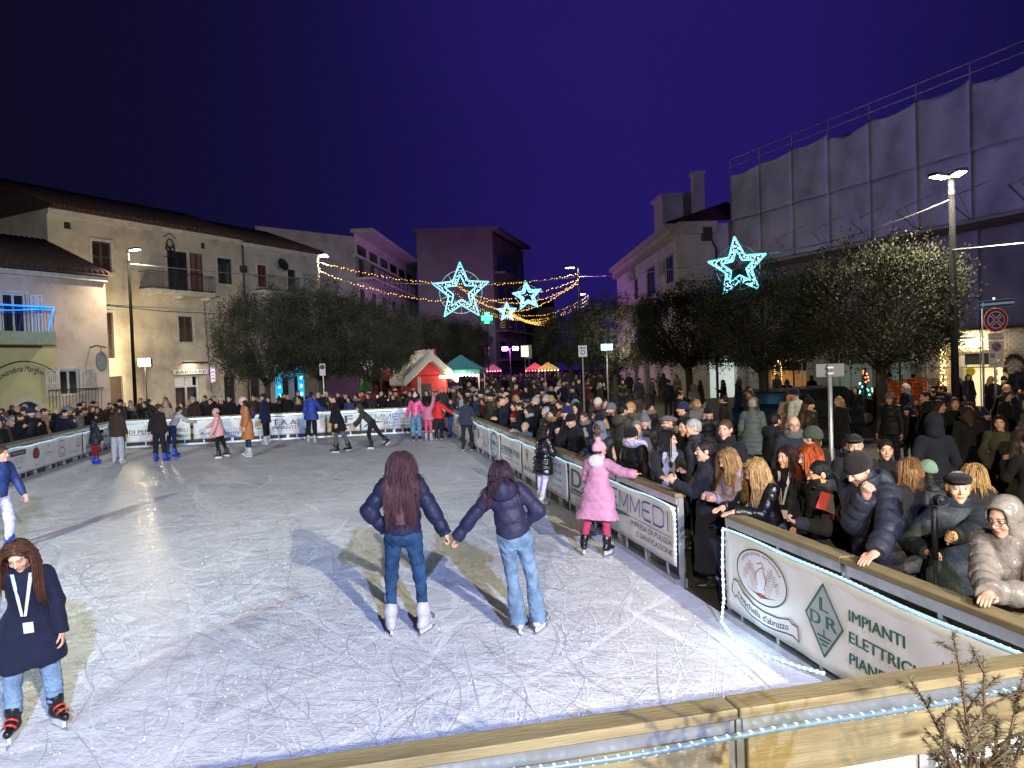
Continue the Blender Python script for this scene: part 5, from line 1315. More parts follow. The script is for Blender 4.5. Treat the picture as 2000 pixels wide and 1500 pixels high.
for k in range(6): m = MB(); side_box(m, .8 + k * 4, 3.6 + k * 4, -.05, .03, hz - 1.3, hz - .5); m.build('window_pane', MATS['glass_dark'], t)
m = MB(); side_box(m, -.3, 26, -.2, 1.7, hz + .3, hz + .6); side_box(m, -.2, 26, -.2, .2, hz - 1.7, hz - 1.45); m.build('attic_parapet', MATS['plaster_white'], t)
f4, t = block('distant lilac tinted block with overhanging roof closing the street', at_d(818, 600, 80), at_d(966, 600, 80), 17, 14, 'plaster_lilac')
h4 = f4.uz(890, 452)[1]; m = MB(); L4 = f4.L; m.box(0, L4, 0, 14, GZ, h4); m.build('wall', MATS['plaster_lilac'], t)
def q4(u, y, z): return (u, y, z)
m = MB(); m.add([(L4, 0, GZ), (L4 + 3.6, 14, GZ), (L4 + 3.6, 14, h4 - .3), (L4, 0, h4 - .3)], [(0, 1, 2, 3)]); m.build('wall', MATS['plaster_lilac'], t)
m = MB(); m.add([(-.3, -.4, h4), (L4 + .6, -.4, h4), (L4 + 4.6, 14.4, h4), (-.3, 14.4, h4), (-.3, -.4, h4 + .35), (L4 + .6, -.4, h4 + .35), (L4 + 4.6, 14.4, h4 + .35), (-.3, 14.4, h4 + .35)], [(0, 3, 2, 1), (4, 5, 6, 7), (0, 1, 5, 4), (1, 2, 6, 5), (2, 3, 7, 6), (3, 0, 4, 7)]); m.build('roof_slab', MATS['plaster_lilac'], t)
for k, z in enumerate((3.5, 6.7, 9.9, 13.1)):
    for j in range(3):
        a = .12 + .3 * j; m = MB(); m.add([(L4 + 3.6 * (a + q[0]) + .06, 14 * (a + q[0]), z + q[1]) for q in ((0, 0), (.16, 0), (.16, 1.7), (0, 1.7))], [(0, 1, 2, 3)]); m.build('window_pane', MATS['glass_dark'], t)
    m = MB(); m.add([(L4 + o + 3.6 * a, 14 * a, zz) for zz in (z - .5, z - .3) for o, a in ((0, .03), (1.2, .03), (1.2, .97), (0, .97))], [(0, 3, 2, 1), (4, 5, 6, 7), (0, 1, 5, 4), (1, 2, 6, 5), (2, 3, 7, 6)]); m.build('balcony_slab', MATS['plaster_lilac'], t)
f5 = Facade((-13.5, 96), (-4.5, 100)); 
for i, (x0, x1, d, yt, lab) in enumerate(((705, 800, 92, 560, 'low far house with pitched roof behind the big star'), (1005, 1085, 120, 600, 'far pale house at the end of the street behind fairy lights'))):
    f, t = block(lab, at_d(x0, 690, d), at_d(x1, 690, d), 9, 10, 'plaster_lilac', 'town_house'); hh = f.uz((x0 + x1) / 2, yt)[1]
    MB().box(0, f.L, 0, 9, GZ, hh).build('wall', MATS['plaster_lilac'], t); roof_block(t, 0, f.L, hh, 9, 1.6, .4, 'roof_tile', False)
    for k in range(3): MB().box(f.L * (.18 + .28 * k), f.L * (.18 + .28 * k) + 1.0, -.03, .01, hh - 3, hh - 1.4).build('window_pane', MATS['glass_dark'], t)

# ---- right: corner house with cornice and balconies
PC = at_z(1320, 438, 11.0); PR = at_z(1456, 436, 11.0); PF = Vector((PC.x - .6, 68, 0)); 
FS = Facade((PF.x, PF.y), (PC.x, PC.y)); FC = Facade((PC.x, PC.y), (at_d(1457, 500, PC.y + .2).x, PC.y + .2))
t = thing('corner_house', 'white corner house with heavy cornice, red roof and lit ground floor pilasters', 'house', FS.world(0), FS.a)
def fs_(*r): return FS.rect(*r)
sw = [fs_(1264, 522, 1280, 578), fs_(1300, 500, 1316, 552), fs_(1240, 545, 1246, 585)]
wall_holes(0, FS.L, GZ, 11.0, sw).build('wall', MATS['plaster_white'], t)
for w in sw: window(t, w, 'shut', 'shutter_dark', sill=False)
zc5 = FS.uz(1280, 575)[1]; MB().box(0, FS.L + .0, -.5, 0, zc5 - .35, zc5 - .1).build('ledge', MATS['stone_trim'], t)
m = MB(); m.box(0, FS.L, -.7, 0, 10.7, 11.05); m.box(0, FS.L, -.45, 0, 10.35, 10.699)
for k in range(int(FS.L / .55)): m.box(k * .55, k * .55 + .25, -.4, 0, 10.1, 10.349)
m.build('cornice', MATS['stone_trim'], t)
for (x, y) in ((1235, 540), (1290, 528)): u, z = FS.uz(x, y); m = MB(); m.box(u, u + 1.1, -.4, -.05, z - .4, z + .4); m.lathe([(.3, 0), (.3, .03)], 14, (0, 0, 0), Matrix.Translation((u + .45, -.41, z)) @ Matrix.Rotation(R(90), 4, 'X')); m.build('air_conditioner', MATS['shutter_white'], t)
for k in range(5):
    u = FS.L - 1.2 - k * 4.2
    m = MB()
    for j in range(11): m.bbox(u - .45, u + .45, -.28, 0, .05 + j * .36, .05 + j * .36 + .335, .02)
    m.build('pilaster', MATS['stone_trim'], t)
    if k: m = MB(); m.box(u + 1.0, u + 3.3, -.02, .02, GZ, 3.0); m.build('shop_pane', E('dim_shop', (.5, .42, .3), .15), t)
tc_ = thing('corner_house', 'angled end front of the white corner house, plain plaster with downpipe', 'house', FC.world(0), FC.a)
w5 = FC.rect(1452, 440, 1456, 480)
gsh = FC.rect(1386, 685, 1440, 760); gsh = (gsh[0], gsh[1], GZ, gsh[3])
wall_holes(0, FC.L, GZ, 11.0, [gsh], .6).build('wall', MATS['plaster_white'], tc_)
m = MB(); m.box(0, FC.L * .55, -.6, 0, 10.7, 11.05); m.box(0, FC.L * .55, -.4, 0, 10.35, 10.699); m.build('cornice', MATS['stone_trim'], tc_)
u = FC.uz(1398, 500)[0]; m = MB(); m.tube([(u - .6, -.12, 10.6), (u, -.12, 9.4), (u, -.12, 6.4)], .07, 8); m.box(u - .9, u - .3, -.4, 0, 9.9, 11.2); m.build('downpipe', MATS['copper'], tc_)
zb = FC.uz(1350, 552)[1]; balcony(tc_, .1, FC.L * .55, zb - .95, .8)
dl = Matrix.Rotation(-FC.a, 3, 'Z') @ (FS.world(0) - FC.world(0)); ex, ey = dl.x, dl.y
m = MB(); m.add([(-.7, -.6, 11.06), (FC.L + .5, -.6, 11.06), (FC.L + .5, 5.5, 13.5), (5.2, 5.5, 13.5), (ex + 5.2, ey, 13.5), (ex - .7, ey, 11.06)], [(0, 1, 2, 3), (0, 3, 4, 5)]); m.build('roof', MATS['roof_red'], tc_)
m = MB(); m.box(1.0, 3.4, 7.0, 9.5, 11.5, 14.3); m.box(.8, 3.6, 6.8, 9.7, 14.3, 14.5); m.build('dormer', MATS['plaster_white'], tc_); m = MB(); m.box(2.2, 2.9, 3.2, 3.9, 11.8, 14.9); m.box(2.1, 3.0, 3.1, 4.0, 14.9, 15.1); m.build('chimney', MATS['plaster_white'], tc_)
m = MB(); m.box(gsh[0], gsh[1], .6, .62, GZ, gsh[3]); m.build('shop_back', E('white_inside', (.8, .9, .85), .55), tc_)
m = MB(); m.box(gsh[0] + .45, gsh[0] + .6, .1, .2, GZ, gsh[3]); m.box(gsh[0] + .6, gsh[1], .1, .2, 2.2, 2.35); m.build('shop_frame', MATS['shutter_dark'], tc_)
lamp('shop_lamp', 'POINT', FC.world((gsh[0] + gsh[1]) / 2, gsh[3] - .15, .35), 90, (.75, .95, 1), None, .08)
m = MB(); m.sphere(((gsh[0] + gsh[1]) / 2, -.3, gsh[3] - .05), .16, 12, 8); m.build('globe_lamp', E('globe', (.85, .97, 1), 9), tc_, True)

# ---- right: scaffolded building wrapped in netting
PA, PB = at_d(1457, 500, 46.0), at_d(2000, 500, 30.6); FSc = Facade((PA.x, PA.y), (PB.x, PB.y)); LB = FSc.L + 7
t = thing('scaffolded_building', 'big corner building under scaffolding and grey dust netting', 'building', FSc.world(0), FSc.a)
def fb_(*r): return FSc.rect(*r)
ztop = FSc.uz(1457, 342)[1]; zled = FSc.uz(2000, 420)[1]; zbot = FSc.uz(1905, 641)[1]
M('netting', (.40, .40, .46), rough=.8, var=.22, scale=.7, bump=.3, bscale=5, spec=.2, dirt=((.17, .17, .21), .5, .5)); M('netting_shaded', (.20, .19, .21), rough=.85, var=.25, scale=.6, bump=.3, bscale=5, spec=.2)  # shade of the set-back lower zone put into a darker netting colour
M('galv', (.42, .43, .45), rough=.45, metal=.7, var=.2); M('brick_white', (.62, .58, .50), rough=.85, var=.1, scale=4)
sa = fb_(1497, 707, 1575, 790); sa = (sa[0], sa[1], GZ, sa[3]); sb = fb_(1617, 692, 1703, 790); sb = (sb[0], sb[1], GZ, sb[3]); sc_ = fb_(1732, 687, 1778, 790); sc_ = (sc_[0], sc_[1], GZ, sc_[3]); sdd = fb_(1880, 690, 1958, 790); sdd = (sdd[0], sdd[1], GZ, sdd[3])
ubr = FSc.uz(1800, 700)[0]
wall_holes(0, ubr, GZ, ztop - 1.2, [sa, sb, sc_], .35).build('wall', MATS['plaster_grey'], t)
wall_holes(ubr, LB, GZ, ztop - 1.2, [sdd], .35, .02).build('wall', MATS['plaster_grey'], t); shell(t, 0, LB, ztop - 1.2, 14, 'plaster_grey')
# painted brick facing round the flower shop, brick by brick where they can be told apart
bz = MB(); row = 0; z = GZ
while z < zbot - .12:
    x = ubr + (0 if row % 2 else -.14)
    while x < LB - 2.5:
        a, b = max(x, ubr), x + .27
        if not (b > sdd[0] - .1 and a < sdd[1] + .1 and z < sdd[3] + .1) and b - a > .05: bz.box(a, b - .015, -.008 - .006 * ((row * 7 + int(x * 13)) % 3), .018, z, z + .105)
        x += .28
    z += .12; row += 1
tag(bz.build('bricks', MATS['brick_white'], t), kind='stuff')
def net(u0, u1, z0, z1, out, mat, seed):
    g = random.Random(seed); nx, nz = 10, 14; V = []; Fc = []; a, b, c = g.uniform(0, 6), g.uniform(0, 6), g.uniform(.6, 1.4)
    for j in range(nz + 1):
        for i in range(nx + 1):
            x, z = i / nx, j / nz; bulge = .10 * math.sin(math.pi * x) * (.5 + .5 * math.sin(a + z * 3.1)); fold = .05 * math.sin(z * 9 + x * 5 * c + b) + .05 * math.sin(z * 4 - x * 7 + a)
            V.append((u0 + (u1 - u0) * x, -out - bulge - fold * math.sin(math.pi * x), z0 + (z1 - z0) * z - (.25 * math.sin(math.pi * x) if j == nz and seed >= 50 and seed < 90 else 0)))
    for j in range(nz):
        for i in range(nx): k = j * (nx + 1) + i; Fc.append((k, k + 1, k + nx + 2, k + nx + 1))
    o = link('net_panel', mk_mesh('net', V, Fc, True, MATS[mat]), t); md = o.modifiers.new('thickness', 'SOLIDIFY'); md.thickness = .01; return o
bay = 2.55; nb = int(LB / bay) + 1
for k in range(nb):
    u0, u1 = k * bay, (k + 1) * bay
    net(u0, u1 + .004, zled + .05, (zled + ztop) / 2 + .04, 1.10, 'netting', k); net(u0, u1 + .004, (zled + ztop) / 2 + .02, ztop + .1 * (k % 3), 1.12, 'netting', k + 50)
    net(u0, u1 + .004, zbot, zled - .35, .75, 'netting_shaded', k + 90)
for k in range(nb + 1):
    u = k * bay; m = MB(); m.tube([(u, -1.06, zled - .2), (u, -1.06, ztop + .9)], .028, 8); m.build('scaffold_pole', MATS['galv'], t)
    m = MB(); m.tube([(u, -.7, GZ), (u, -.7, zled)], .028, 8); m.build('scaffold_pole', MATS['galv'], t)
    m = MB(); m.tube([(u, -1.1, zled), (u, -1.9, zled + 1.1)], .024, 6); m.tube([(u, -1.9, zled + 1.1), (u + .9, -1.2, zled + 1.5)], .014, 5); m.build('strut', MATS['galv'], t)
for z in (zled + 2.0, zled + 4.0, ztop + .45, ztop + .9): m = MB(); m.tube([(0, -1.06, z), (nb * bay, -1.06, z)], .024, 6); m.build('scaffold_tube', MATS['galv'], t)
m = MB(); m.tube([(ubr - 3.2, -.75, FSc.uz(1850, 717)[1]), (nb * bay, -.75, FSc.uz(1850, 717)[1])], .028, 6); m.build('scaffold_tube', MATS['galv'], t)
m = MB(); m.box(0, nb * bay, -1.35, -.5, zled - .12, zled); m.build('platform', MATS['galv'], t); 
for j in range(3): MB().box(0, nb * bay, -.9 - .1 * j, -.86 - .1 * j, zled - .38 - .0 + j * .06, zled - .2 + j * .06).build('toe_board', MATS['shutter_brown'], t)
m = MB(); m.box(0, nb * bay, -1.0, 0, zbot - .1, zbot); m.build('platform', MATS['shutter_brown'], t)
# shops under the scaffold
E('warm_inside', (1, .5, .2), .10); E('warm_bulb', (1.0, .62, .22), 9.0); E('green_inside', (.35, .5, .42), .12); E('cream_inside', (1, .85, .5), .8)
def shop(r, back, frame='shutter_dark', mull=3):
    u0, u1, z0, z1 = r; MB().box(u0, u1, .34, .36, z0, z1).build('shop_back', MATS[back], t); m = MB()
    for k in range(mull + 1): x = u0 + (u1 - u0) * k / mull; m.box(x - .04, x + .04, .08, .14, z0, z1)
    m.build('shop_frame', MATS[frame], t); MB().box(u0 + .04, u1 - .04, .11, .115, z1 - .5, z1).build('fanlight', MATS['glass_dark'], t)
shop(sa, 'warm_inside'); shop(sb, 'green_inside', 'galv', 4); shop(sc_, 'green_inside', 'shutter_brown', 2); shop(sdd, 'cream_inside', 'shutter_white', 2)
def fairy(name, label, pts, wire='iron', bulb='warm_bulb', step=.11, r=.022, sag=0.0, group='warm fairy lights round the shop fronts', jit=.02):
    o = thing(name, label, 'fairy lights', pts[0], 0, group); P0_ = Vector(pts[0]); m = MB(); b = MB(); g = random.Random(len(label))
    for a, c in zip(pts, pts[1:]):
        a, c = Vector(a), Vector(c); n = max(2, int((c - a).length / step)); line = []
        for k in range(n + 1): q = k / n; p = a.lerp(c, q); p.z -= sag * 4 * q * (1 - q); line.append(p - P0_)
        m.tube(line[::max(1, n // 24)] if n > 24 else line, .008 if sag == 0 else .012, 4)
        for p in line: b.sphere((p.x + g.uniform(-jit, jit), p.y + g.uniform(-jit, jit), p.z + g.uniform(-jit, jit)), r, 5, 3)
    m.build('wire', MATS[wire], o); tag(b.build('bulb', MATS[bulb], o), kind='stuff'); return o
A = lambda u, z, o=.06: FSc.world(u, z, o)
fairy('fairy_lights', 'warm fairy lights framing the wine bar window', [A(sa[0] + .1, .2), A(sa[0] + .1, 2.2), A(sa[0] + .9, 2.05), A(sa[0] + 1.3, 2.25), A(sa[0] + 1.35, .3)])
fairy('fairy_lights', 'warm fairy lights hanging on the right jamb of the wine bar', [A(sa[1] - 2.4, .2), A(sa[1] - 2.4, 2.25), A(sa[1] - .2, 2.2)])
zsg = FSc.uz(1540, 690)[1]; sgn = thing('shop_sign', 'pale sign board reading Wine House above the warm window', 'sign', FSc.world(sa[0] + .3, zsg + .05, .05), FSc.a); MB().box(0, sa[1] - sa[0] - .2, -.02, .03, 0, .55).build('board', MATS['plaster_grey'], sgn); m = MB(); text_in(m, 'Wine House', .9, sa[1] - sa[0] - .5, .14, .42, -.024, .008, .2); m.build('lettering', MATS['iron'], sgn)
# garlands round the flower shop door
def garland(label, pts, n=260, rad=.13):
    o = thing('garland', label, 'garland', pts[0], 0, 'lit fir garlands round the flower shop door'); P0_ = Vector(pts[0]); m = MB(); b = MB(); g = random.Random(len(label))
    segs = list(zip(pts, pts[1:])); tot = sum((Vector(b_) - Vector(a_)).length for a_, b_ in segs)
    for a, c in segs:
        a, c = Vector(a), Vector(c)
        for k in range(int(n * (c - a).length / tot)):
            p = a.lerp(c, g.random()) - P0_; d = Vector((g.gauss(0, 1), g.gauss(0, 1), g.gauss(0, 1))).normalized(); e_ = d.orthogonal().normalized() * .02
            m.add([p - e_, p + e_, p + d * rad], [(0, 1, 2)])
            if k % 3 == 0: b.sphere(tuple(p + d * rad * .8), .022, 5, 3)
    tag(m.build('fir_twigs', MATS['leaf_dark'], o), kind='stuff'); tag(b.build('bulb', MATS['warm_bulb'], o), kind='stuff')
gu0, gu1 = FSc.uz(1848, 720)[0], FSc.uz(1955, 720)[0]; gz = FSc.uz(1850, 683)[1]
garland('lit fir garland hanging down left of the flower shop door', [A(gu0, .5, .2), A(gu0, gz, .2)]); garland('lit fir garland laid across the top of flower shop door', [A(gu0 + .2, gz + .02, .2), A(gu1 - .2, gz + .02, .2)]); garland('lit fir garland hanging down right of the flower shop door', [A(gu1, .4, .2), A(gu1, gz, .2)])
lamp('door_lamp', 'POINT', A((sdd[0] + sdd[1]) / 2 - .3, gz + .35, .55), 130, (1, .84, .5), None, .08)
m = MB(); uu = (sdd[0] + sdd[1]) / 2 - .3; m.box(uu - .35, uu + .35, -.62, -.5, gz + .42, gz + .5); m.tube([(uu, 0, gz + .5), (uu, -.55, gz + .5)], .02, 6); m.build('door_lamp_housing', MATS['alu'], t)
m = MB(); m.box(uu - .3, uu + .3, -.61, -.51, gz + .4, gz + .419); m.build('door_lamp_tube', E('tube_warm', (1, .9, .6), 12), t)
# wreath
wu_, wz_ = FSc.uz(1985, 715); wr = thing('wreath', 'round Christmas wreath on white brick wall beside the flower shop', 'wreath', A(wu_, wz_, .1), FSc.a); m = MB(); b = MB(); g = random.Random(3)
for k in range(420):
    q = g.uniform(0, 6.283); p = Vector((.42 * math.cos(q), 0, .42 * math.sin(q))); d = Vector((g.gauss(0, 1), g.gauss(-.3, .6), g.gauss(0, 1))).normalized(); e_ = d.orthogonal().normalized() * .018; m.add([p - e_, p + e_, p + d * .16], [(0, 1, 2)])
    if k % 14 == 0: b.sphere(tuple(p + d * .1), .035, 6, 4)
tag(m.build('fir_twigs', MATS['leaf_dark'], wr), kind='stuff'); b.build('berries', M('berry', (.35, .04, .03), rough=.35), wr, True)
# yellow hanging decoration, paper notice in the door
yd = thing('door_decoration', 'yellow round flower decoration hanging in the shop doorway', 'decoration', A(FSc.uz(1905, 725)[0], FSc.uz(1905, 725)[1], .3), FSc.a); m = MB(); m.lathe([(.02, -.03), (.2, -.03), (.2, .03), (.02, .03)], 16, (0, 0, 0), Matrix.Rotation(R(90), 4, 'X')); m.build('flower', M('yellow_paint', (.6, .5, .02), rough=.5), yd); m = MB(); m.tube([(0, 0, -.15), (.04, 0, -.6)], .05, 6); m.build('ribbon', M('orange_paint', (.6, .2, .03), rough=.5), yd)
# wall boxes
u, z = FSc.uz(1814, 668); m = MB(); m.bbox(u - .2, u + .25, -.3, -.03, z - .35, z + .35, .02); m.build('electric_box', MATS['brick_white'], t)
u, z = FSc.uz(1790, 700); m = MB(); m.bbox(u - .15, u + .15, -.15, -.001, z - .25, z + .25, .02); m.build('electric_box', MATS['alu'], t)
# ------------------------------------------------------------------ trees: clipped evergreen oaks
M('bark', (.055, .042, .034), rough=.9, var=.35, scale=12, bump=.8, bscale=30, stretch=(1, 1, .3)); M('leaf', (.052, .054, .036), rough=.65, var=.6, scale=1.6, spec=.12); M('pole_dark', (.004, .004, .0045), rough=.85, var=.2, spec=.04); M('leaf_pale', (.085, .095, .045), rough=.5, var=.5, scale=2.5, spec=.35)
def make_tree_meshes(seed, rx_, ry__, zb, zt, n, leaf=.085):
    g = np.random.default_rng(seed)
    # crown: leaf-sized blades on twigs spread through a clipped dome with ragged shoots
    ncl = int(n / 64); u = g.normal(0, 1, (ncl, 3)); u /= np.linalg.norm(u, axis=1)[:, None]; rad = g.uniform(.3, 1, ncl) ** .3
    c = np.sign(u) * np.abs(u) ** .78 * rad[:, None]; c[:, 2] = np.where(c[:, 2] < 0, c[:, 2] * .92, c[:, 2])
    lump = 1 + .16 * np.sin(u[:, 0] * 5 + seed) * np.cos(u[:, 1] * 4.3) + .09 * np.sin(u[:, 2] * 7 + u[:, 0] * 6) + g.normal(0, .035, ncl)
    zc = (zb + zt) / 2; C = np.stack([c[:, 0] * rx_ * lump, c[:, 1] * ry__ * lump, zc + c[:, 2] * (zt - zb) / 2 * (1 + .06 * np.sin(u[:, 0] * 9 + seed))], 1)
    shoot = (u[:, 2] > .3) & (g.random(ncl) < .22); C[shoot, 2] += g.uniform(.1, .75, shoot.sum())
    k = 64; P = np.repeat(C, k, 0) + g.normal(0, 1, (ncl * k, 3)) * np.array((.13, .13, .19)) * np.repeat(g.uniform(.6, 1.5, ncl), k)[:, None]
    up = np.repeat(u, k, 0) * .6 + np.array((0, 0, .7)) + g.normal(0, .55, (len(P), 3)); up /= np.linalg.norm(up, axis=1)[:, None]
    sd = np.cross(up, g.normal(0, 1, (len(P), 3))); sd /= np.linalg.norm(sd, axis=1)[:, None] + 1e-9
    L = (leaf * g.uniform(.6, 1.3, len(P)))[:, None]; V = np.stack([P, P + up * L * .5 + sd * L * .26, P + up * L, P + up * L * .5 - sd * L * .26], 1).reshape(-1, 3)
    Q = np.arange(len(P) * 4).reshape(-1, 4)
    # trunk and limbs
    m = MB(); m.tube([(0, 0, GZ - .05), (.02, 0, .5), (-.03, .02, 1.3), (0, .03, zb - .1)], [.24, .17, .15, .15], 10)
    gr = random.Random(seed)
    for k_ in range(9):
        a = k_ * 2.4 + gr.uniform(-.3, .3); e = Vector((math.cos(a) * rx_ * .75, math.sin(a) * ry__ * .75, zc + gr.uniform(-.2, .7))); s0 = Vector((0, .03, zb - .25 + .04 * k_)); mid = s0.lerp(e, .5) + Vector((0, 0, -.15)); m.tube([s0, mid, e], [.085, .05, .02], 7)
        for j in range(3): e2 = e + Vector((gr.uniform(-.6, .6), gr.uniform(-.6, .6), gr.uniform(.1, .8))); m.tube([mid.lerp(e, .3 + .2 * j), e2], [.03, .01], 5)
    return V, Q, m
TREES = {}
def tree(label, px, d, kind, scale=1.0, rz=0.0, group='clipped evergreen street trees'):
    P = at_d(px, 700, d); t = thing('street_tree', label, 'tree', (P.x, P.y, 0), rz, group); t.scale = (scale,) * 3
    if kind not in TREES:
        seed, rx_, ry__, zb, zt, n, mat = kind; V, Q, m = make_tree_meshes(seed, rx_, ry__, zb, zt, n); TREES[kind] = (mk_mesh('crown', V, Q, False, MATS[mat]), m.mesh('trunk', MATS['bark'], True))
    c, tr = TREES[kind]; link('trunk', tr, t); tag(link('crown', c, t), kind='stuff'); return t
KA = (11, 2.15, 2.05, 2.15, 5.45, 46000, 'leaf'); KB = (23, 2.2, 2.05, 2.1, 5.0, 40000, 'leaf'); KC = (37, 2.5, 2.3, 2.1, 6.0, 46000, 'leaf')
tree('big clipped evergreen tree with lit top beside the tall lamp post', 1722, 22.0, KA)
tree('clipped evergreen tree left of the lamp lit one, under the single star', 1492, 24.5, KB, 1.02, 1.0)
tree('dark clipped tree before the white corner house', 1345, 32, KB, 1.05, 2.2)
tree('dark clipped tree beside the lit pilasters of the corner house', 1200, 38, KC, .92, .4)
tree('small dark tree half hidden under the fairy light ends', 1115, 52, KB, 1.15, 1.4)
tree('wide clipped evergreen tree before the cyan shop, its top lit by the lamp', 628, 36, KC, 1.06, .8)
tree('clipped evergreen tree before the cream house, left of the cyan shop', 520, 35, KC, 1.0, 2.0)
tree('clipped evergreen tree above the inflatable arch', 720, 38, KC, .96, 2.9)
tree('dark tree behind the red toy house', 800, 46, KB, 1.12, 1.1)
tree('tree glowing violet beside the green pharmacy cross', 905, 60, KC, .95, .2)
tree('small dark tree just left of the violet floodlights', 860, 52, KB, 1.1, .2)
# ------------------------------------------------------------------ street lamps
E('lamp_led', (1.0, .93, .76), 45.0)
def street_lamp(label, px, py, d, energy, heads=((-.55, 0),), col=(1, .9, .68), r0=.085, r1=.06, spot=150):
    P = at_d(px, py, d); h = P.z; t = thing('street_lamp', label, 'lamp post', (P.x, P.y, GZ), 0, 'dark steel street lamps')
    MB().tube([(0, 0, 0), (0, 0, .9), (0, 0, .95), (0, 0, h - GZ)], [r0 * 1.35, r0 * 1.3, r0, r1], 12).build('pole', MATS['pole_dark'], t, True)
    m = MB(); m.tube([(0, 0, h - GZ - .45), (0, 0, h - GZ + .02)], r1 * 1.15, 10); m.build('sleeve', MATS['galv'], t, True)
    for hx, hy in heads:
        L = math.hypot(hx, hy); a = math.atan2(hy, hx); mx = Matrix.Translation((0, 0, h - GZ)) @ Matrix.Rotation(a, 4, 'Z')
        b = MB(); b.box(0, L * .5, -.03, .03, -.03, .03, mx); b.bbox(L * .4, L + .25, -.14, .14, -.01, .07, .012, mx); hd = b.build('lamp_head', MATS['black_steel'], t)
        e = MB(); e.box(L * .45, L + .2, -.11, .11, -.035, -.012, mx); e.build('lamp_glass', MATS['lamp_led'], hd)
        q = mx @ Vector((L + .0, 0, -.12)); lamp('street_lamp_light', 'SPOT', (P.x + q.x, P.y + q.y, GZ + q.z), energy, col, (P.x + q.x * 1.6, P.y + q.y - .01, 0), .08, spot, .9)
    return t, P
street_lamp('tall lamp post with two lit heads beside the big clipped tree', 1858, 348, 20, 1500, ((-.5, -.25), (-.15, -.6)), r0=.105, r1=.075)
street_lamp('lamp post before the cream house, carrying the star cable', 250, 490, 33.5, 1500, ((.5, -.3),), (1, .86, .6))
street_lamp('lamp post rising from the wide tree, carrying fairy light strings', 620, 500, 41, 1500, ((.4, -.35), (.35, .2)), (1, .9, .7))
street_lamp('slim lamp post at the street mouth with one lit head', 1130, 522, 46, 700, ((-.6, 0),))
street_lamp('slim lamp post half behind tree crown down the street', 1149, 574, 62, 700, ((-.6, 0),))
# floodlight on a stand that dazzles towards the rink
P = at_d(283, 708, 37.3); t = thing('floodlight_stand', 'dazzling warm floodlight on a stand before the cream house', 'floodlight', (P.x, P.y, GZ))
m = MB(); m.tube([(0, 0, 0), (0, 0, P.z - GZ - .2)], .035, 8); m.tube([(0, 0, .5), (.5, .3, 0)], .02, 6); m.tube([(0, 0, .5), (-.5, .3, 0)], .02, 6); m.tube([(0, 0, .5), (0, -.55, 0)], .02, 6); m.build('stand', MATS['black_steel'], t)
hd = MB(); hd.bbox(-.34, .34, -.05, .12, P.z - GZ - .22, P.z - GZ + .22, .02); ho = hd.build('lamp_head', MATS['black_steel'], t); MB().box(-.3, .3, -.065, -.052, P.z - GZ - .19, P.z - GZ + .19).build('lamp_glass', E('flood_glass', (1, .9, .62), 60), ho)
lamp('floodlight_beam', 'SPOT', (P.x + .05, P.y - .2, P.z), 1800, (1, .82, .5), (-4, 10, 0), .14, 120, .5)
lamp('floodlight_spill', 'POINT', (P.x, P.y - .35, P.z + .1), 900, (1, .82, .5), None, .2)

# ------------------------------------------------------------------ light stars on cables
E('star_neon', (.20, .74, .95), 1.7); E('star_bulb', (.65, .93, 1.0), 2.8)
def star(label, px, py, d, rad_px, tilt=0.0, r=.035):
    P = at_d(px, py, d); Rr = rad_px * d / F; t = thing('light_star', label, 'light star', P, R(0), 'cyan light stars hung over the square'); t.rotation_euler = (0, R(tilt), 0)
    def pts(k, inner): return [(k * Rr * (1 if i % 2 == 0 else inner) * math.sin(i * math.pi / 5), 0, k * Rr * (1 if i % 2 == 0 else inner) * math.cos(i * math.pi / 5)) for i in range(10)]
    for k, inner, nm in ((1.0, .44, 'outer_outline'), (.58, .46, 'inner_outline')):
        p = pts(k, inner); m = MB()
        for a, b in zip(p, p[1:] + p[:1]): m.tube([a, b], r, 6)
        m.build(nm, MATS['star_neon'], t, True)
    m = MB(); g = random.Random(int(px)); o, q = pts(.93, .47), pts(.66, .50)
    for i in range(10):
        for k in range(16):
            f = (k + g.random()) / 16; a = Vector(o[i]).lerp(Vector(o[(i + 1) % 10]), f); b = Vector(q[i]).lerp(Vector(q[(i + 1) % 10]), f); c = a.lerp(b, g.random()); m.sphere(tuple(c), r * .62, 5, 3)
    tag(m.build('bulb', MATS['star_bulb'], t), kind='stuff')
    m = MB(); rr = Rr * .72; m.tube([(rr * math.cos(q), .04, rr * math.sin(q)) for q in np.linspace(0, 2 * math.pi, 40)], r * .45, 5, False)
    for i in range(5): a = 2 * math.pi * i / 5; m.tube([(0.44 * Rr * math.sin(a + math.pi / 5), .03, .44 * Rr * math.cos(a + math.pi / 5)), (rr * math.sin(a + math.pi / 5), .04, rr * math.cos(a + math.pi / 5))], r * .4, 5)
    m.build('ring_frame', M('frame_grey', (.5, .52, .56), rough=.4, metal=.6), t)
    lamp('star_glow', 'POINT', P + Vector((0, -.3, 0)), 40 * Rr ** 2, (.25, .8, 1), None, .5)
    return P
star('largest cyan light star hanging near the fairy light strings', 900, 570, 40, 58)
star('cyan light star hanging alone before the corner house and netting', 1442, 522, 24, 60, -6, .03)
star('middle sized cyan light star among the fairy light strings', 1030, 578, 58, 30, -6, .045)
star('smallest cyan light star beside the green pharmacy cross', 990, 609, 74, 20, 0, .05)
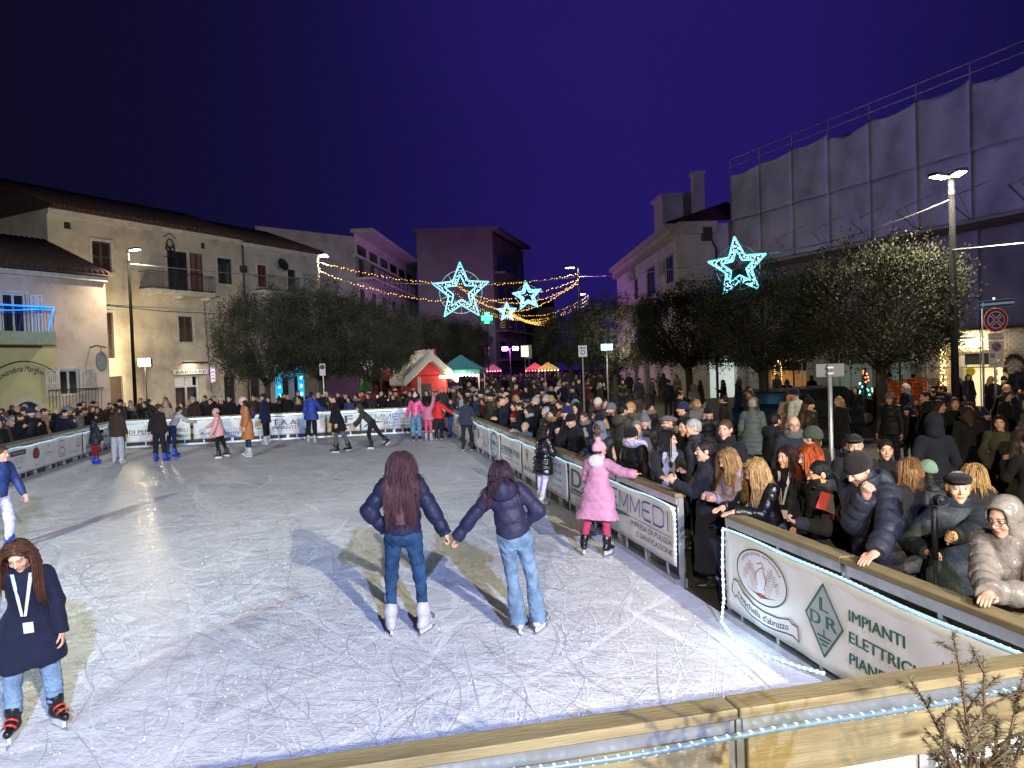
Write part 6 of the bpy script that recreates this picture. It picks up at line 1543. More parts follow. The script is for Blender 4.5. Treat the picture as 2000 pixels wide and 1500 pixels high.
def cable(label, pts, r=.014, mat='alu', n=14):
    o = thing('cable', label, 'cable', pts[0][0], 0, 'steel cables over the square'); m = MB(); O = Vector(pts[0][0])
    for a, b, sag in pts:
        a, b = Vector(a), Vector(b); L = []
        for k in range(n + 1): q = k / n; p = a.lerp(b, q); p.z -= sag * 4 * q * (1 - q); L.append(p - O)
        m.tube(L, r, 5)
    m.build('wire', MATS[mat], o); return o
a = at_d(252, 515, 33.5); b = at_d(848, 555, 40); c = at_d(955, 552, 40); d_ = at_d(1130, 540, 46); e_ = at_d(1384, 515, 24); f_ = at_d(1502, 495, 24); g_ = at_d(1860, 388, 20)
cable('steel cable carrying the largest star between lamp posts', [(a, b, .15), (c, d_, .1)], .02); cable('steel cable carrying the lone star to the tall lamp post', [(d_, e_, .12), (f_, g_, .2)], .018)
cable('steel cable from the tall lamp post across the netting', [(at_d(1858, 488, 20), at_d(2010, 474, 17), .0)], .016)
# fairy light strings across the street
E('gold_bulb', (1.0, .52, .10), 3.2)
def string(label, a, b, sag): fairy('fairy_light_string', label, [a, b], 'iron', 'gold_bulb', .17, .03, sag, 'golden fairy light strings over the street', .045)
lp = [at_d(623, 512, 41), at_d(624, 530, 41)]; r1, r2, r3 = at_d(1128, 535, 46), at_d(1130, 546, 46), at_d(1131, 553, 46); s1, s2, s3 = at_d(1148, 578, 62), at_d(1149, 585, 62), at_d(1149, 592, 62)
string('upper golden fairy light string from left lamp post to street mouth', lp[0], r1, .95); string('second golden fairy light string from left lamp post to street mouth', lp[1], r2, 1.55)
l2 = at_d(880, 548, 58); l3 = at_d(905, 566, 62)
string('golden fairy light string crossing behind the largest star', l2, r3, 1.5); string('golden fairy light string running under the largest star', l3, r2, 1.9)
string('golden fairy light string just above the middle star', l2, s1, 2.2); string('golden fairy light string just below the middle star', at_d(885, 570, 60), s2, 2.0); string('lowest golden fairy light string ending in tree crown', at_d(890, 585, 60), s3, 1.6)
string('golden fairy light string falling away down the street, upper', at_d(985, 606, 70), at_d(1075, 622, 95), .8); string('golden fairy light string falling away down the street, middle', at_d(1000, 612, 70), at_d(1075, 629, 95), .5); string('golden fairy light string falling away down the street, lower', at_d(1000, 617, 70), at_d(1070, 635, 95), .3)
fairy('fairy_lights', 'golden fairy lights wound round lamp post above the wide tree', [at_d(621, 508, 40.85), at_d(623, 525, 40.85), at_d(622, 545, 40.85)], 'iron', 'gold_bulb', .12, .028, 0, 'golden fairy light strings over the street', .06)
# ------------------------------------------------------------------ pharmacy cross, violet floods, stalls
P = at_d(951, 621, 64); t = thing('pharmacy_cross', 'glowing green pharmacy cross sign', 'sign', P); w = .42
m = MB(); m.box(-w / 2, w / 2, -.08, .08, -w * 1.15, w * 1.15); m.box(-w * 1.15, -w / 2, -.08, .08, -w / 2, w / 2); m.box(w / 2, w * 1.15, -.08, .08, -w / 2, w / 2); m.build('cross', E('cross_green', (.1, 1.0, .36), 1.6), t)
m = MB(); m.bbox(-w * 1.5, w * 1.5, .1, .2, -w * 1.5, w * 1.5, .03); m.tube([(0, .15, -.6), (0, .15, -P.z + GZ)], .06, 8); m.build('housing', MATS['black_steel'], t); lamp('cross_glow', 'POINT', P + Vector((0, -.6, 0)), 130, (.05, 1, .3), None, .3)
P = at_d(996, 681, 66); t = thing('violet_floodlights', 'pair of violet stage floodlights on a stand down the street', 'floodlight', (P.x, P.y, GZ)); m = MB(); m.tube([(0, 0, 0), (0, 0, P.z - GZ)], .05, 8); m.tube([(-.6, 0, P.z - GZ), (.6, 0, P.z - GZ)], .03, 6); m.build('stand', MATS['black_steel'], t)
for x in (-.45, .5): h = MB(); h.bbox(x - .3, x + .3, -.1, .15, P.z - GZ - .2, P.z - GZ + .2, .03); ho = h.build('lamp_head', MATS['black_steel'], t); MB().box(x - .26, x + .26, -.115, -.102, P.z - GZ - .17, P.z - GZ + .17).build('lamp_glass', E('violet_glass', (.85, .2, 1), 26), ho)
lamp('violet_beam', 'POINT', (P.x - .2, P.y - .6, P.z), 1500, (.75, .15, 1), None, .3)
lamp('violet_beam', 'SPOT', (P.x - 1.5, P.y - 1.0, P.z), 2600, (.8, .15, 1), tuple(at_d(905, 660, 60)), .3, 50, .6)
# red toy house with snowy roof (inflatable)
P = at_d(828, 745, 40.5); t = thing('inflatable_house', 'red inflatable toy house with puffy snow white roof', 'inflatable', (P.x, P.y, GZ), R(28)); kk = 1.0
M('inflat_red', (.42, .02, .025), rough=.45, var=.12, scale=2, bump=.25, bscale=4); M('inflat_white', (.42, .40, .36), rough=.5, var=.08, scale=2, bump=.3, bscale=4)
m = MB(); m.bbox(-1.05, 1.05, -.95, .95, 0, 2.25, .12); m.poly([(-1.0, 2.2), (1.0, 2.2), (0, 3.15)], -.9, .9); m.build('walls', MATS['inflat_red'], t)
v, q = nets(lambda P_: np.minimum(rc(P_, (-1.38, -1.05, 2.08), (0, -1.05, 3.25), .13, .15), 9) * 0 + np.minimum(np.maximum(np.abs(-P_[:, 0] * .65 + (P_[:, 2] - 3.2) * .76) - .14, np.maximum(np.maximum(P_[:, 0] - .1, -P_[:, 0] - 1.5), np.abs(P_[:, 1]) - 1.2)), np.maximum(np.abs(P_[:, 0] * .65 + (P_[:, 2] - 3.2) * .76) - .14, np.maximum(np.maximum(-P_[:, 0] - .1, P_[:, 0] - 1.5), np.abs(P_[:, 1]) - 1.2))) - .06 + wob(P_, .03, 7), (-1.8, -1.5, 1.6), (1.8, 1.5, 3.7), .07)
link('snow_roof', mk_mesh('roof', v, q, True, MATS['inflat_white']), t)
m = MB(); m.bbox(-.55, .05, -1.02, -.94, 0, 1.7, .03); m.build('doorway', MATS['shutter_dark'], t); m = MB(); m.bbox(.3, .7, -.3, .2, 2.9, 3.6, .05); m.build('chimney', MATS['inflat_red'], t)
for x in (-.72, -.62): m = MB(); m.tube([(x, -1.02, 0), (x, -1.02, 2.1)], .04, 6); m.build('white_tube', MATS['inflat_white'], t)
# green and red inflatable arch figure next to it
P = at_d(742, 745, 42); t = thing('inflatable_arch', 'green and red inflatable arch under the tree', 'inflatable', (P.x, P.y, GZ)); M('inflat_green', (.03, .22, .05), rough=.45, var=.15, bump=.2, bscale=4); M('inflat_orange', (.45, .10, .03), rough=.45, var=.1)
arcp = [(-.95 + 0 * q, 0, q) for q in (0, .8, 1.5)]; m = MB(); m.tube([(-.95, 0, 0), (-.95, 0, .8)], .3, 12); m.build('column', MATS['inflat_green'], t, True); m = MB(); m.tube([(-.95, 0, .8), (-.93, 0, 1.25)], .31, 12); m.build('band', MATS['inflat_orange'], t, True); m = MB(); m.tube([(-.93, 0, 1.25), (-.8, 0, 1.9), (-.4, 0, 2.35), (.1, 0, 2.4)], .3, 12); m.build('column', MATS['inflat_green'], t, True); m = MB(); m.tube([(.1, 0, 2.4), (.7, 0, 2.1), (.95, 0, 1.5), (.98, 0, 0)], .3, 12); m.build('column', MATS['inflat_red'], t, True)
# lit shop window behind the arch
u = thing('shop_window', 'bright pink white lit shop window behind the inflatable arch', 'shop window', at_d(702, 700, 50)); a0 = at_d(702, 700, 50); a1 = at_d(783, 700, 50); zt = at_d(740, 704, 50).z
m = MB(); m.box(0, a1.x - a0.x, 0, .1, GZ - a0.z, zt - a0.z); m.build('lit_pane', E('pinkwhite', (1, .78, .82), .75), u); m = MB()
for k in range(5): x = (a1.x - a0.x) * k / 4; m.box(x - .06, x + .06, -.06, -.01, GZ - a0.z, zt - a0.z)
m.box(0, a1.x - a0.x, -.05, -.012, zt - a0.z - 1.0, zt - a0.z - .9); m.build('frame', MATS['shutter_brown'], u)
gq = np.random.default_rng(8); m = MB()
for k in range(40): x = gq.uniform(.2, a1.x - a0.x - .2); m.bbox(x, x + gq.uniform(.1, .4), -.03, -.012, .3 + GZ - a0.z + gq.uniform(0, 1.6), 2.2 + GZ - a0.z, .005)
m.build('display', M('display_goods', (.4, .12, .14), rough=.6, var=.5, scale=3), u)
# teal market canopy with bulbs
P = at_d(903, 740, 41); t = thing('market_stall', 'market stall under teal canopy with row of bright bulbs', 'stall', (P.x, P.y, GZ), R(-6)); hc = at_d(903, 722, 41).z - GZ; M('canopy_teal', (.04, .17, .19), rough=.7, var=.15, scale=3, bump=.2, bscale=6)
m = MB(); m.add([(-1.25, -1.1, hc), (1.15, -1.1, hc), (1.15, 1.1, hc), (-1.25, 1.1, hc), (-.05, 0, hc + .85), (-1.25, -1.1, hc - .22), (1.15, -1.1, hc - .22), (1.15, 1.1, hc - .22), (-1.25, 1.1, hc - .22)], [(0, 1, 4), (1, 2, 4), (2, 3, 4), (3, 0, 4), (0, 5, 6, 1), (1, 6, 7, 2), (2, 7, 8, 3), (3, 8, 5, 0)]); m.build('canopy', MATS['canopy_teal'], t)
for x, y in ((-1.2, -1.05), (1.1, -1.05), (1.1, 1.05), (-1.2, 1.05)): m = MB(); m.tube([(x, y, 0), (x, y, hc)], .03, 8); m.build('leg', MATS['alu'], t)
m = MB(); m.bbox(-1.1, 1.0, -.8, .8, .75, .85, .01); m.box(-1.08, .98, -.78, .78, .1, .749); m.build('counter', MATS['inflat_red'], t)
m = MB()
for k in range(12): m.sphere((-1.2 + k * .2, -1.16, hc - .32 - .04 * math.sin(k * .6)), .075 if k < 5 else .06, 8, 6)
m.build('bulb', E('stall_bulb', (1, .88, .62), 30), t, True); lamp('stall_lamp', 'POINT', (P.x, P.y - 1.3, hc - .5), 160, (1, .8, .5), None, .3)
m = MB(); g = random.Random(4)
for k in range(16): m.sphere((-.9 + g.random() * 1.8, -.7 + g.random() * .8, .95), .09, 8, 5)
m.build('goods', M('goods', (.5, .25, .1), rough=.5, var=.6, scale=6), t, True)
# far stalls and signs down the street
def sign_board(label, px, py, d, w, h, mat, pole=True, name='notice_board'):
    P = at_d(px, py, d); t = thing(name, label, 'sign', P); m = MB(); m.bbox(-w / 2, w / 2, -.03, .03, -h / 2, h / 2, .008); m.build('board', mat, t)
    if pole: m = MB(); m.tube([(0, .05, GZ - P.z), (0, .05, 0)], .03, 8); m.build('pole', MATS['alu'], t)
    return t, P
white = M('poster_white', (.68, .66, .64), rough=.5, var=.08)
t, P = sign_board('white poster board with small round mark above the crowd', 1138, 686, 27, .32, .42, white); m = MB(); m.ring(.0, -.04, .09, .09, .035, -.034, -.031, 20); m.build('round_mark', MATS['ink_purple'], t); m = MB(); m.poly([(-.12, .1), (.12, .1), (.06, .16), (0, .12), (-.06, .17)], -.034, -.031); m.build('hill_mark', MATS['ink_black'], t)
sign_board('small lit yellow sign beside the violet floodlights', 1025, 686, 60, .6, .9, E('sign_warm', (1, .8, .5), 1.6)); sign_board('small white road sign beside the lit yellow sign', 1033, 687, 60, .5, 1.1, white)
sign_board('lit cyan kiosk sign before the lit pilasters', 1185, 678, 36, .55, .3, E('sign_cyan', (.4, .85, 1), 3.5)); P = at_d(1190, 685, 36); lamp('kiosk_lamp', 'POINT', (P.x + .6, P.y - 1.2, P.z + .1), 320, (1, .9, .68), None, .2)
P = at_d(1262, 665, 42); lamp('pilaster_lamp', 'POINT', (P.x - .9, P.y - 1.5, 3.2), 260, (1, .85, .52), None, .15)
t, P = sign_board('white no parking sign on pole before the wide tree', 630, 722, 34, .27, .56, white, True, 'parking_sign'); m = MB(); m.ring(0, .12, .115, .115, .03, -.036, -.031, 24); m.build('ring', MATS['ink_red'], t); m = MB(); m.poly([(.085 * math.cos(q), .12 + .085 * math.sin(q)) for q in np.linspace(0, 6.28, 20, endpoint=False)], -.034, -.031); m.build('disc', MATS['ink_navy'], t)
for j, (x, dd, colr, lab) in enumerate(((962, 74, (1, .2, .3), 'red lit stall far down the street'), (1070, 62, (1, .55, .15), 'small amber lit display among the far crowd'), (1045, 64, (1, .12, .16), 'red lit umbrella among the far crowd'))):
    P = at_d(x, 705, dd); t = thing('market_stall', lab, 'stall', (P.x, P.y, GZ)); m = MB(); m.add([(-.9, -.8, 2.1), (.9, -.8, 2.1), (.9, .8, 2.1), (-.9, .8, 2.1), (0, 0, 2.7)], [(0, 1, 4), (1, 2, 4), (2, 3, 4), (3, 0, 4), (3, 2, 1, 0)]); m.build('canopy', E('stall_col%d' % j, colr, .35), t); m = MB()
    for sx_, sy_ in ((-.85, -.75), (.85, -.75), (.85, .75), (-.85, .75)): m.tube([(sx_, sy_, 0), (sx_, sy_, 2.1)], .03, 6)
    m.build('legs', MATS['alu'], t); m = MB()
    for k in range(7): m.sphere((-.8 + k * .26, -.85, 2.0), .05, 6, 4)
    m.build('bulb', E('stall_b%d' % j, colr, 14), t)
# ------------------------------------------------------------------ signs on the right
P = at_d(1620, 712, 10); t = thing('road_sign', 'road sign seen from behind, grey plate on galvanised pole', 'sign', (P.x, P.y, GZ)); m = MB(); m.tube([(0, 0, 0), (0, 0, P.z - GZ)], .03, 12); m.build('pole', MATS['galv'], t, True); m = MB(); m.bbox(-.17, .22, .035, .045, P.z - GZ - .17, P.z - GZ + .01, .003); m.build('plate', M('plate_grey', (.12, .125, .13), rough=.5, var=.1), t)
for z in (-.04, -.12): m = MB(); m.box(-.04, .04, -.036, .034, P.z - GZ + z - .012, P.z - GZ + z + .012); m.build('clamp', MATS['galv'], t)
P = at_d(1945, 625, 18); t = thing('road_sign', 'no stopping sign with white panels and blue one way arrow on one pole', 'sign', (P.x, P.y, GZ)); zc = P.z - GZ
m = MB(); m.tube([(-.0, .05, 0), (-.0, .05, zc + .55)], .03, 10); m.tube([(-.3, .05, 0.9), (-.3, .05, zc + .4)], .018, 8); m.build('pole', MATS['galv'], t, True)
def disc(par, cx, cz, r, mat, y, name): q = MB(); q.poly([(cx + r * math.cos(a), cz + r * math.sin(a)) for a in np.linspace(0, 2 * math.pi, 36, endpoint=False)], y, y + .003); return q.build(name, mat, par)
def nostop(par, cx, cz, r, y, cross=True):
    disc(par, cx, cz, r, MATS['ink_white'], y, 'rim'); disc(par, cx, cz, r * .95, MATS['ink_red'], y - .004, 'ring'); disc(par, cx, cz, r * .70, MATS['ink_white'], y - .008, 'rim'); disc(par, cx, cz, r * .64, MATS['ink_blue'], y - .012, 'disc'); q = MB()
    for j, a in enumerate((45, -45) if cross else (-45,)):
        ca, sa_ = math.cos(R(a)), math.sin(R(a))
        q2 = MB(); q2.poly([(cx + (u * ca - v * sa_) * r, cz + (u * sa_ + v * ca) * r) for u, v in ((-.68, -.13), (.68, -.13), (.68, .13), (-.68, .13))], y - .016 - .0015 * j, y - .0145 - .0015 * j); q2.build('bar_edge', MATS['ink_white'], par)
        q.poly([(cx + (u * ca - v * sa_) * r, cz + (u * sa_ + v * ca) * r) for u, v in ((-.7, -.07), (.7, -.07), (.7, .07), (-.7, .07))], y - .020 - .0015 * j, y - .0185 - .0015 * j)
    q.build('bar', MATS['ink_red'], par)
nostop(t, 0, zc, .30, 0)
m = MB(); m.bbox(-.19, .19, -.002, .004, zc - .5, zc - .31, .001); m.build('panel', white, t); m = MB(); text_in(m, 'Permanente', -.12, .12, zc - .38, zc - .345, -.004); text_in(m, '8.00 - 20.00', -.14, .15, zc - .47, zc - .43, -.004, .006); m.build('lettering', MATS['ink_dgrey'], t)
m = MB(); m.bbox(-.19, .19, -.002, .004, zc - .98, zc - .51, .001); m.build('panel', white, t); nostop(t, 0, zc - .66, .12, -.004, False); m = MB(); m.bbox(-.15, -.05, -.006, -.003, zc - .92, zc - .82, .0005); m.build('parking_mark', MATS['ink_blue'], t); m = MB(); text_in(m, 'P', -.125, -.075, zc - .9, zc - .84, -.008, .01); m.build('lettering', MATS['ink_white'], t); m = MB(); text_in(m, '2 h', .05, .13, zc - .92, zc - .87, -.006); m.build('lettering', MATS['ink_dgrey'], t)
m = MB(); m.bbox(-.19, .19, -.002, .004, zc - 1.14, zc - .99, .001); m.build('panel', white, t); m = MB(); text_in(m, 'zona disco', -.15, .05, zc - 1.1, zc - 1.05, -.004); m.build('lettering', MATS['ink_dgrey'], t)
q = Matrix.Translation((.02, -.02, zc + .40)) @ Matrix.Rotation(R(-3), 4, 'Y'); m = MB(); m.bbox(-.46, .44, -.003, .004, -.095, .095, .001, q); m.build('arrow_panel', MATS['ink_lblue'], t); m = MB(); m.box(-.445, .425, -.007, -.0035, -.08, .08, q); m.build('blue_field', MATS['ink_blue'], t)
m = MB(); pts = [(-.43, 0), (-.33, -.07), (-.33, -.028), (.42, -.028), (.42, .028), (-.33, .028), (-.33, .07)]; v = [tuple(q @ Vector((x, -.0095, z))) for x, z in pts]; m.add(v, [tuple(range(7))]); m.build('arrow', MATS['ink_white'], t)
# christmas tree
P = at_d(1690, 772, 27); t = thing('christmas_tree', 'small Christmas tree with coloured lights before the shop window', 'christmas tree', (P.x, P.y, GZ)); hh = at_d(1690, 718, 27).z - GZ; m = MB(); g = random.Random(9)
for k in range(900):
    z = .3 + (hh - .3) * (1 - math.sqrt(g.random())); r = (hh - z) / hh * .5; a = g.uniform(0, 6.28); p = Vector((math.cos(a) * r * g.uniform(.5, 1), math.sin(a) * r * g.uniform(.5, 1), z)); d = Vector((math.cos(a), math.sin(a), -.2)); e_ = Vector((-math.sin(a), math.cos(a), 0)) * .03; m.add([p - e_, p + e_, p + d * .18], [(0, 1, 2)])
tag(m.build('foliage', MATS['leaf_dark'], t), kind='stuff'); m = MB(); m.tube([(0, 0, 0), (0, 0, hh)], .04, 6); m.build('trunk', MATS['bark'], t)
for nm, c in (('green', (.1, 1, .4)), ('red', (1, .15, .08)), ('blue', (.1, .5, 1))):
    m = MB()
    for k in range(12): z = .5 + (hh - .6) * g.random(); r = (hh - z) / hh * .6; a = g.uniform(0, 6.28); m.sphere((math.cos(a) * r, math.sin(a) * r, z), .03, 6, 4)
    m.build('bulb', E('xmas_' + nm, c, 10), t)
# orange safety mesh
a0, a1 = at_d(1716, 740, 25.5), at_d(1806, 742, 23.5); f = Facade((a0.x, a0.y), (a1.x, a1.y)); t = thing('safety_net', 'orange plastic safety net round the scaffold foot', 'safety net', f.world(0, GZ), f.a); zt = a0.z - GZ
m = MB(); nx, nz = 22, 13; W_ = f.L
wv = lambda x, z: .05 * math.sin(x * 3.1) + .03 * math.sin(z * 5 + x)
for i in range(nx + 1): x = W_ * i / nx; m.tube([(x + .01 * math.sin(k), wv(x, k * zt / 6), zt * k / 6 - .06 * math.sin(x * 2.2) * k / 6) for k in range(7)], .017, 4)
for j in range(nz + 1): z = zt * j / nz; m.tube([(W_ * k / 12, wv(W_ * k / 12, z), z - .06 * math.sin(W_ * k / 12 * 2.2) * j / nz) for k in range(13)], .019, 4)
tag(m.build('mesh', M('net_orange', (.75, .16, .03), rough=.6, var=.15), t), kind='stuff')
for x in (0, W_ / 2, W_): m = MB(); m.tube([(x, .06, 0), (x, .06, zt + .15)], .025, 6); m.build('post', MATS['net_orange'], t)
# parked cars behind the crowd
M('car_paint', (.02, .025, .03), rough=.2, var=.05, spec=.6); M('car_blue', (.01, .03, .09), rough=.2, var=.05, spec=.6)
def car(label, px, py, d, rz, mat):
    P = at_d(px, py, d); t = thing('parked_car', label, 'car', (P.x, P.y, GZ), R(rz), 'cars parked behind the crowd')
    prof = [(-2.1, .35), (-2.12, .75), (-1.95, .92), (-1.5, .98), (-1.05, 1.4), (.5, 1.45), (1.1, 1.02), (1.9, .88), (2.1, .7), (2.08, .35)]
    m = MB(); m.poly(prof, -.82, .82); b = m.build('body', MATS[mat], t); bm = b.modifiers.new('soft', 'BEVEL'); bm.width = .08; bm.segments = 3
    for y in (-.825, .823): m = MB(); m.poly([(-1.35, 1.0), (-1.0, 1.34), (.42, 1.38), (.9, 1.0)], y, y + .004); m.build('side_window', MATS['glass_dark'], t)
    m = MB(); m.add([(1.07, -.7, 1.06), (1.07, .7, 1.06), (.58, .66, 1.42), (.58, -.66, 1.42)], [(0, 1, 2, 3)]); m.build('windscreen', MATS['glass_dark'], t)
    for x in (-1.3, 1.3):
        for y in (-.84, .66):
            m = MB(); mx = Matrix.Translation((x, y, .31)) @ Matrix.Rotation(R(-90), 4, 'X'); m.lathe([(.2, 0), (.3, .01), (.31, .05), (.31, .14), (.3, .17), (.2, .18)], 18, (0, 0, 0), mx); w = m.build('wheel', M('rubber', (.015, .015, .015), rough=.8), t); m = MB(); m.lathe([(.02, -.006), (.19, -.005), (.19, .18), (.02, .186)], 14, (0, 0, 0), mx); m.build('rim', MATS['alu'], w)
    for y in (-.6, .6): m = MB(); m.bbox(2.0, 2.1, y - .18, y + .18, .62, .76, .02); m.build('headlight', MATS['shutter_white'], t)
    return t
car('dark car parked behind the crowd before the wine bar', 1600, 790, 26, 10, 'car_paint'); car('dark blue car parked behind the crowd near the clipped tree', 1500, 800, 25, 60, 'car_blue')
# ------------------------------------------------------------------ stage under the camera, light truss behind it, potted conifer
t = thing('stage', 'low plank stage that the picture is taken from', 'stage', (0, 0, GZ)); 
for k in range(16): MB().bbox(-3.2 + k * .4, -2.805 + k * .4, -4, 2.4, .8, .85, .004).build('plank', MATS['pine'], t)
for x in (-3.1, 0, 3.1):
    for y in (-3.9, 2.3): MB().tube([(x, y, 0), (x, y, .8)], .04, 8).build('leg', MATS['alu'], t)
t = thing('light_truss', 'aluminium lighting truss with floodlights behind the stage', 'truss', (0, TRUSS_Y - .35, GZ))
m = MB()
for x in (-10, 0, 10):
    for dx in (-.15, .15): m.tube([(x + dx, 0, 0), (x + dx, 0, 8.4)], .03, 8)
for z in (8.1, 8.4): m.tube([(-10, 0, z), (10, 0, z)], .03, 8)
m.build('frame', MATS['alu'], t)
for x in (9.4, 7.4, 3.8, -8.15, -1.6): h = MB(); h.bbox(x - .25, x + .25, -.2, .2, 7.65, 8.05, .03); h.build('lamp_head', MATS['black_steel'], t)  # outermost right head goes with the added violet wash
P = at_d(1905, 1500, 2.05); t = thing('potted_conifer', 'sparse brownish conifer twigs in a pot before the pine fence', 'potted plant', (P.x, P.y, GZ + .85)); m = MB(); m.lathe([(.13, 0), (.19, .38), (.2, .4), (.17, .4), (.16, .34)], 18); m.build('pot', M('clay', (.22, .09, .05), rough=.8), t, True)
tw = MB(); nd = MB(); g = random.Random(11); M('twig', (.10, .06, .035), rough=.85, var=.3, scale=20); M('needle', (.075, .062, .028), rough=.6, var=.4, scale=15)
z0 = .36
stems = [(1860, 1236, 2.02), (1775, 1325, 2.0), (1920, 1283, 2.1), (1870, 1390, 1.95), (1990, 1345, 2.1), (1835, 1455, 1.9), (2010, 1420, 2.0), (1945, 1400, 2.05), (1890, 1440, 1.95)]
for (x, y, d) in stems:
    e = at_d(x, y, d) - Vector((P.x, P.y, GZ + .85)); s0 = Vector((g.uniform(-.05, .05), g.uniform(-.04, .04), z0)); L = [s0.lerp(e, q) + Vector((math.sin(q * 3) * .012, 0, .03 * math.sin(q * 3.1))) for q in np.linspace(0, 1, 10)]
    tw.tube(L, [.008 - .0055 * i / 9 for i in range(10)], 6)
    def needles(line, n):
        for k in range(n):
            q = g.uniform(.15, 1) * (len(line) - 1); i = min(int(q), len(line) - 2); p = line[i].lerp(line[i + 1], q - i); ax = (line[i + 1] - line[i]).normalized(); dr = (ax * .8 + Vector((g.gauss(0, 1), g.gauss(0, 1), g.gauss(0, 1))).normalized()).normalized(); s = dr.orthogonal().normalized() * .0017; nd.add([p - s, p + s, p + dr * g.uniform(.014, .028)], [(0, 1, 2)])
    needles(L, 320)
    for k in range(7):
        i = g.randint(3, 8); a = L[i]; b = a + Vector((g.uniform(-.09, .09), g.uniform(-.05, .05), g.uniform(.02, .1))); L2_ = [a.lerp(b, q) for q in np.linspace(0, 1, 4)]; tw.tube(L2_, [.004, .0035, .003, .002], 5); needles(L2_, 70)
tw.build('twigs', MATS['twig'], t, True); tag(nd.build('needles', MATS['needle'], t), kind='stuff')
# chain of red and white plastic links at the gate, LED rope loop on the ice
p0 = rk(3.705, .02); t = thing('plastic_chain', 'red and white plastic chain hanging at the gate post', 'chain', (p0.x, p0.y, 0))
for k in range(15):
    z = .82 - k * .05; m = MB(); rr = .019; Q = Matrix.Translation((.0, 0, z)) @ Matrix.Rotation(R(90 * (k % 2) + 20), 4, 'Z'); m.tube([tuple(Q @ Vector((rr * math.cos(q), 0, rr * 1.5 * math.sin(q)))) for q in np.linspace(0, 6.283, 12)], .006, 5, False); m.build('link', M('chain_red', (.55, .03, .06), rough=.4) if k % 4 < 2 else M('chain_white', (.7, .7, .7), rough=.4), t, True)
t = thing('led_rope_light', 'loose loop of LED rope light lying on the ice below wheat emblem banner', 'rope light', (0, 0, 0), 0, 'LED rope lights clipped to the rink fences')
pp = [rk(3.605, .09, .86), rk(3.615, .1, .5), rk(3.585, .11, .2), rk(3.435, .22, .03), rk(3.085, .30, .02), rk(2.685, .26, .02), rk(2.285, .16, .05), rk(1.985, .1, .1)]; L = []
for a, b in zip(pp, pp[1:]): L += [a.lerp(b, q) for q in np.linspace(0, 1, 6)[:-1]]
MB().tube(L, .011, 7).build('tube', MATS['led_tube'], t, True); m = MB()
for p in L[::1]: m.sphere(tuple(p), .014, 6, 4)
tag(m.build('diode', MATS['led_white'], t), kind='stuff')
t = thing('led_rope_light', 'LED rope light bent down the gate post of EMMEDI banner', 'rope light', (0, 0, 0), 0, 'LED rope lights clipped to the rink fences')
pp = [rk(4.785, .08, .86), rk(4.725, .075, .8), rk(4.730, .075, .35)]; L = []
for a, b in zip(pp, pp[1:]): L += [a.lerp(b, q) for q in np.linspace(0, 1, 9)]
MB().tube(L, .011, 7).build('tube', MATS['led_tube'], t, True); m = MB()
for p in L: m.sphere(tuple(p), .014, 6, 4)
tag(m.build('diode', MATS['led_white'], t), kind='stuff')
lamp('rope_glow', 'POINT', rk(2.985, .32, .22), 3, (.5, .8, 1), None, .1)
# ------------------------------------------------------------------ people placed one by one
def c8(r, g, b): return lin((r, g, b))
BLK = c8(26, 26, 30); NVY = c8(28, 32, 46); GRY = c8(92, 94, 98); BRN = c8(56, 44, 38); OLV = c8(58, 56, 46); WHT = c8(205, 205, 212); JNS = c8(52, 84, 128); LJN = c8(104, 140, 178)
DKH = c8(30, 22, 20); BRH = c8(66, 42, 32); BLH = c8(178, 142, 92); GYH = c8(150, 148, 146)
OCC = []      # ground already taken: x, y, radius
def puf(col, hem=.86, mat='nylon', rip=.011, pitch=.095, puff=.034, **k): return dict(kind='puffer', mat=mat, col=col, hem=hem, ripple=rip, pitch=pitch, puff=puff) | k
def coat(col, hem=.45, mat='cloth', **k): return dict(kind='coat', mat=mat, col=col, hem=hem, puff=.02) | k
def jack(col, hem=.82, mat='cloth', **k): return dict(kind='jacket', mat=mat, col=col, hem=hem, puff=.02) | k
def skate(col, hcol=(.6, .6, .62), **k): return dict(kind='skate', col=col, hcol=hcol) | k
SKW = skate(c8(178, 178, 186)); SKK = skate(c8(24, 24, 28)); SKB = skate(c8(18, 58, 170), c8(30, 60, 160))
def on_ice(label, fx, fy, hy, face, H=None, **k):
    p = at_z(fx, fy, 0); zt = at_d(fx, hy, p.y).z
    OCC.append((p.x, p.y, .4)); k.setdefault('feet', SKK)
    return make_person(label, (p.x, p.y), face, H or max(.8, zt - .06), group='skaters on the ice', **k)
STRIDE = dict(legL=((.06, .22, -1), (.03, -.1, -1)), legR=((.08, -.18, -1), (.04, -.35, -1)), lean=10, armL=((.3, .2, -1), (.1, .5, -1)), armR=((.3, -.25, -1), (.1, .2, -1)))
def RP(x, y): p = at_z(x, y, 1.056); q = rk((p - FR).dot(E1), -.02, 1.056); return (q.x, q.y, q.z)
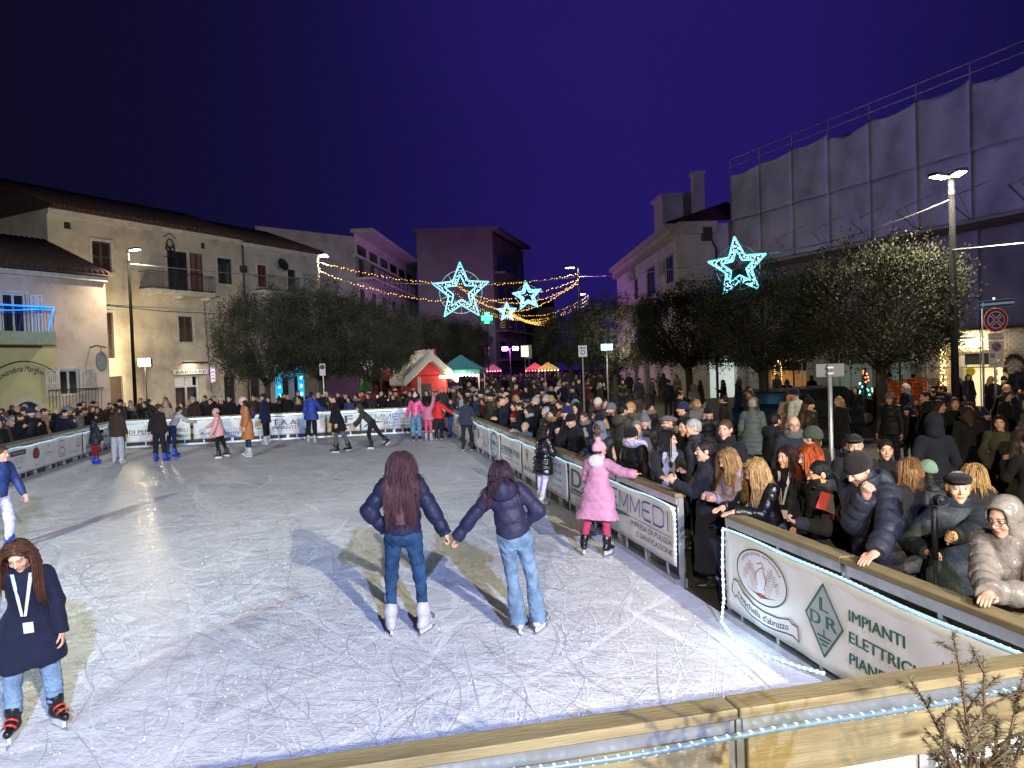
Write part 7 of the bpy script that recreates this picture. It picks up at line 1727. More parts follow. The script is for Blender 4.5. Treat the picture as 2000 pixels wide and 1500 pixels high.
# the pair holding hands
on_ice('long haired skater in navy puffer and blue jeans, holding hands, white skates', 795, 1238, 878, 180, pose=dict(lean=3, head=(0, 5, 0), legL=((.10, 0, -1), (.05, -.02, -1)), legR=((.14, 0, -1), (.06, -.03, -1)), armL=((.62, -.1, -.85), (-.55, .3, -.75)), handL='none', armR=((.52, 0, -1), (.5, .05, -1)), handR='grip', toeL=14, toeR=24),
       top=puf(c8(28, 34, 62), .925, puff=.036, rip=.015, pitch=.115), legs=dict(mat='denim', col=c8(44, 70, 104), o=.0), feet=SKW, hair=dict(style='long', col=c8(84, 54, 62), len=.66, locks=950, wave=.008), res=.0105)
p = at_z(1012, 1236, 0); OCC.append((p.x, p.y, .5))
make_person('long haired skater in violet navy hooded jacket and pale flared jeans, holding hands', (p.x, p.y), 180, 1.60, dict(lean=5, side=11, head=(0, 8, 6), legL=((-.12, 0, -1), (-.12, -.03, -1)), legR=((.17, .02, -1), (.15, -.04, -1)), armL=((.95, .0, -1), (.62, .05, -.8)), handL='grip', armR=((.72, -.2, -.8), (-.62, .25, -.55)), handR='none', toeL=10, toeR=28),
            top=puf(c8(38, 38, 66), .93, puff=.028, rip=.016, pitch=.15, hood='down'), legs=dict(mat='denim', col=c8(108, 132, 160), flare=.05, o=.002), feet=skate(c8(190, 190, 200)), hair=dict(style='bob', col=c8(62, 42, 58), len=.40, locks=700), res=.0105, group='skaters on the ice')
# girl with the lanyard in front
def lanyard(root, fg, jk):
    m = MB()
    for s in (-1, 1): m.add([tuple(fg.T(*q)) for q in ((s * .055, -.085, .52), (s * .085, -.08, .52), (s * .022, -.172, .16), (s * .002, -.172, .16))], [(0, 1, 2, 3)])
    o = m.build('lanyard', MATS['nylon'], root); o.color = (*c8(185, 190, 200), 1); md = o.modifiers.new('thickness', 'SOLIDIFY'); md.thickness = .006
    m = MB(); q = [fg.T(x, y, z) for z in (.0, .1) for y in (-.183, -.175) for x in (-.012, .065)]; m.add([tuple(v) for v in q], [(0, 2, 3, 1), (4, 5, 7, 6), (0, 1, 5, 4), (2, 6, 7, 3), (0, 4, 6, 2), (1, 3, 7, 5)]); o = m.build('badge', MATS['plastic'], root); o.color = (*c8(200, 198, 190), 1)
p = at_z(70, 1432, 0); OCC.append((p.x, p.y, .5))
make_person('long haired girl skating in navy coat with silver lanyard and badge', (p.x, p.y), 22, 1.405, dict(lean=14, head=(-8, 30, -6), legL=((.12, -.02, -1), (.04, -.12, -1)), legR=((.1, .22, -1), (.03, -.02, -1)), armR=((.85, .15, -.75), (1, .2, -.35)), handR='relax', armL=((.28, .05, -1), (.12, .12, -1)), handL='relax', toeL=35, toeR=5),
            top=coat(c8(24, 28, 48), .60, puff=.022), legs=dict(mat='denim', col=c8(112, 134, 162), loose=.035, o=.006), feet=skate(c8(22, 22, 26), trim=c8(210, 60, 40)), hair=dict(style='long', col=c8(82, 50, 36), len=.46, locks=850, wave=.006, part=.01), res=.0105, extra=lanyard, group='skaters on the ice', girth=.93)
on_ice('skater in blue and white jacket with pale trousers and blue skates', 2, 1082, 868, 80, pose=STRIDE, top=jack(c8(40, 58, 112), .9, mat='nylon'), legs=dict(col=c8(190, 190, 215), loose=.03), feet=SKB, hair=dict(style='short', col=BRH), res=.014)
# skaters at the far end
on_ice('small child in navy padded jacket, red trousers and blue skates by the fence', 187, 907, 822, 150, child=True, pose=dict(armL=((.2, .6, -.5), (.0, 1, .1)), armR=((.3, .2, -1), (.1, .4, -1))), top=puf(NVY, .72, rip=.006, hood='up'), legs=dict(col=c8(120, 22, 30), loose=.02), feet=SKB, res=.014)
on_ice('skater in brown top and pale grey trousers with white skates', 232, 906, 792, 172, pose=dict(armL=((.3, .1, -1), (.2, .4, -.9))), top=jack(c8(60, 46, 40), .78), legs=dict(col=c8(160, 162, 176), loose=.05), feet=SKW, hair=dict(style='short', col=DKH), res=.014)
on_ice('skater in white hoodie and blue jeans bending over the far fence', 338, 893, 790, 150, pose=dict(lean=30, armR=((.3, .6, -.6), (.1, 1, -.2)), legL=((.25, 0, -1), (.2, -.1, -1))), top=jack(c8(176, 176, 180), .86), legs=dict(mat='denim', col=c8(40, 58, 92)), feet=SKB, hair=dict(style='short', col=DKH), res=.014)
on_ice('skater in black vest over white sleeves, black trousers and blue skates', 312, 902, 787, 165, pose=dict(armL=((.35, -.1, -1), (.4, .1, -.9)), legR=((.18, 0, -1), (.2, -.06, -1))), top=jack(c8(38, 30, 34), .80), legs=dict(col=c8(30, 30, 36), loose=.03), feet=SKB, hair=dict(style='short', col=BRH), res=.014)
on_ice('small child in pale pink jacket and hat, black trousers, arm stretched out', 432, 895, 797, -75, child=True, pose=dict(STRIDE, armR=((.5, .5, -.7), (.3, .9, -.5))), top=puf(c8(214, 158, 158), .74, rip=.008), legs=dict(col=c8(28, 26, 30)), hat=dict(kind='beanie', col=c8(216, 160, 160)), res=.014)
def backpack(root, fg, jk):
    v, q = nets(lambda P: el(P, fg.T(0, .19, .3), (.15, .1, .2)) + wob(P, .006, 40), fg.T(0, .19, .3) - .3, fg.T(0, .19, .3) + .3, .018); o = link('backpack', mk_mesh('bp', v, q, True, MATS['cloth']), root); o.color = (*c8(58, 54, 66), 1)
on_ice('skater in camel coat with grey backpack, pale pink hat and white skates', 486, 893, 773, -60, pose=dict(lean=8), top=coat(c8(176, 116, 78), .50), legs=dict(mat='denim', col=c8(38, 52, 84)), feet=SKW, hair=dict(style='long', col=DKH, len=.32), hat=dict(kind='beanie', col=c8(222, 180, 180)), extra=backpack, res=.014)
on_ice('skater in dark navy jacket and black trousers with white skates', 521, 868, 767, -95, pose=dict(lean=4), top=jack(c8(26, 34, 60), .70), legs=dict(col=BLK), feet=SKW, hair=dict(style='short', col=DKH), res=.014)
on_ice('skater in bright blue jacket and black trousers resting at far fence', 610, 866, 764, 170, pose=dict(armR=((.3, .5, -.8), (.2, .9, -.3))), top=puf(c8(44, 66, 150), .76, rip=.006), legs=dict(col=BLK, loose=.02), feet=SKW, hair=dict(style='short', col=DKH), res=.014)
on_ice('tall skater in long black jacket and grey trousers', 663, 885, 768, -55, pose=dict(legL=((.04, -.28, -1), (.02, -.4, -1)), legR=((.06, .12, -1), (.02, -.02, -1)), lean=10, head=(0, 12, 0)), top=coat(c8(24, 22, 28), .62), legs=dict(col=c8(84, 84, 96)), feet=SKK, hair=dict(style='short', col=BRH), res=.013)
on_ice('skater in dark green hooded top leaning far forward mid stride', 728, 878, 782, -70, H=1.55, pose=dict(lean=42, head=(0, 15, 0), legL=((.05, -.6, -1), (.03, -.9, -1)), legR=((.06, .25, -1), (.02, -.2, -1)), armL=((.2, .6, -.8), (.1, .8, -.6)), armR=((.2, .3, -1), (.1, .6, -.8)), ptL=35), top=jack(c8(54, 58, 58), .86, hood='up'), legs=dict(col=c8(30, 32, 44)), feet=SKK, res=.013)
on_ice('child in shiny pink puffer, pale jeans and white bobble hat', 814, 862, 768, 175, pose=dict(armL=((.45, .1, -1), (.3, .2, -1)), armR=((.45, .1, -1), (.3, .2, -1))), top=puf(c8(216, 84, 140), .86, mat='shiny_nylon'), legs=dict(mat='denim', col=LJN, loose=.05), feet=SKK, hair=dict(style='long', col=DKH, len=.3), hat=dict(kind='pom', col=c8(220, 200, 205)), child=True, res=.013)
on_ice('child in pink leggings and lilac top waving one arm up', 838, 861, 782, 160, pose=dict(armR=((.3, .2, 1), (.1, .1, 1))), top=puf(c8(196, 120, 150), .84), legs=dict(col=c8(206, 92, 120)), feet=SKW, hair=dict(style='bob', col=DKH), child=True, res=.014)
on_ice('child in red puffer jacket and dark trousers holding a hand', 858, 860, 776, 165, pose=dict(armR=((.8, .1, -.7), (.8, .2, -.5)), armL=((.6, .1, -.8), (.5, .1, -.7))), top=puf(c8(214, 44, 40), .82), legs=dict(col=c8(44, 40, 46), loose=.03), feet=SKK, hair=dict(style='short', col=DKH), child=True, res=.013)
on_ice('small child in dark jacket and blue jeans with blue skates', 884, 855, 779, -20, pose=dict(armL=((.5, .3, -.5), (.3, .6, .3))), top=puf(c8(28, 30, 46), .86), legs=dict(mat='denim', col=c8(60, 90, 146)), feet=SKB, hair=dict(style='short', col=BRH), child=True, res=.014)
on_ice('skater in dark sweater with pale stripes facing the far fence', 913, 882, 779, 165, pose=dict(legL=((.1, 0, -1), (.04, -.03, -1)), legR=((.16, 0, -1), (.1, -.03, -1)), armR=((.3, .5, -.9), (.0, .8, -.3))), top=dict(kind='sweater', mat='striped', col=c8(60, 64, 84), hem=.84, puff=.02) if 0 else jack(c8(56, 60, 78), .84, mat='wool', hood='down'), legs=dict(col=c8(36, 36, 48)), feet=SKK, hair=dict(style='short', col=DKH), res=.013)
on_ice('girl in long shiny black puffer, white leggings and white skates at the fence', 1063, 986, 832, 125, pose=dict(lean=5, armL=((.3, .3, -.9), (.1, .6, -.5)), armR=((.35, .2, -.9), (.1, .7, -.4)), legR=((.02, -.05, -1), (.0, -.25, -1))), top=puf(c8(20, 20, 24), .62, mat='shiny_nylon', puff=.04, rip=.014, pitch=.1), legs=dict(col=c8(206, 196, 226)), feet=SKW, hair=dict(style='long', col=DKH, len=.3), child=True, res=.012)
on_ice('girl in long pink padded coat and pink bobble hat leaning on the fence', 1172, 1085, 868, 150, H=1.42, pose=dict(lean=7, head=(-20, 8, 0), legL=((.2, -.05, -1), (.16, -.22, -1)), legR=((.05, .06, -1), (.02, .0, -1)), atR=RP(1232, 940), armL=((.35, .3, -.9), (.0, .8, -.2)), toeL=30, handR=('rest', (.2, 1, 0), (0, 0, -1))), top=puf(c8(182, 128, 158), .50, puff=.036, rip=.008, pitch=.13, hood='down', hmat='wool', hcol=c8(214, 200, 206)), legs=dict(col=c8(164, 58, 92)), feet=skate(c8(24, 24, 28), c8(200, 200, 205)), hair=dict(style='short', col=BRH), hat=dict(kind='pom', col=c8(222, 158, 172)), child=True, res=.0105)

# spectators named one by one (pixel of the head top)
def spec(label, px, py, H, face, dz=0.0, w=None, back=0.0, **k):
    top_ = .03 if k.get('hat') else .015
    if w is not None:      # stands at a known distance from the rail: the height follows
        p = at_w(px, py, w); H = p.z - GZ + dz - top_; p = p - Vector((math.sin(R(face)), -math.cos(R(face)), 0)) * back; print('H', label[:40], round(H, 2))
    else: p = at_z(px, py, GZ + H - dz + top_)
    s = (p - FR).dot(E1); w = (p - FR).dot(E2)
    if w > -.34 and s < LEN: p = rk(s, -.34)
    OCC.append((p.x, p.y, .3)); k.setdefault('res', .0115)
    if k.get('pose', {}).get('rail'):      # both hands laid on the top rail
        k['pose'] = dict(k['pose']); s = min(max((p - FR).dot(E1), .2), LEN - .2); sp = k['pose']['rail']
        for n, sg in (('L', -1), ('R', 1)): q = rk(s + sg * sp, -.02 if 0 else .0, 1.058); k['pose']['at' + n] = (q.x, q.y, q.z)
    make_person(label, (p.x, p.y), face, H, z0=GZ, group='spectators along the rink fence', **k); return p
LEAN = dict(rail=.12, lean=14, armL=((.25, .55, -.8), (-.1, 1, .1)), armR=((.25, .55, -.8), (-.1, 1, .1)), handL=('rest', (-.2, 1, -.1), (0, 0, -1)), handR=('rest', (-.2, 1, -.1), (0, 0, -1)))
# -- beside the near banner
spec('person with shiny silver grey hooded puffer and glasses, arms folded on rail', 1968, 975, 1.66, -62, w=-.42, back=.1, dz=.05, girth=1.08, pose=dict(lean=10, head=(-6, 14, 0), armL=((.3, .5, -.75), (-.75, .7, .05)), atR=RP(1905, 1182), handL='none', handR=('rest', (-.3, 1, -.1), (0, 0, -1))), top=puf(c8(128, 120, 112), .70, mat='shiny_nylon', puff=.045, rip=.014, hood='up'), glasses=True, legs=dict(col=BLK), res=.0095)
def camera_rig(root, fg, jk):
    wpt = at_w(1826, 1060, -.42); o = thing('camera', 'black photo camera on monopod held by the man in flat cap', 'camera', wpt, R(-6)); c = wpt - Vector((0, 0, GZ))
    m = MB(); m.tube([(0, 0, -c.z + .02), (0, 0, -.12)], .014, 8); m.tube([(0, 0, -.12), (0, 0, .26)], .021, 10); m.build('monopod', MATS['black_steel'], o, True)
    m = MB(); m.tube([(0, 0, -.5), (.16, .1, -c.z + .0)], .01, 6); m.build('monopod_leg', MATS['black_steel'], o)
    m = MB(); m.bbox(-.075, .075, -.03, .035, .27, .37, .012); m.bbox(-.035, .035, -.035, .03, .365, .405, .012); m.bbox(-.085, -.045, -.05, .03, .275, .36, .01); b = m.build('camera_body', MATS['black_steel'], o)
    m = MB(); mx = Matrix.Translation((.012, -.03, .318)) @ Matrix.Rotation(R(90), 4, 'X'); m.lathe([(.034, 0), (.036, .02), (.034, .05), (.041, .06), (.041, .09), (.036, .09), (.033, .07)], 20, (0, 0, 0), mx); m.build('lens', MATS['black_steel'], b, True); m = MB(); m.lathe([(.002, .075), (.032, .074), (.032, .076), (.002, .08)], 18, (0, 0, 0), mx); m.build('front_glass', MATS['glass_dark'], b, True)
    m = MB(); m.tube([tuple(fg.wr['L'] * .94 + fg.elb['L'] * .06 + np.array((.036 * math.cos(q), .01 * math.cos(q), .036 * math.sin(q)))) for q in np.linspace(0, 6.283, 16)], .009, 6); w = m.build('wrist_watch', MATS['steel'], root, True)
spec('man in dark flat cap and jacket holding a camera on monopod', 1865, 905, 1.76, -10, w=-.85, girth=1.12, pose=dict(lean=4, head=(-8, 4, 0), atL=tuple(at_w(1862, 1052, -.5)), atR=tuple(at_w(1810, 1078, -.48)), handL=('grip', (-.8, .45, .25), (0, 1, -.2)), handR=('grip', (-.5, .9, .2), (0, .6, -.5))), top=jack(c8(38, 44, 50), .80, mat='nylon', collar=True), legs=dict(mat='denim', col=c8(42, 50, 68)), hair=dict(style='short', col=GYH), hat=dict(kind='flatcap', col=c8(34, 30, 30), tilt=-6), skin=lin((214, 170, 140)), extra=camera_rig, res=.0095)
spec('bearded man in black beanie and navy quilted puffer, hand on the rail', 1690, 877, 1.86, -68, dz=.10, w=-.37, back=.22, girth=1.15, pose=dict(lean=22, head=(0, 32, 0), atL=RP(1672, 1100), handL=('rest', (.1, 1, -.25), (0, 0, -1)), atR=tuple(at_w(1690, 972, -.25)), handR=('grip', (-.5, .3, .85), (0, -1, .2))), top=puf(c8(40, 43, 54), .84, puff=.04, rip=.013, pitch=.085, hood='down'), legs=dict(mat='denim', col=c8(66, 92, 140)), hair=dict(style='short', col=BRH), hat=dict(kind='beanie', col=c8(38, 34, 32)), beard=.55, res=.0095)
def red_phone(root, fg, jk):
    o = thing('phone', 'phone in red folding case held up by the masked woman', 'phone', at_w(1618, 982, -.36)); o.rotation_euler = (R(-20), R(22), R(-18))
    m = MB(); m.bbox(-.005, .075, -.006, .006, -.075, .08, .004); m.build('case', M('red_case', (.52, .06, .05), rough=.45, var=.1), o); m = MB(); m.bbox(-.085, -.006, -.005, .003, -.075, .08, .002, Matrix.Rotation(R(-25), 4, 'Z')); m.build('case_flap', MATS['red_case'], o); m = MB(); m.box(.0, .07, -.0095, -.0065, -.07, .075); m.build('phone_back', MATS['black_steel'], o)
spec('woman with black hair, mask and dark buttoned coat holding red phone case', 1602, 898, 1.66, -88, w=-.5, back=.1, dz=.03, girth=1.1, pose=dict(lean=8, head=(-10, 12, 0), atR=tuple(at_w(1648, 1020, -.40)), handR=('grip', (-.3, .3, .9), (-.5, -.8, 0)), armL=((.3, .4, -.9), (-.5, .8, .1)), handL=('grip', (-.5, .8, .3), (0, 0, 1))), top=coat(c8(48, 48, 52), .50, collar=True), legs=dict(col=BLK), hair=dict(style='pony', col=c8(18, 16, 20)), mask=True, extra=red_phone, res=.0095)
spec('woman with long bright red hair facing the rink', 1592, 862, 1.72, -82, pose=dict(lean=4, head=(0, 8, 0)), top=jack(c8(34, 36, 38), .8, collar=True), hair=dict(style='long', col=c8(168, 70, 28), len=.36, locks=700, w=.006), res=.01)
spec('girl with long dark brown hair and blue lanyard over black jacket', 1540, 866, 1.62, -48, pose=dict(head=(-15, 2, 0)), top=jack(c8(24, 24, 26), .8), hair=dict(style='long', col=c8(54, 34, 30), len=.42, locks=600), extra=lanyard, res=.01)
spec('young woman with long blonde hair and shiny black leather jacket leaning on rail', 1484, 892, 1.63, -70, w=-.33, back=.12, dz=.04, pose=dict(LEAN, head=(-10, 26, 8)), top=dict(kind='leather', mat='leather', col=c8(26, 26, 28), hem=.90, puff=.022), legs=dict(mat='denim', col=c8(76, 100, 140)), hair=dict(style='long', col=c8(172, 138, 92), len=.46, locks=850, wave=.014, w=.006), res=.0095)
spec('young woman with blonde hair and lilac fleece jacket beside the leather jacket', 1436, 868, 1.61, -72, pose=dict(lean=6, head=(0, 24, 0), armL=((.15, .25, -.95), (-.35, .9, .15)), armR=((.15, .25, -.95), (-.35, .9, .15)), handL='grip', handR='grip'), top=jack(c8(168, 152, 176), .86, mat='wool'), legs=dict(mat='denim', col=JNS), hair=dict(style='long', col=c8(158, 124, 86), len=.40, locks=700, wave=.012), res=.01)
spec('bald man with glasses and dark jacket facing the camera', 1548, 806, 1.80, -8, pose=dict(head=(-4, 4, 0)), top=jack(c8(36, 42, 54), .8, collar=True), hair=dict(style='bald', col=BRH), glasses=True, beard=.25, scarf=dict(col=c8(92, 92, 96)), res=.01)
spec('person in dark green knitted beanie seen from behind', 1592, 826, 1.76, -150, pose=dict(head=(10, 4, 0)), top=jack(c8(34, 38, 42), .8), hair=dict(style='short', col=BRH), hat=dict(kind='beanie', col=c8(66, 76, 66)), res=.011)
spec('older man in black baseball cap with grey beard', 1668, 838, 1.74, -20, pose=dict(), top=jack(c8(30, 32, 36), .8, collar=True), hair=dict(style='short', col=GYH), hat=dict(kind='cap', col=c8(34, 34, 38)), beard=.4, res=.011)
spec('boy with dark fringe and black jacket between the cap and camera', 1727, 852, 1.62, -15, top=jack(BLK, .8), hair=dict(style='short', col=DKH), res=.012)
spec('person with tousled light brown hair seen from behind, left of the camera', 1782, 890, 1.60, -150, top=jack(c8(34, 34, 36), .8), hair=dict(style='bob', col=c8(140, 104, 70), locks=300, len=.22), res=.012)
spec('child in mint knitted hat behind the photographer', 1816, 893, 1.45, -160, top=puf(BLK, .8), hair=dict(style='short', col=BRH), hat=dict(kind='beanie', col=c8(128, 158, 148)), res=.012)
spec('woman with straight blonde bob seen from behind, right of the photographer', 1905, 902, 1.62, 170, top=jack(c8(40, 38, 38), .8, hood='down'), hair=dict(style='bob', col=c8(186, 150, 100), locks=420, len=.24), res=.011)
# -- beside the long fence
spec('woman in ankle length black coat with dark ponytail at the open gate', 1347, 857, 1.67, -112, pose=dict(lean=2, head=(14, 2, 0), armL=((.2, .45, -.9), (-.1, .8, .35)), handL=('point', (-.1, .7, .9), (-1, 0, 0))), top=coat(c8(28, 30, 38), .22), legs=dict(col=BLK), hair=dict(style='pony', col=c8(30, 22, 22)), res=.0095)
spec('woman with long black hair and grey patterned scarf, hands on rail', 1272, 836, 1.70, 10, pose=dict(lean=6, head=(48, 4, 0), atL=RP(1306, 962), atR=RP(1274, 948), handL=('rest', (-.1, 1, 0), (0, 0, -1)), handR=('rest', (-.1, 1, 0), (0, 0, -1))), top=coat(c8(34, 34, 42), .60), scarf=dict(col=c8(158, 160, 172), ends=True), hair=dict(style='long', col=c8(24, 20, 22), len=.40, locks=700), res=.0095)
spec('man in grey flat cap with glasses and grey scarf', 1312, 803, 1.78, -85, pose=dict(head=(0, 4, 0)), top=jack(c8(32, 36, 44), .72), scarf=dict(col=c8(110, 114, 118)), hat=dict(kind='flatcap', col=c8(98, 98, 100), mat='wool'), hair=dict(style='short', col=BRH), glasses=True, beard=.4, res=.01)
spec('person in black beanie with big lilac white fur collar', 1230, 826, 1.68, -60, pose=dict(lean=8, head=(20, 20, 0)), top=puf(c8(24, 24, 28), .8, fur=c8(198, 192, 212)), hat=dict(kind='beanie', col=c8(28, 28, 34)), hair=dict(style='short', col=DKH), res=.0105)
spec('person in grey knitted hood and scarf holding a child', 1170, 818, 1.66, -35, pose=dict(LEAN), top=puf(c8(34, 38, 52), .8, hood='up', hmat='wool', hcol=c8(112, 116, 128)), scarf=dict(col=c8(112, 116, 128)), skin=SKIN3, res=.011)
spec('toddler in bright blue snowsuit and grey pompom hat at the rail', 1146, 838, 1.28, -40, pose=dict(LEAN), child=True, top=puf(c8(38, 66, 140), .7), hat=dict(kind='pom', col=c8(168, 172, 188)), skin=SKIN3, hair=dict(style='short', col=BLK), res=.011)
spec('person with pale pink scarf draped over shoulder behind the toddler', 1125, 826, 1.60, -30, top=jack(c8(196, 164, 158), .8), hair=dict(style='long', col=DKH, len=.3), res=.012)
spec('bearded man in navy beanie and dark puffer looking at the rink', 1112, 788, 1.80, -80, top=puf(c8(38, 44, 60), .8), hat=dict(kind='beanie', col=c8(40, 44, 78)), hair=dict(style='short', col=GYH), beard=.5, res=.011)
spec('man in cream knitted beanie with beard', 1170, 772, 1.80, -45, pose=dict(head=(10, 16, 0)), top=jack(OLV, .8), hat=dict(kind='beanie', col=c8(214, 202, 186)), hair=dict(style='short', col=BRH), beard=.6, skin=SKIN2, res=.012)
spec('man with black curly hair and olive brown jacket seen from behind', 1212, 785, 1.82, 120, top=jack(c8(74, 70, 60), .8, hood='down'), hair=dict(style='short', col=c8(24, 18, 16)), beard=.5, res=.012)
spec('man with short reddish blond hair and olive parka', 1236, 780, 1.84, -80, pose=dict(head=(0, 14, 0)), top=jack(c8(80, 76, 62), .72, hood='down'), hair=dict(style='short', col=c8(172, 128, 86)), res=.012)
spec('child in beige flat cap between two adults', 1245, 813, 1.42, -120, child=True, top=jack(BRN, .7), hat=dict(kind='flatcap', col=c8(132, 124, 116)), res=.012)
spec('man in navy beanie and brown coat walking away', 1338, 780, 1.80, -100, top=coat(c8(58, 50, 48), .5), hat=dict(kind='beanie', col=c8(42, 48, 82)), hair=dict(style='short', col=DKH), res=.013)
spec('man in grey quilted puffer vest coat walking away to the street', 1468, 775, 1.75, 150, top=puf(c8(84, 94, 100), .6), hair=dict(style='short', col=GYH), res=.013)
spec('boy in dark red jacket looking over the rail', 1160, 826, 1.3, -60, child=True, top=jack(c8(70, 28, 34), .8), res=.013) if 0 else None
spec('woman with fair hair in black coat clapping at the rail', 978, 778, 1.66, -35, pose=dict(armL=((.25, .4, -.9), (-.5, .8, .2)), armR=((.25, .4, -.9), (-.5, .8, .2))), top=jack(BLK, .8), hair=dict(style='bob', col=BRH), res=.013)
spec('child in dark top looking down over the rail', 1012, 786, 1.45, -40, pose=dict(LEAN, head=(0, 20, 0)), child=True, top=jack(NVY, .8), hair=dict(style='short', col=BRH), res=.013)
spec('woman with dark bob in profile behind striped scarf', 1035, 790, 1.62, -75, top=jack(BLK, .8), scarf=dict(col=c8(150, 152, 160)), hair=dict(style='bob', col=DKH), res=.013)
spec('person in black hat drinking from white cup', 1083, 802, 1.72, -60, pose=dict(lean=10, head=(0, 20, 0), armR=((.3, .5, -.7), (-.4, .5, .9)), handR='grip'), top=jack(BLK, .8), hat=dict(kind='beanie', col=BLK), res=.013)
spec('child in beige beanie leaning chin on the rail', 1030, 823, 1.25, -40, child=True, pose=dict(LEAN), top=jack(c8(96, 110, 130), .8), hat=dict(kind='beanie', col=c8(178, 160, 132)), res=.013)
spec('man in black cap facing the camera in dark sweater with white lettering', 1050, 760, 1.78, -5, top=jack(BLK, .8), hat=dict(kind='beanie', col=BLK), beard=.4, res=.014)
# ------------------------------------------------------------------ the crowd: a few built figures, each copied as an individual with its own colours
TOPS = [('black', c8(24, 24, 27)), ('black', c8(24, 24, 27)), ('black', c8(30, 29, 32)), ('navy', c8(28, 32, 46)), ('navy', c8(28, 32, 46)), ('dark grey', c8(58, 58, 62)), ('dark brown', c8(58, 45, 38)), ('olive', c8(66, 64, 50)),
        ('grey', c8(112, 112, 116)), ('dark red', c8(92, 30, 34)), ('beige', c8(168, 148, 124)), ('blue', c8(46, 62, 108)), ('white', c8(190, 188, 190))]
HAIRS = [('black', c8(22, 17, 16)), ('dark brown', c8(44, 30, 25)), ('brown', c8(76, 52, 38)), ('blond', c8(166, 132, 88)), ('grey', c8(150, 148, 146)), ('dark brown', c8(44, 30, 25))]
HATS = [('black', c8(28, 28, 32)), ('navy', c8(36, 42, 74)), ('grey', c8(108, 108, 114)), ('cream', c8(205, 198, 186)), ('red', c8(150, 36, 36)), ('black', c8(28, 28, 32)), ('white', c8(210, 210, 212))]
PK = dict(armL=((.3, -.05, -.95), (-.3, .45, -.7)), armR=((.3, -.05, -.95), (-.3, .45, -.7)), handL='none', handR='none')
TPL = [ # key, height, words for garment, words for head, arguments
    ('a', 1.76, 'jacket', '{h} short hair', dict(pose=PK, top=jack((.5, .5, .5), .82, collar=True), hair=dict(style='short')), 'hair'),
    ('b', 1.78, 'puffer jacket', '{b} beanie', dict(pose=dict(PK, head=(15, 6, 0)), top=puf((.5, .5, .5), .82), hat=dict(kind='beanie', col=(.5, .5, .5)), hair=dict(style='short'), beard=.4), 'hat'),
    ('c', 1.64, 'coat', 'long {h} hair', dict(pose=PK, top=coat((.5, .5, .5), .5), hair=dict(style='long', len=.34)), 'hair'),
    ('d', 1.66, 'puffer coat', '{h} bob', dict(pose=dict(head=(-18, 6, 0)), top=puf((.5, .5, .5), .52), hair=dict(style='bob')), 'hair'),
    ('e', 1.70, 'hooded jacket', 'hood up', dict(pose=PK, top=jack((.5, .5, .5), .8, hood='up')), None),
    ('f', 1.77, 'jacket', '{h} hair and beard', dict(pose=dict(head=(22, 4, 0), armR=((.3, .4, -.8), (-.2, .6, .7)), handR='grip'), top=jack((.5, .5, .5), .8, hood='down'), hair=dict(style='short'), beard=.8, skin=SKIN2), 'hair'),
    ('g', 1.62, 'fur hooded parka', 'long {h} hair', dict(pose=PK, top=puf((.5, .5, .5), .66, fur=c8(150, 128, 104)), hair=dict(style='long', len=.3)), 'hair'),
    ('h', 1.72, 'coat', '{b} flat cap', dict(pose=dict(head=(-25, 4, 0)), top=coat((.5, .5, .5), .56), hat=dict(kind='flatcap', col=(.5, .5, .5)), hair=dict(style='short'), glasses=True), 'hat'),
    ('i', 1.28, "child's puffer", '{b} bobble hat', dict(pose=PK, child=True, top=puf((.5, .5, .5), .76), hat=dict(kind='pom', col=(.5, .5, .5)), hair=dict(style='short')), 'hat'),
    ('j', 1.66, 'jacket', '{h} ponytail', dict(pose=dict(head=(30, 8, 0), armL=((.25, .45, -.8), (-.2, .7, .6)), handL='grip'), top=jack((.5, .5, .5), .82), hair=dict(style='pony'), scarf=dict(col=c8(120, 112, 110))), 'hair'),
    ('k', 1.74, 'jacket', 'bald head', dict(pose=dict(PK, head=(-10, 4, 0)), top=jack((.5, .5, .5), .8, collar=True), hair=dict(style='bald', col=BRH), beard=.3), None),
    ('l', 1.68, 'puffer jacket', '{b} bobble hat', dict(pose=dict(head=(10, 10, 0)), top=puf((.5, .5, .5), .84), hat=dict(kind='pom', col=(.5, .5, .5)), hair=dict(style='long', len=.26)), 'hat'),
]
LEGC = [c8(28, 28, 32), c8(36, 42, 58), c8(48, 62, 92), c8(52, 48, 46), c8(30, 30, 36)]
PROTO = {}; SEEN = set()
CR_ = random.Random(21); mid = rk(12, 6)
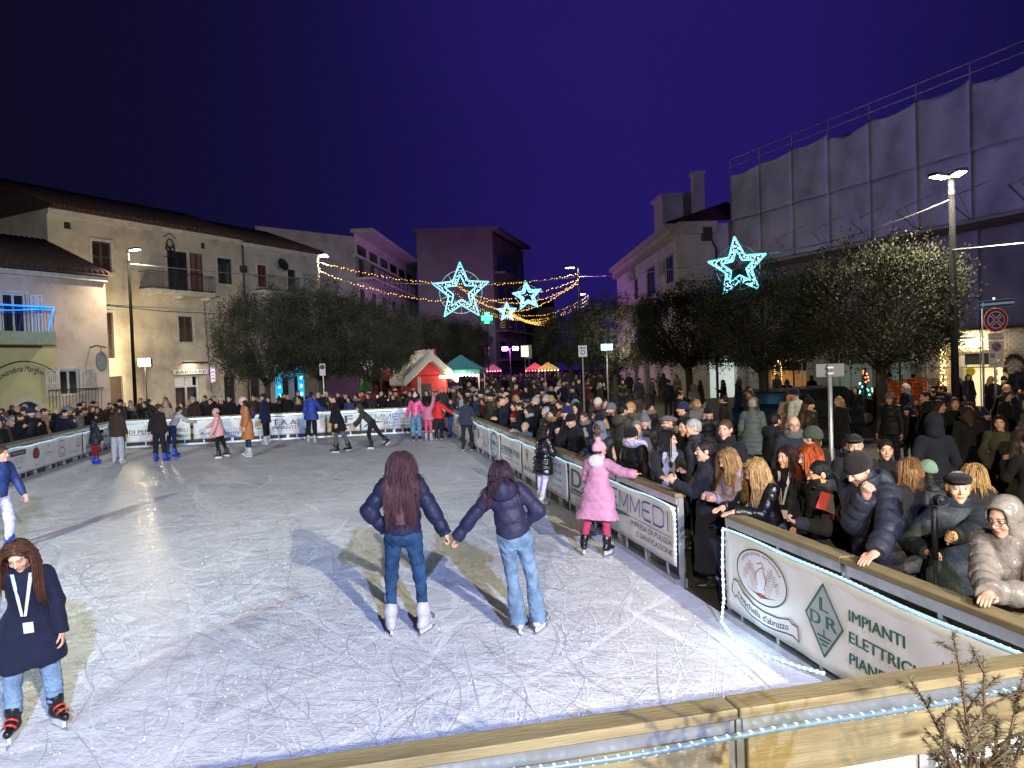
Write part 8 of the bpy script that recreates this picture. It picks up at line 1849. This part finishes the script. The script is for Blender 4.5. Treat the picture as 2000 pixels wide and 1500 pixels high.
def crowd_person(x, y, face, zone, group, scale=1.0, ti=None):
    t = TPL[ti if ti is not None else CR_.choices(range(12), (16, 12, 13, 10, 8, 9, 6, 5, 5, 9, 4, 6))[0]]
    key, H, garment, headw, args, dyn = t
    tn, tcol = CR_.choices(TOPS, (11, 11, 9, 7, 6, 5, 4, 4, 2, 1.6, 1.2, 1.6, .6))[0]; hn, hcol = CR_.choice(HAIRS); bn, bcol = CR_.choices(HATS, (6, 5, 4, 1.2, .35, 6, .8))[0]; lc = CR_.choice(LEGC)
    if key not in PROTO: PROTO[key] = make_person('x', (0, 0), 0, H, low=True, res=.0185, z0=GZ, **args)[0]; o = PROTO[key]
    else: o = copy_tree(PROTO[key])
    o.location = (x, y, GZ); o.rotation_euler = (0, 0, R(face)); s = scale * CR_.uniform(.955, 1.045); o.scale = (s, s, s)
    jv = CR_.uniform(.75, 1.25)
    for c in o.children:
        n = c.name.split('.')[0]
        if n in ('jacket', 'puffer_jacket', 'coat'):
            c.color = (*[v * jv for v in tcol], 1)
            for q in c.children:
                if not q.name.startswith('fur'): q.color = (*[v * jv * .9 for v in tcol], 1)
        elif n == 'hair': c.color = (*hcol, 1)
        elif n in ('beanie', 'cap'): c.color = (*bcol, 1)
        elif n == 'trousers': c.color = (*lc, 1)
    lb = f"person in {tn} {garment} with {headw.format(h=hn, b=bn)} {zone}"
    if lb in SEEN:     # tell look-alikes apart by the way they are turned
        c_ = Vector((math.sin(R(face)), -math.cos(R(face)))).dot(Vector((mid.x - x, mid.y - y)).normalized()); lb = lb.replace('person', 'rink facing person' if c_ > .5 else 'turned away person' if c_ < -.5 else 'sideways standing person', 1)
        if len(lb.split()) > 16: lb = lb.replace('sideways standing', 'sideways').replace('turned away', 'averted').replace('rink facing', 'attentive')
    SEEN.add(lb); tag(o, lb, 'person', group); return o
def free(x, y, r):
    return all((x - a) ** 2 + (y - b) ** 2 > (max(r, q)) ** 2 for a, b, q in OCC)
def in_view(x, y, zt=1.7, m=40):
    v = CR.transposed() @ Vector((x, y, zt - CAMZ)); return v.z < -.5 and -m < 1000 + F * v.x / -v.z < 2000 + m
for px, d in ((1722, 22), (1492, 24.5), (1345, 32), (1200, 38), (628, 36), (520, 35), (720, 38), (800, 46)): p = at_d(px, 700, d); OCC.append((p.x, p.y, .45))
for px, d in ((1858, 20), (1620, 10), (1945, 18), (250, 33.5), (283, 37.3), (630, 34), (1138, 27), (620, 41), (1130, 46)): p = at_d(px, 700, d); OCC.append((p.x, p.y, .3))
for px, d in ((1600, 26), (1500, 25)): p = at_d(px, 790, d); OCC.append((p.x, p.y, 1.9))
p = at_d(828, 745, 40.5); OCC.append((p.x, p.y, 1.6)); p = at_d(903, 740, 41); OCC.append((p.x, p.y, 1.5)); p = at_d(742, 745, 42); OCC.append((p.x, p.y, 1.4))
N = [0]
def fill(n, gen, r, zone, group, face, spread, cap, dens=lambda x, y: 1.0, kids=None):
    k = 0
    for _ in range(n):
        if k >= cap: break
        x, y = gen()
        if not in_view(x, y) or CR_.random() > dens(x, y): continue
        rr = r(x, y) if callable(r) else r
        if not free(x, y, rr): continue
        OCC.append((x, y, rr * .9)); f = face(x, y) + CR_.gauss(0, spread); crowd_person(x, y, f, zone, group); k += 1; N[0] += 1
def at_point(tx, ty): return lambda x, y: math.degrees(math.atan2(tx - x, -(ty - y)))
def g_rk(s0, s1, w0, w1):
    def g(): p = rk(CR_.uniform(s0, s1), CR_.uniform(w0, w1)); return p.x, p.y
    return g
ZA, GA = 'at the long fence rail', 'crowd pressed along the long fence'
mid = rk(12, 6)
# front rows along the fences look at the ice
fill(900, g_rk(8.5, LEN + .5, -.62, -.36), .47, ZA, GA, lambda x, y: -70, 22, 26)
fill(900, g_rk(5.2, LEN + 1, -1.5, -.8), .50, 'second row by long fence', GA, lambda x, y: -65, 30, 34)
fill(600, g_rk(LEN + .36, LEN + .7, -.2, WID + .2), .47, 'at the far fence rail', 'crowd along the far fence', lambda x, y: -6, 18, 26)
fill(600, g_rk(LEN + .8, LEN + 1.5, -.4, WID + .5), .5, 'second row by far fence', 'crowd along the far fence', lambda x, y: -4, 25, 24)
fill(500, g_rk(LEN + 1.6, LEN + 3.6, -.2, WID + 1), .62, 'well behind the far fence', 'crowd along the far fence', lambda x, y: 0, 60, 26)
fill(700, g_rk(12.5, LEN, WID + .36, WID + .66), .47, 'at the left fence rail', 'crowd along the left fence', lambda x, y: 72, 20, 22)
fill(500, g_rk(12.5, LEN + 1, WID + .8, WID + 1.6), .52, 'second row by left fence', 'crowd along the left fence', lambda x, y: 68, 25, 20)
fill(400, g_rk(16, LEN + 4, WID + 1.8, WID + 4.5), .75, 'before the small yellow house', 'crowd along the left fence', lambda x, y: 50, 60, 16)
# the square and the street
def g_sq():
    d = CR_.uniform(8, 36); px = CR_.uniform(930, 2030); p = at_d(px, 760, d); return p.x, p.y
def dens(x, y):
    w = (Vector((x, y, 0)) - FR).dot(E2)
    if w > -1.7 and y < 31: return 0
    if y > 30 and x > 14: return 0
    return .95 if w > -7 else .55
fill(3000, g_sq, lambda x, y: .62 if y > 11 else .8, 'in the crowded square', 'crowd in the square', lambda x, y: CR_.choice((-60, -60, 0, 60, 150, 200)), 40, 74, dens)
def g_st():
    d = CR_.uniform(30, 48); px = CR_.uniform(880, 1330); p = at_d(px, 745, d); return p.x, p.y
fill(800, g_st, .6, 'in the street mouth', 'crowd in the street mouth', lambda x, y: CR_.choice((0, 0, 40, -40, 180)), 40, 32)
# people too far away to count, down the street: one mass
MM = []
gq = np.random.default_rng(31)
for k in range(170):
    d = gq.uniform(46, 84); p = at_d(gq.uniform(905, 1240), 735, d)
    if p.x > 9.2: continue
    MM.append((p.x, p.y, gq.uniform(.92, 1.06), gq.uniform(0, 6.28)))
body_src = {}
for nm, mat, col in (('dark', 'crowd_dark', c8(30, 28, 34)), ('skin', 'crowd_skin', SKIN), ('mid', 'crowd_mid', c8(70, 62, 66))): M(mat, col, rough=.8, var=.3, scale=.4)
fgx = Fig(1.72, PK); v1, q1 = nets(lambda P: np.minimum(fgx.jacket(P, .025, 'jacket', .8, True), fgx.legs(P, .01, 0, .01)), (-.5, -.4, 0), (.5, .4, 1.6), .05)
v2, q2 = nets(lambda P: head_sdf((P - fgx.hc) / fgx.hk), fgx.hc - .2, fgx.hc + .2, .03); v3, q3 = nets(lambda P: el(P, fgx.hc + np.array((0, .02, .035)), (.088, .1, .09)), fgx.hc - .2, fgx.hc + .2, .03)
far = thing('far_crowd', 'dense mass of people far down the street', 'crowd'); far['kind'] = 'stuff'
for nm, v, q, mat, sel in (('clothes', v1, q1, 'crowd_dark', lambda i: i % 4 != 0), ('clothes', v1, q1, 'crowd_mid', lambda i: i % 4 == 0), ('faces', v2, q2, 'crowd_skin', lambda i: True), ('hair', v3, q3, 'crowd_dark', lambda i: True)):
    VV = []; QQ = []; n = 0
    for i, (x, y, s, a) in enumerate(MM):
        if not sel(i): continue
        VV.append((v * s) @ rz_(math.degrees(a)).T + np.array((x, y, GZ), np.float32)); QQ.append(q + n); n += len(v)
    tag(link(nm, mk_mesh(nm, np.concatenate(VV), np.concatenate(QQ), True, MATS[mat]), far), kind='stuff')
print('CROWD', N[0], 'persons', sum(1 for o in bpy.data.objects if o.name.startswith('person')))
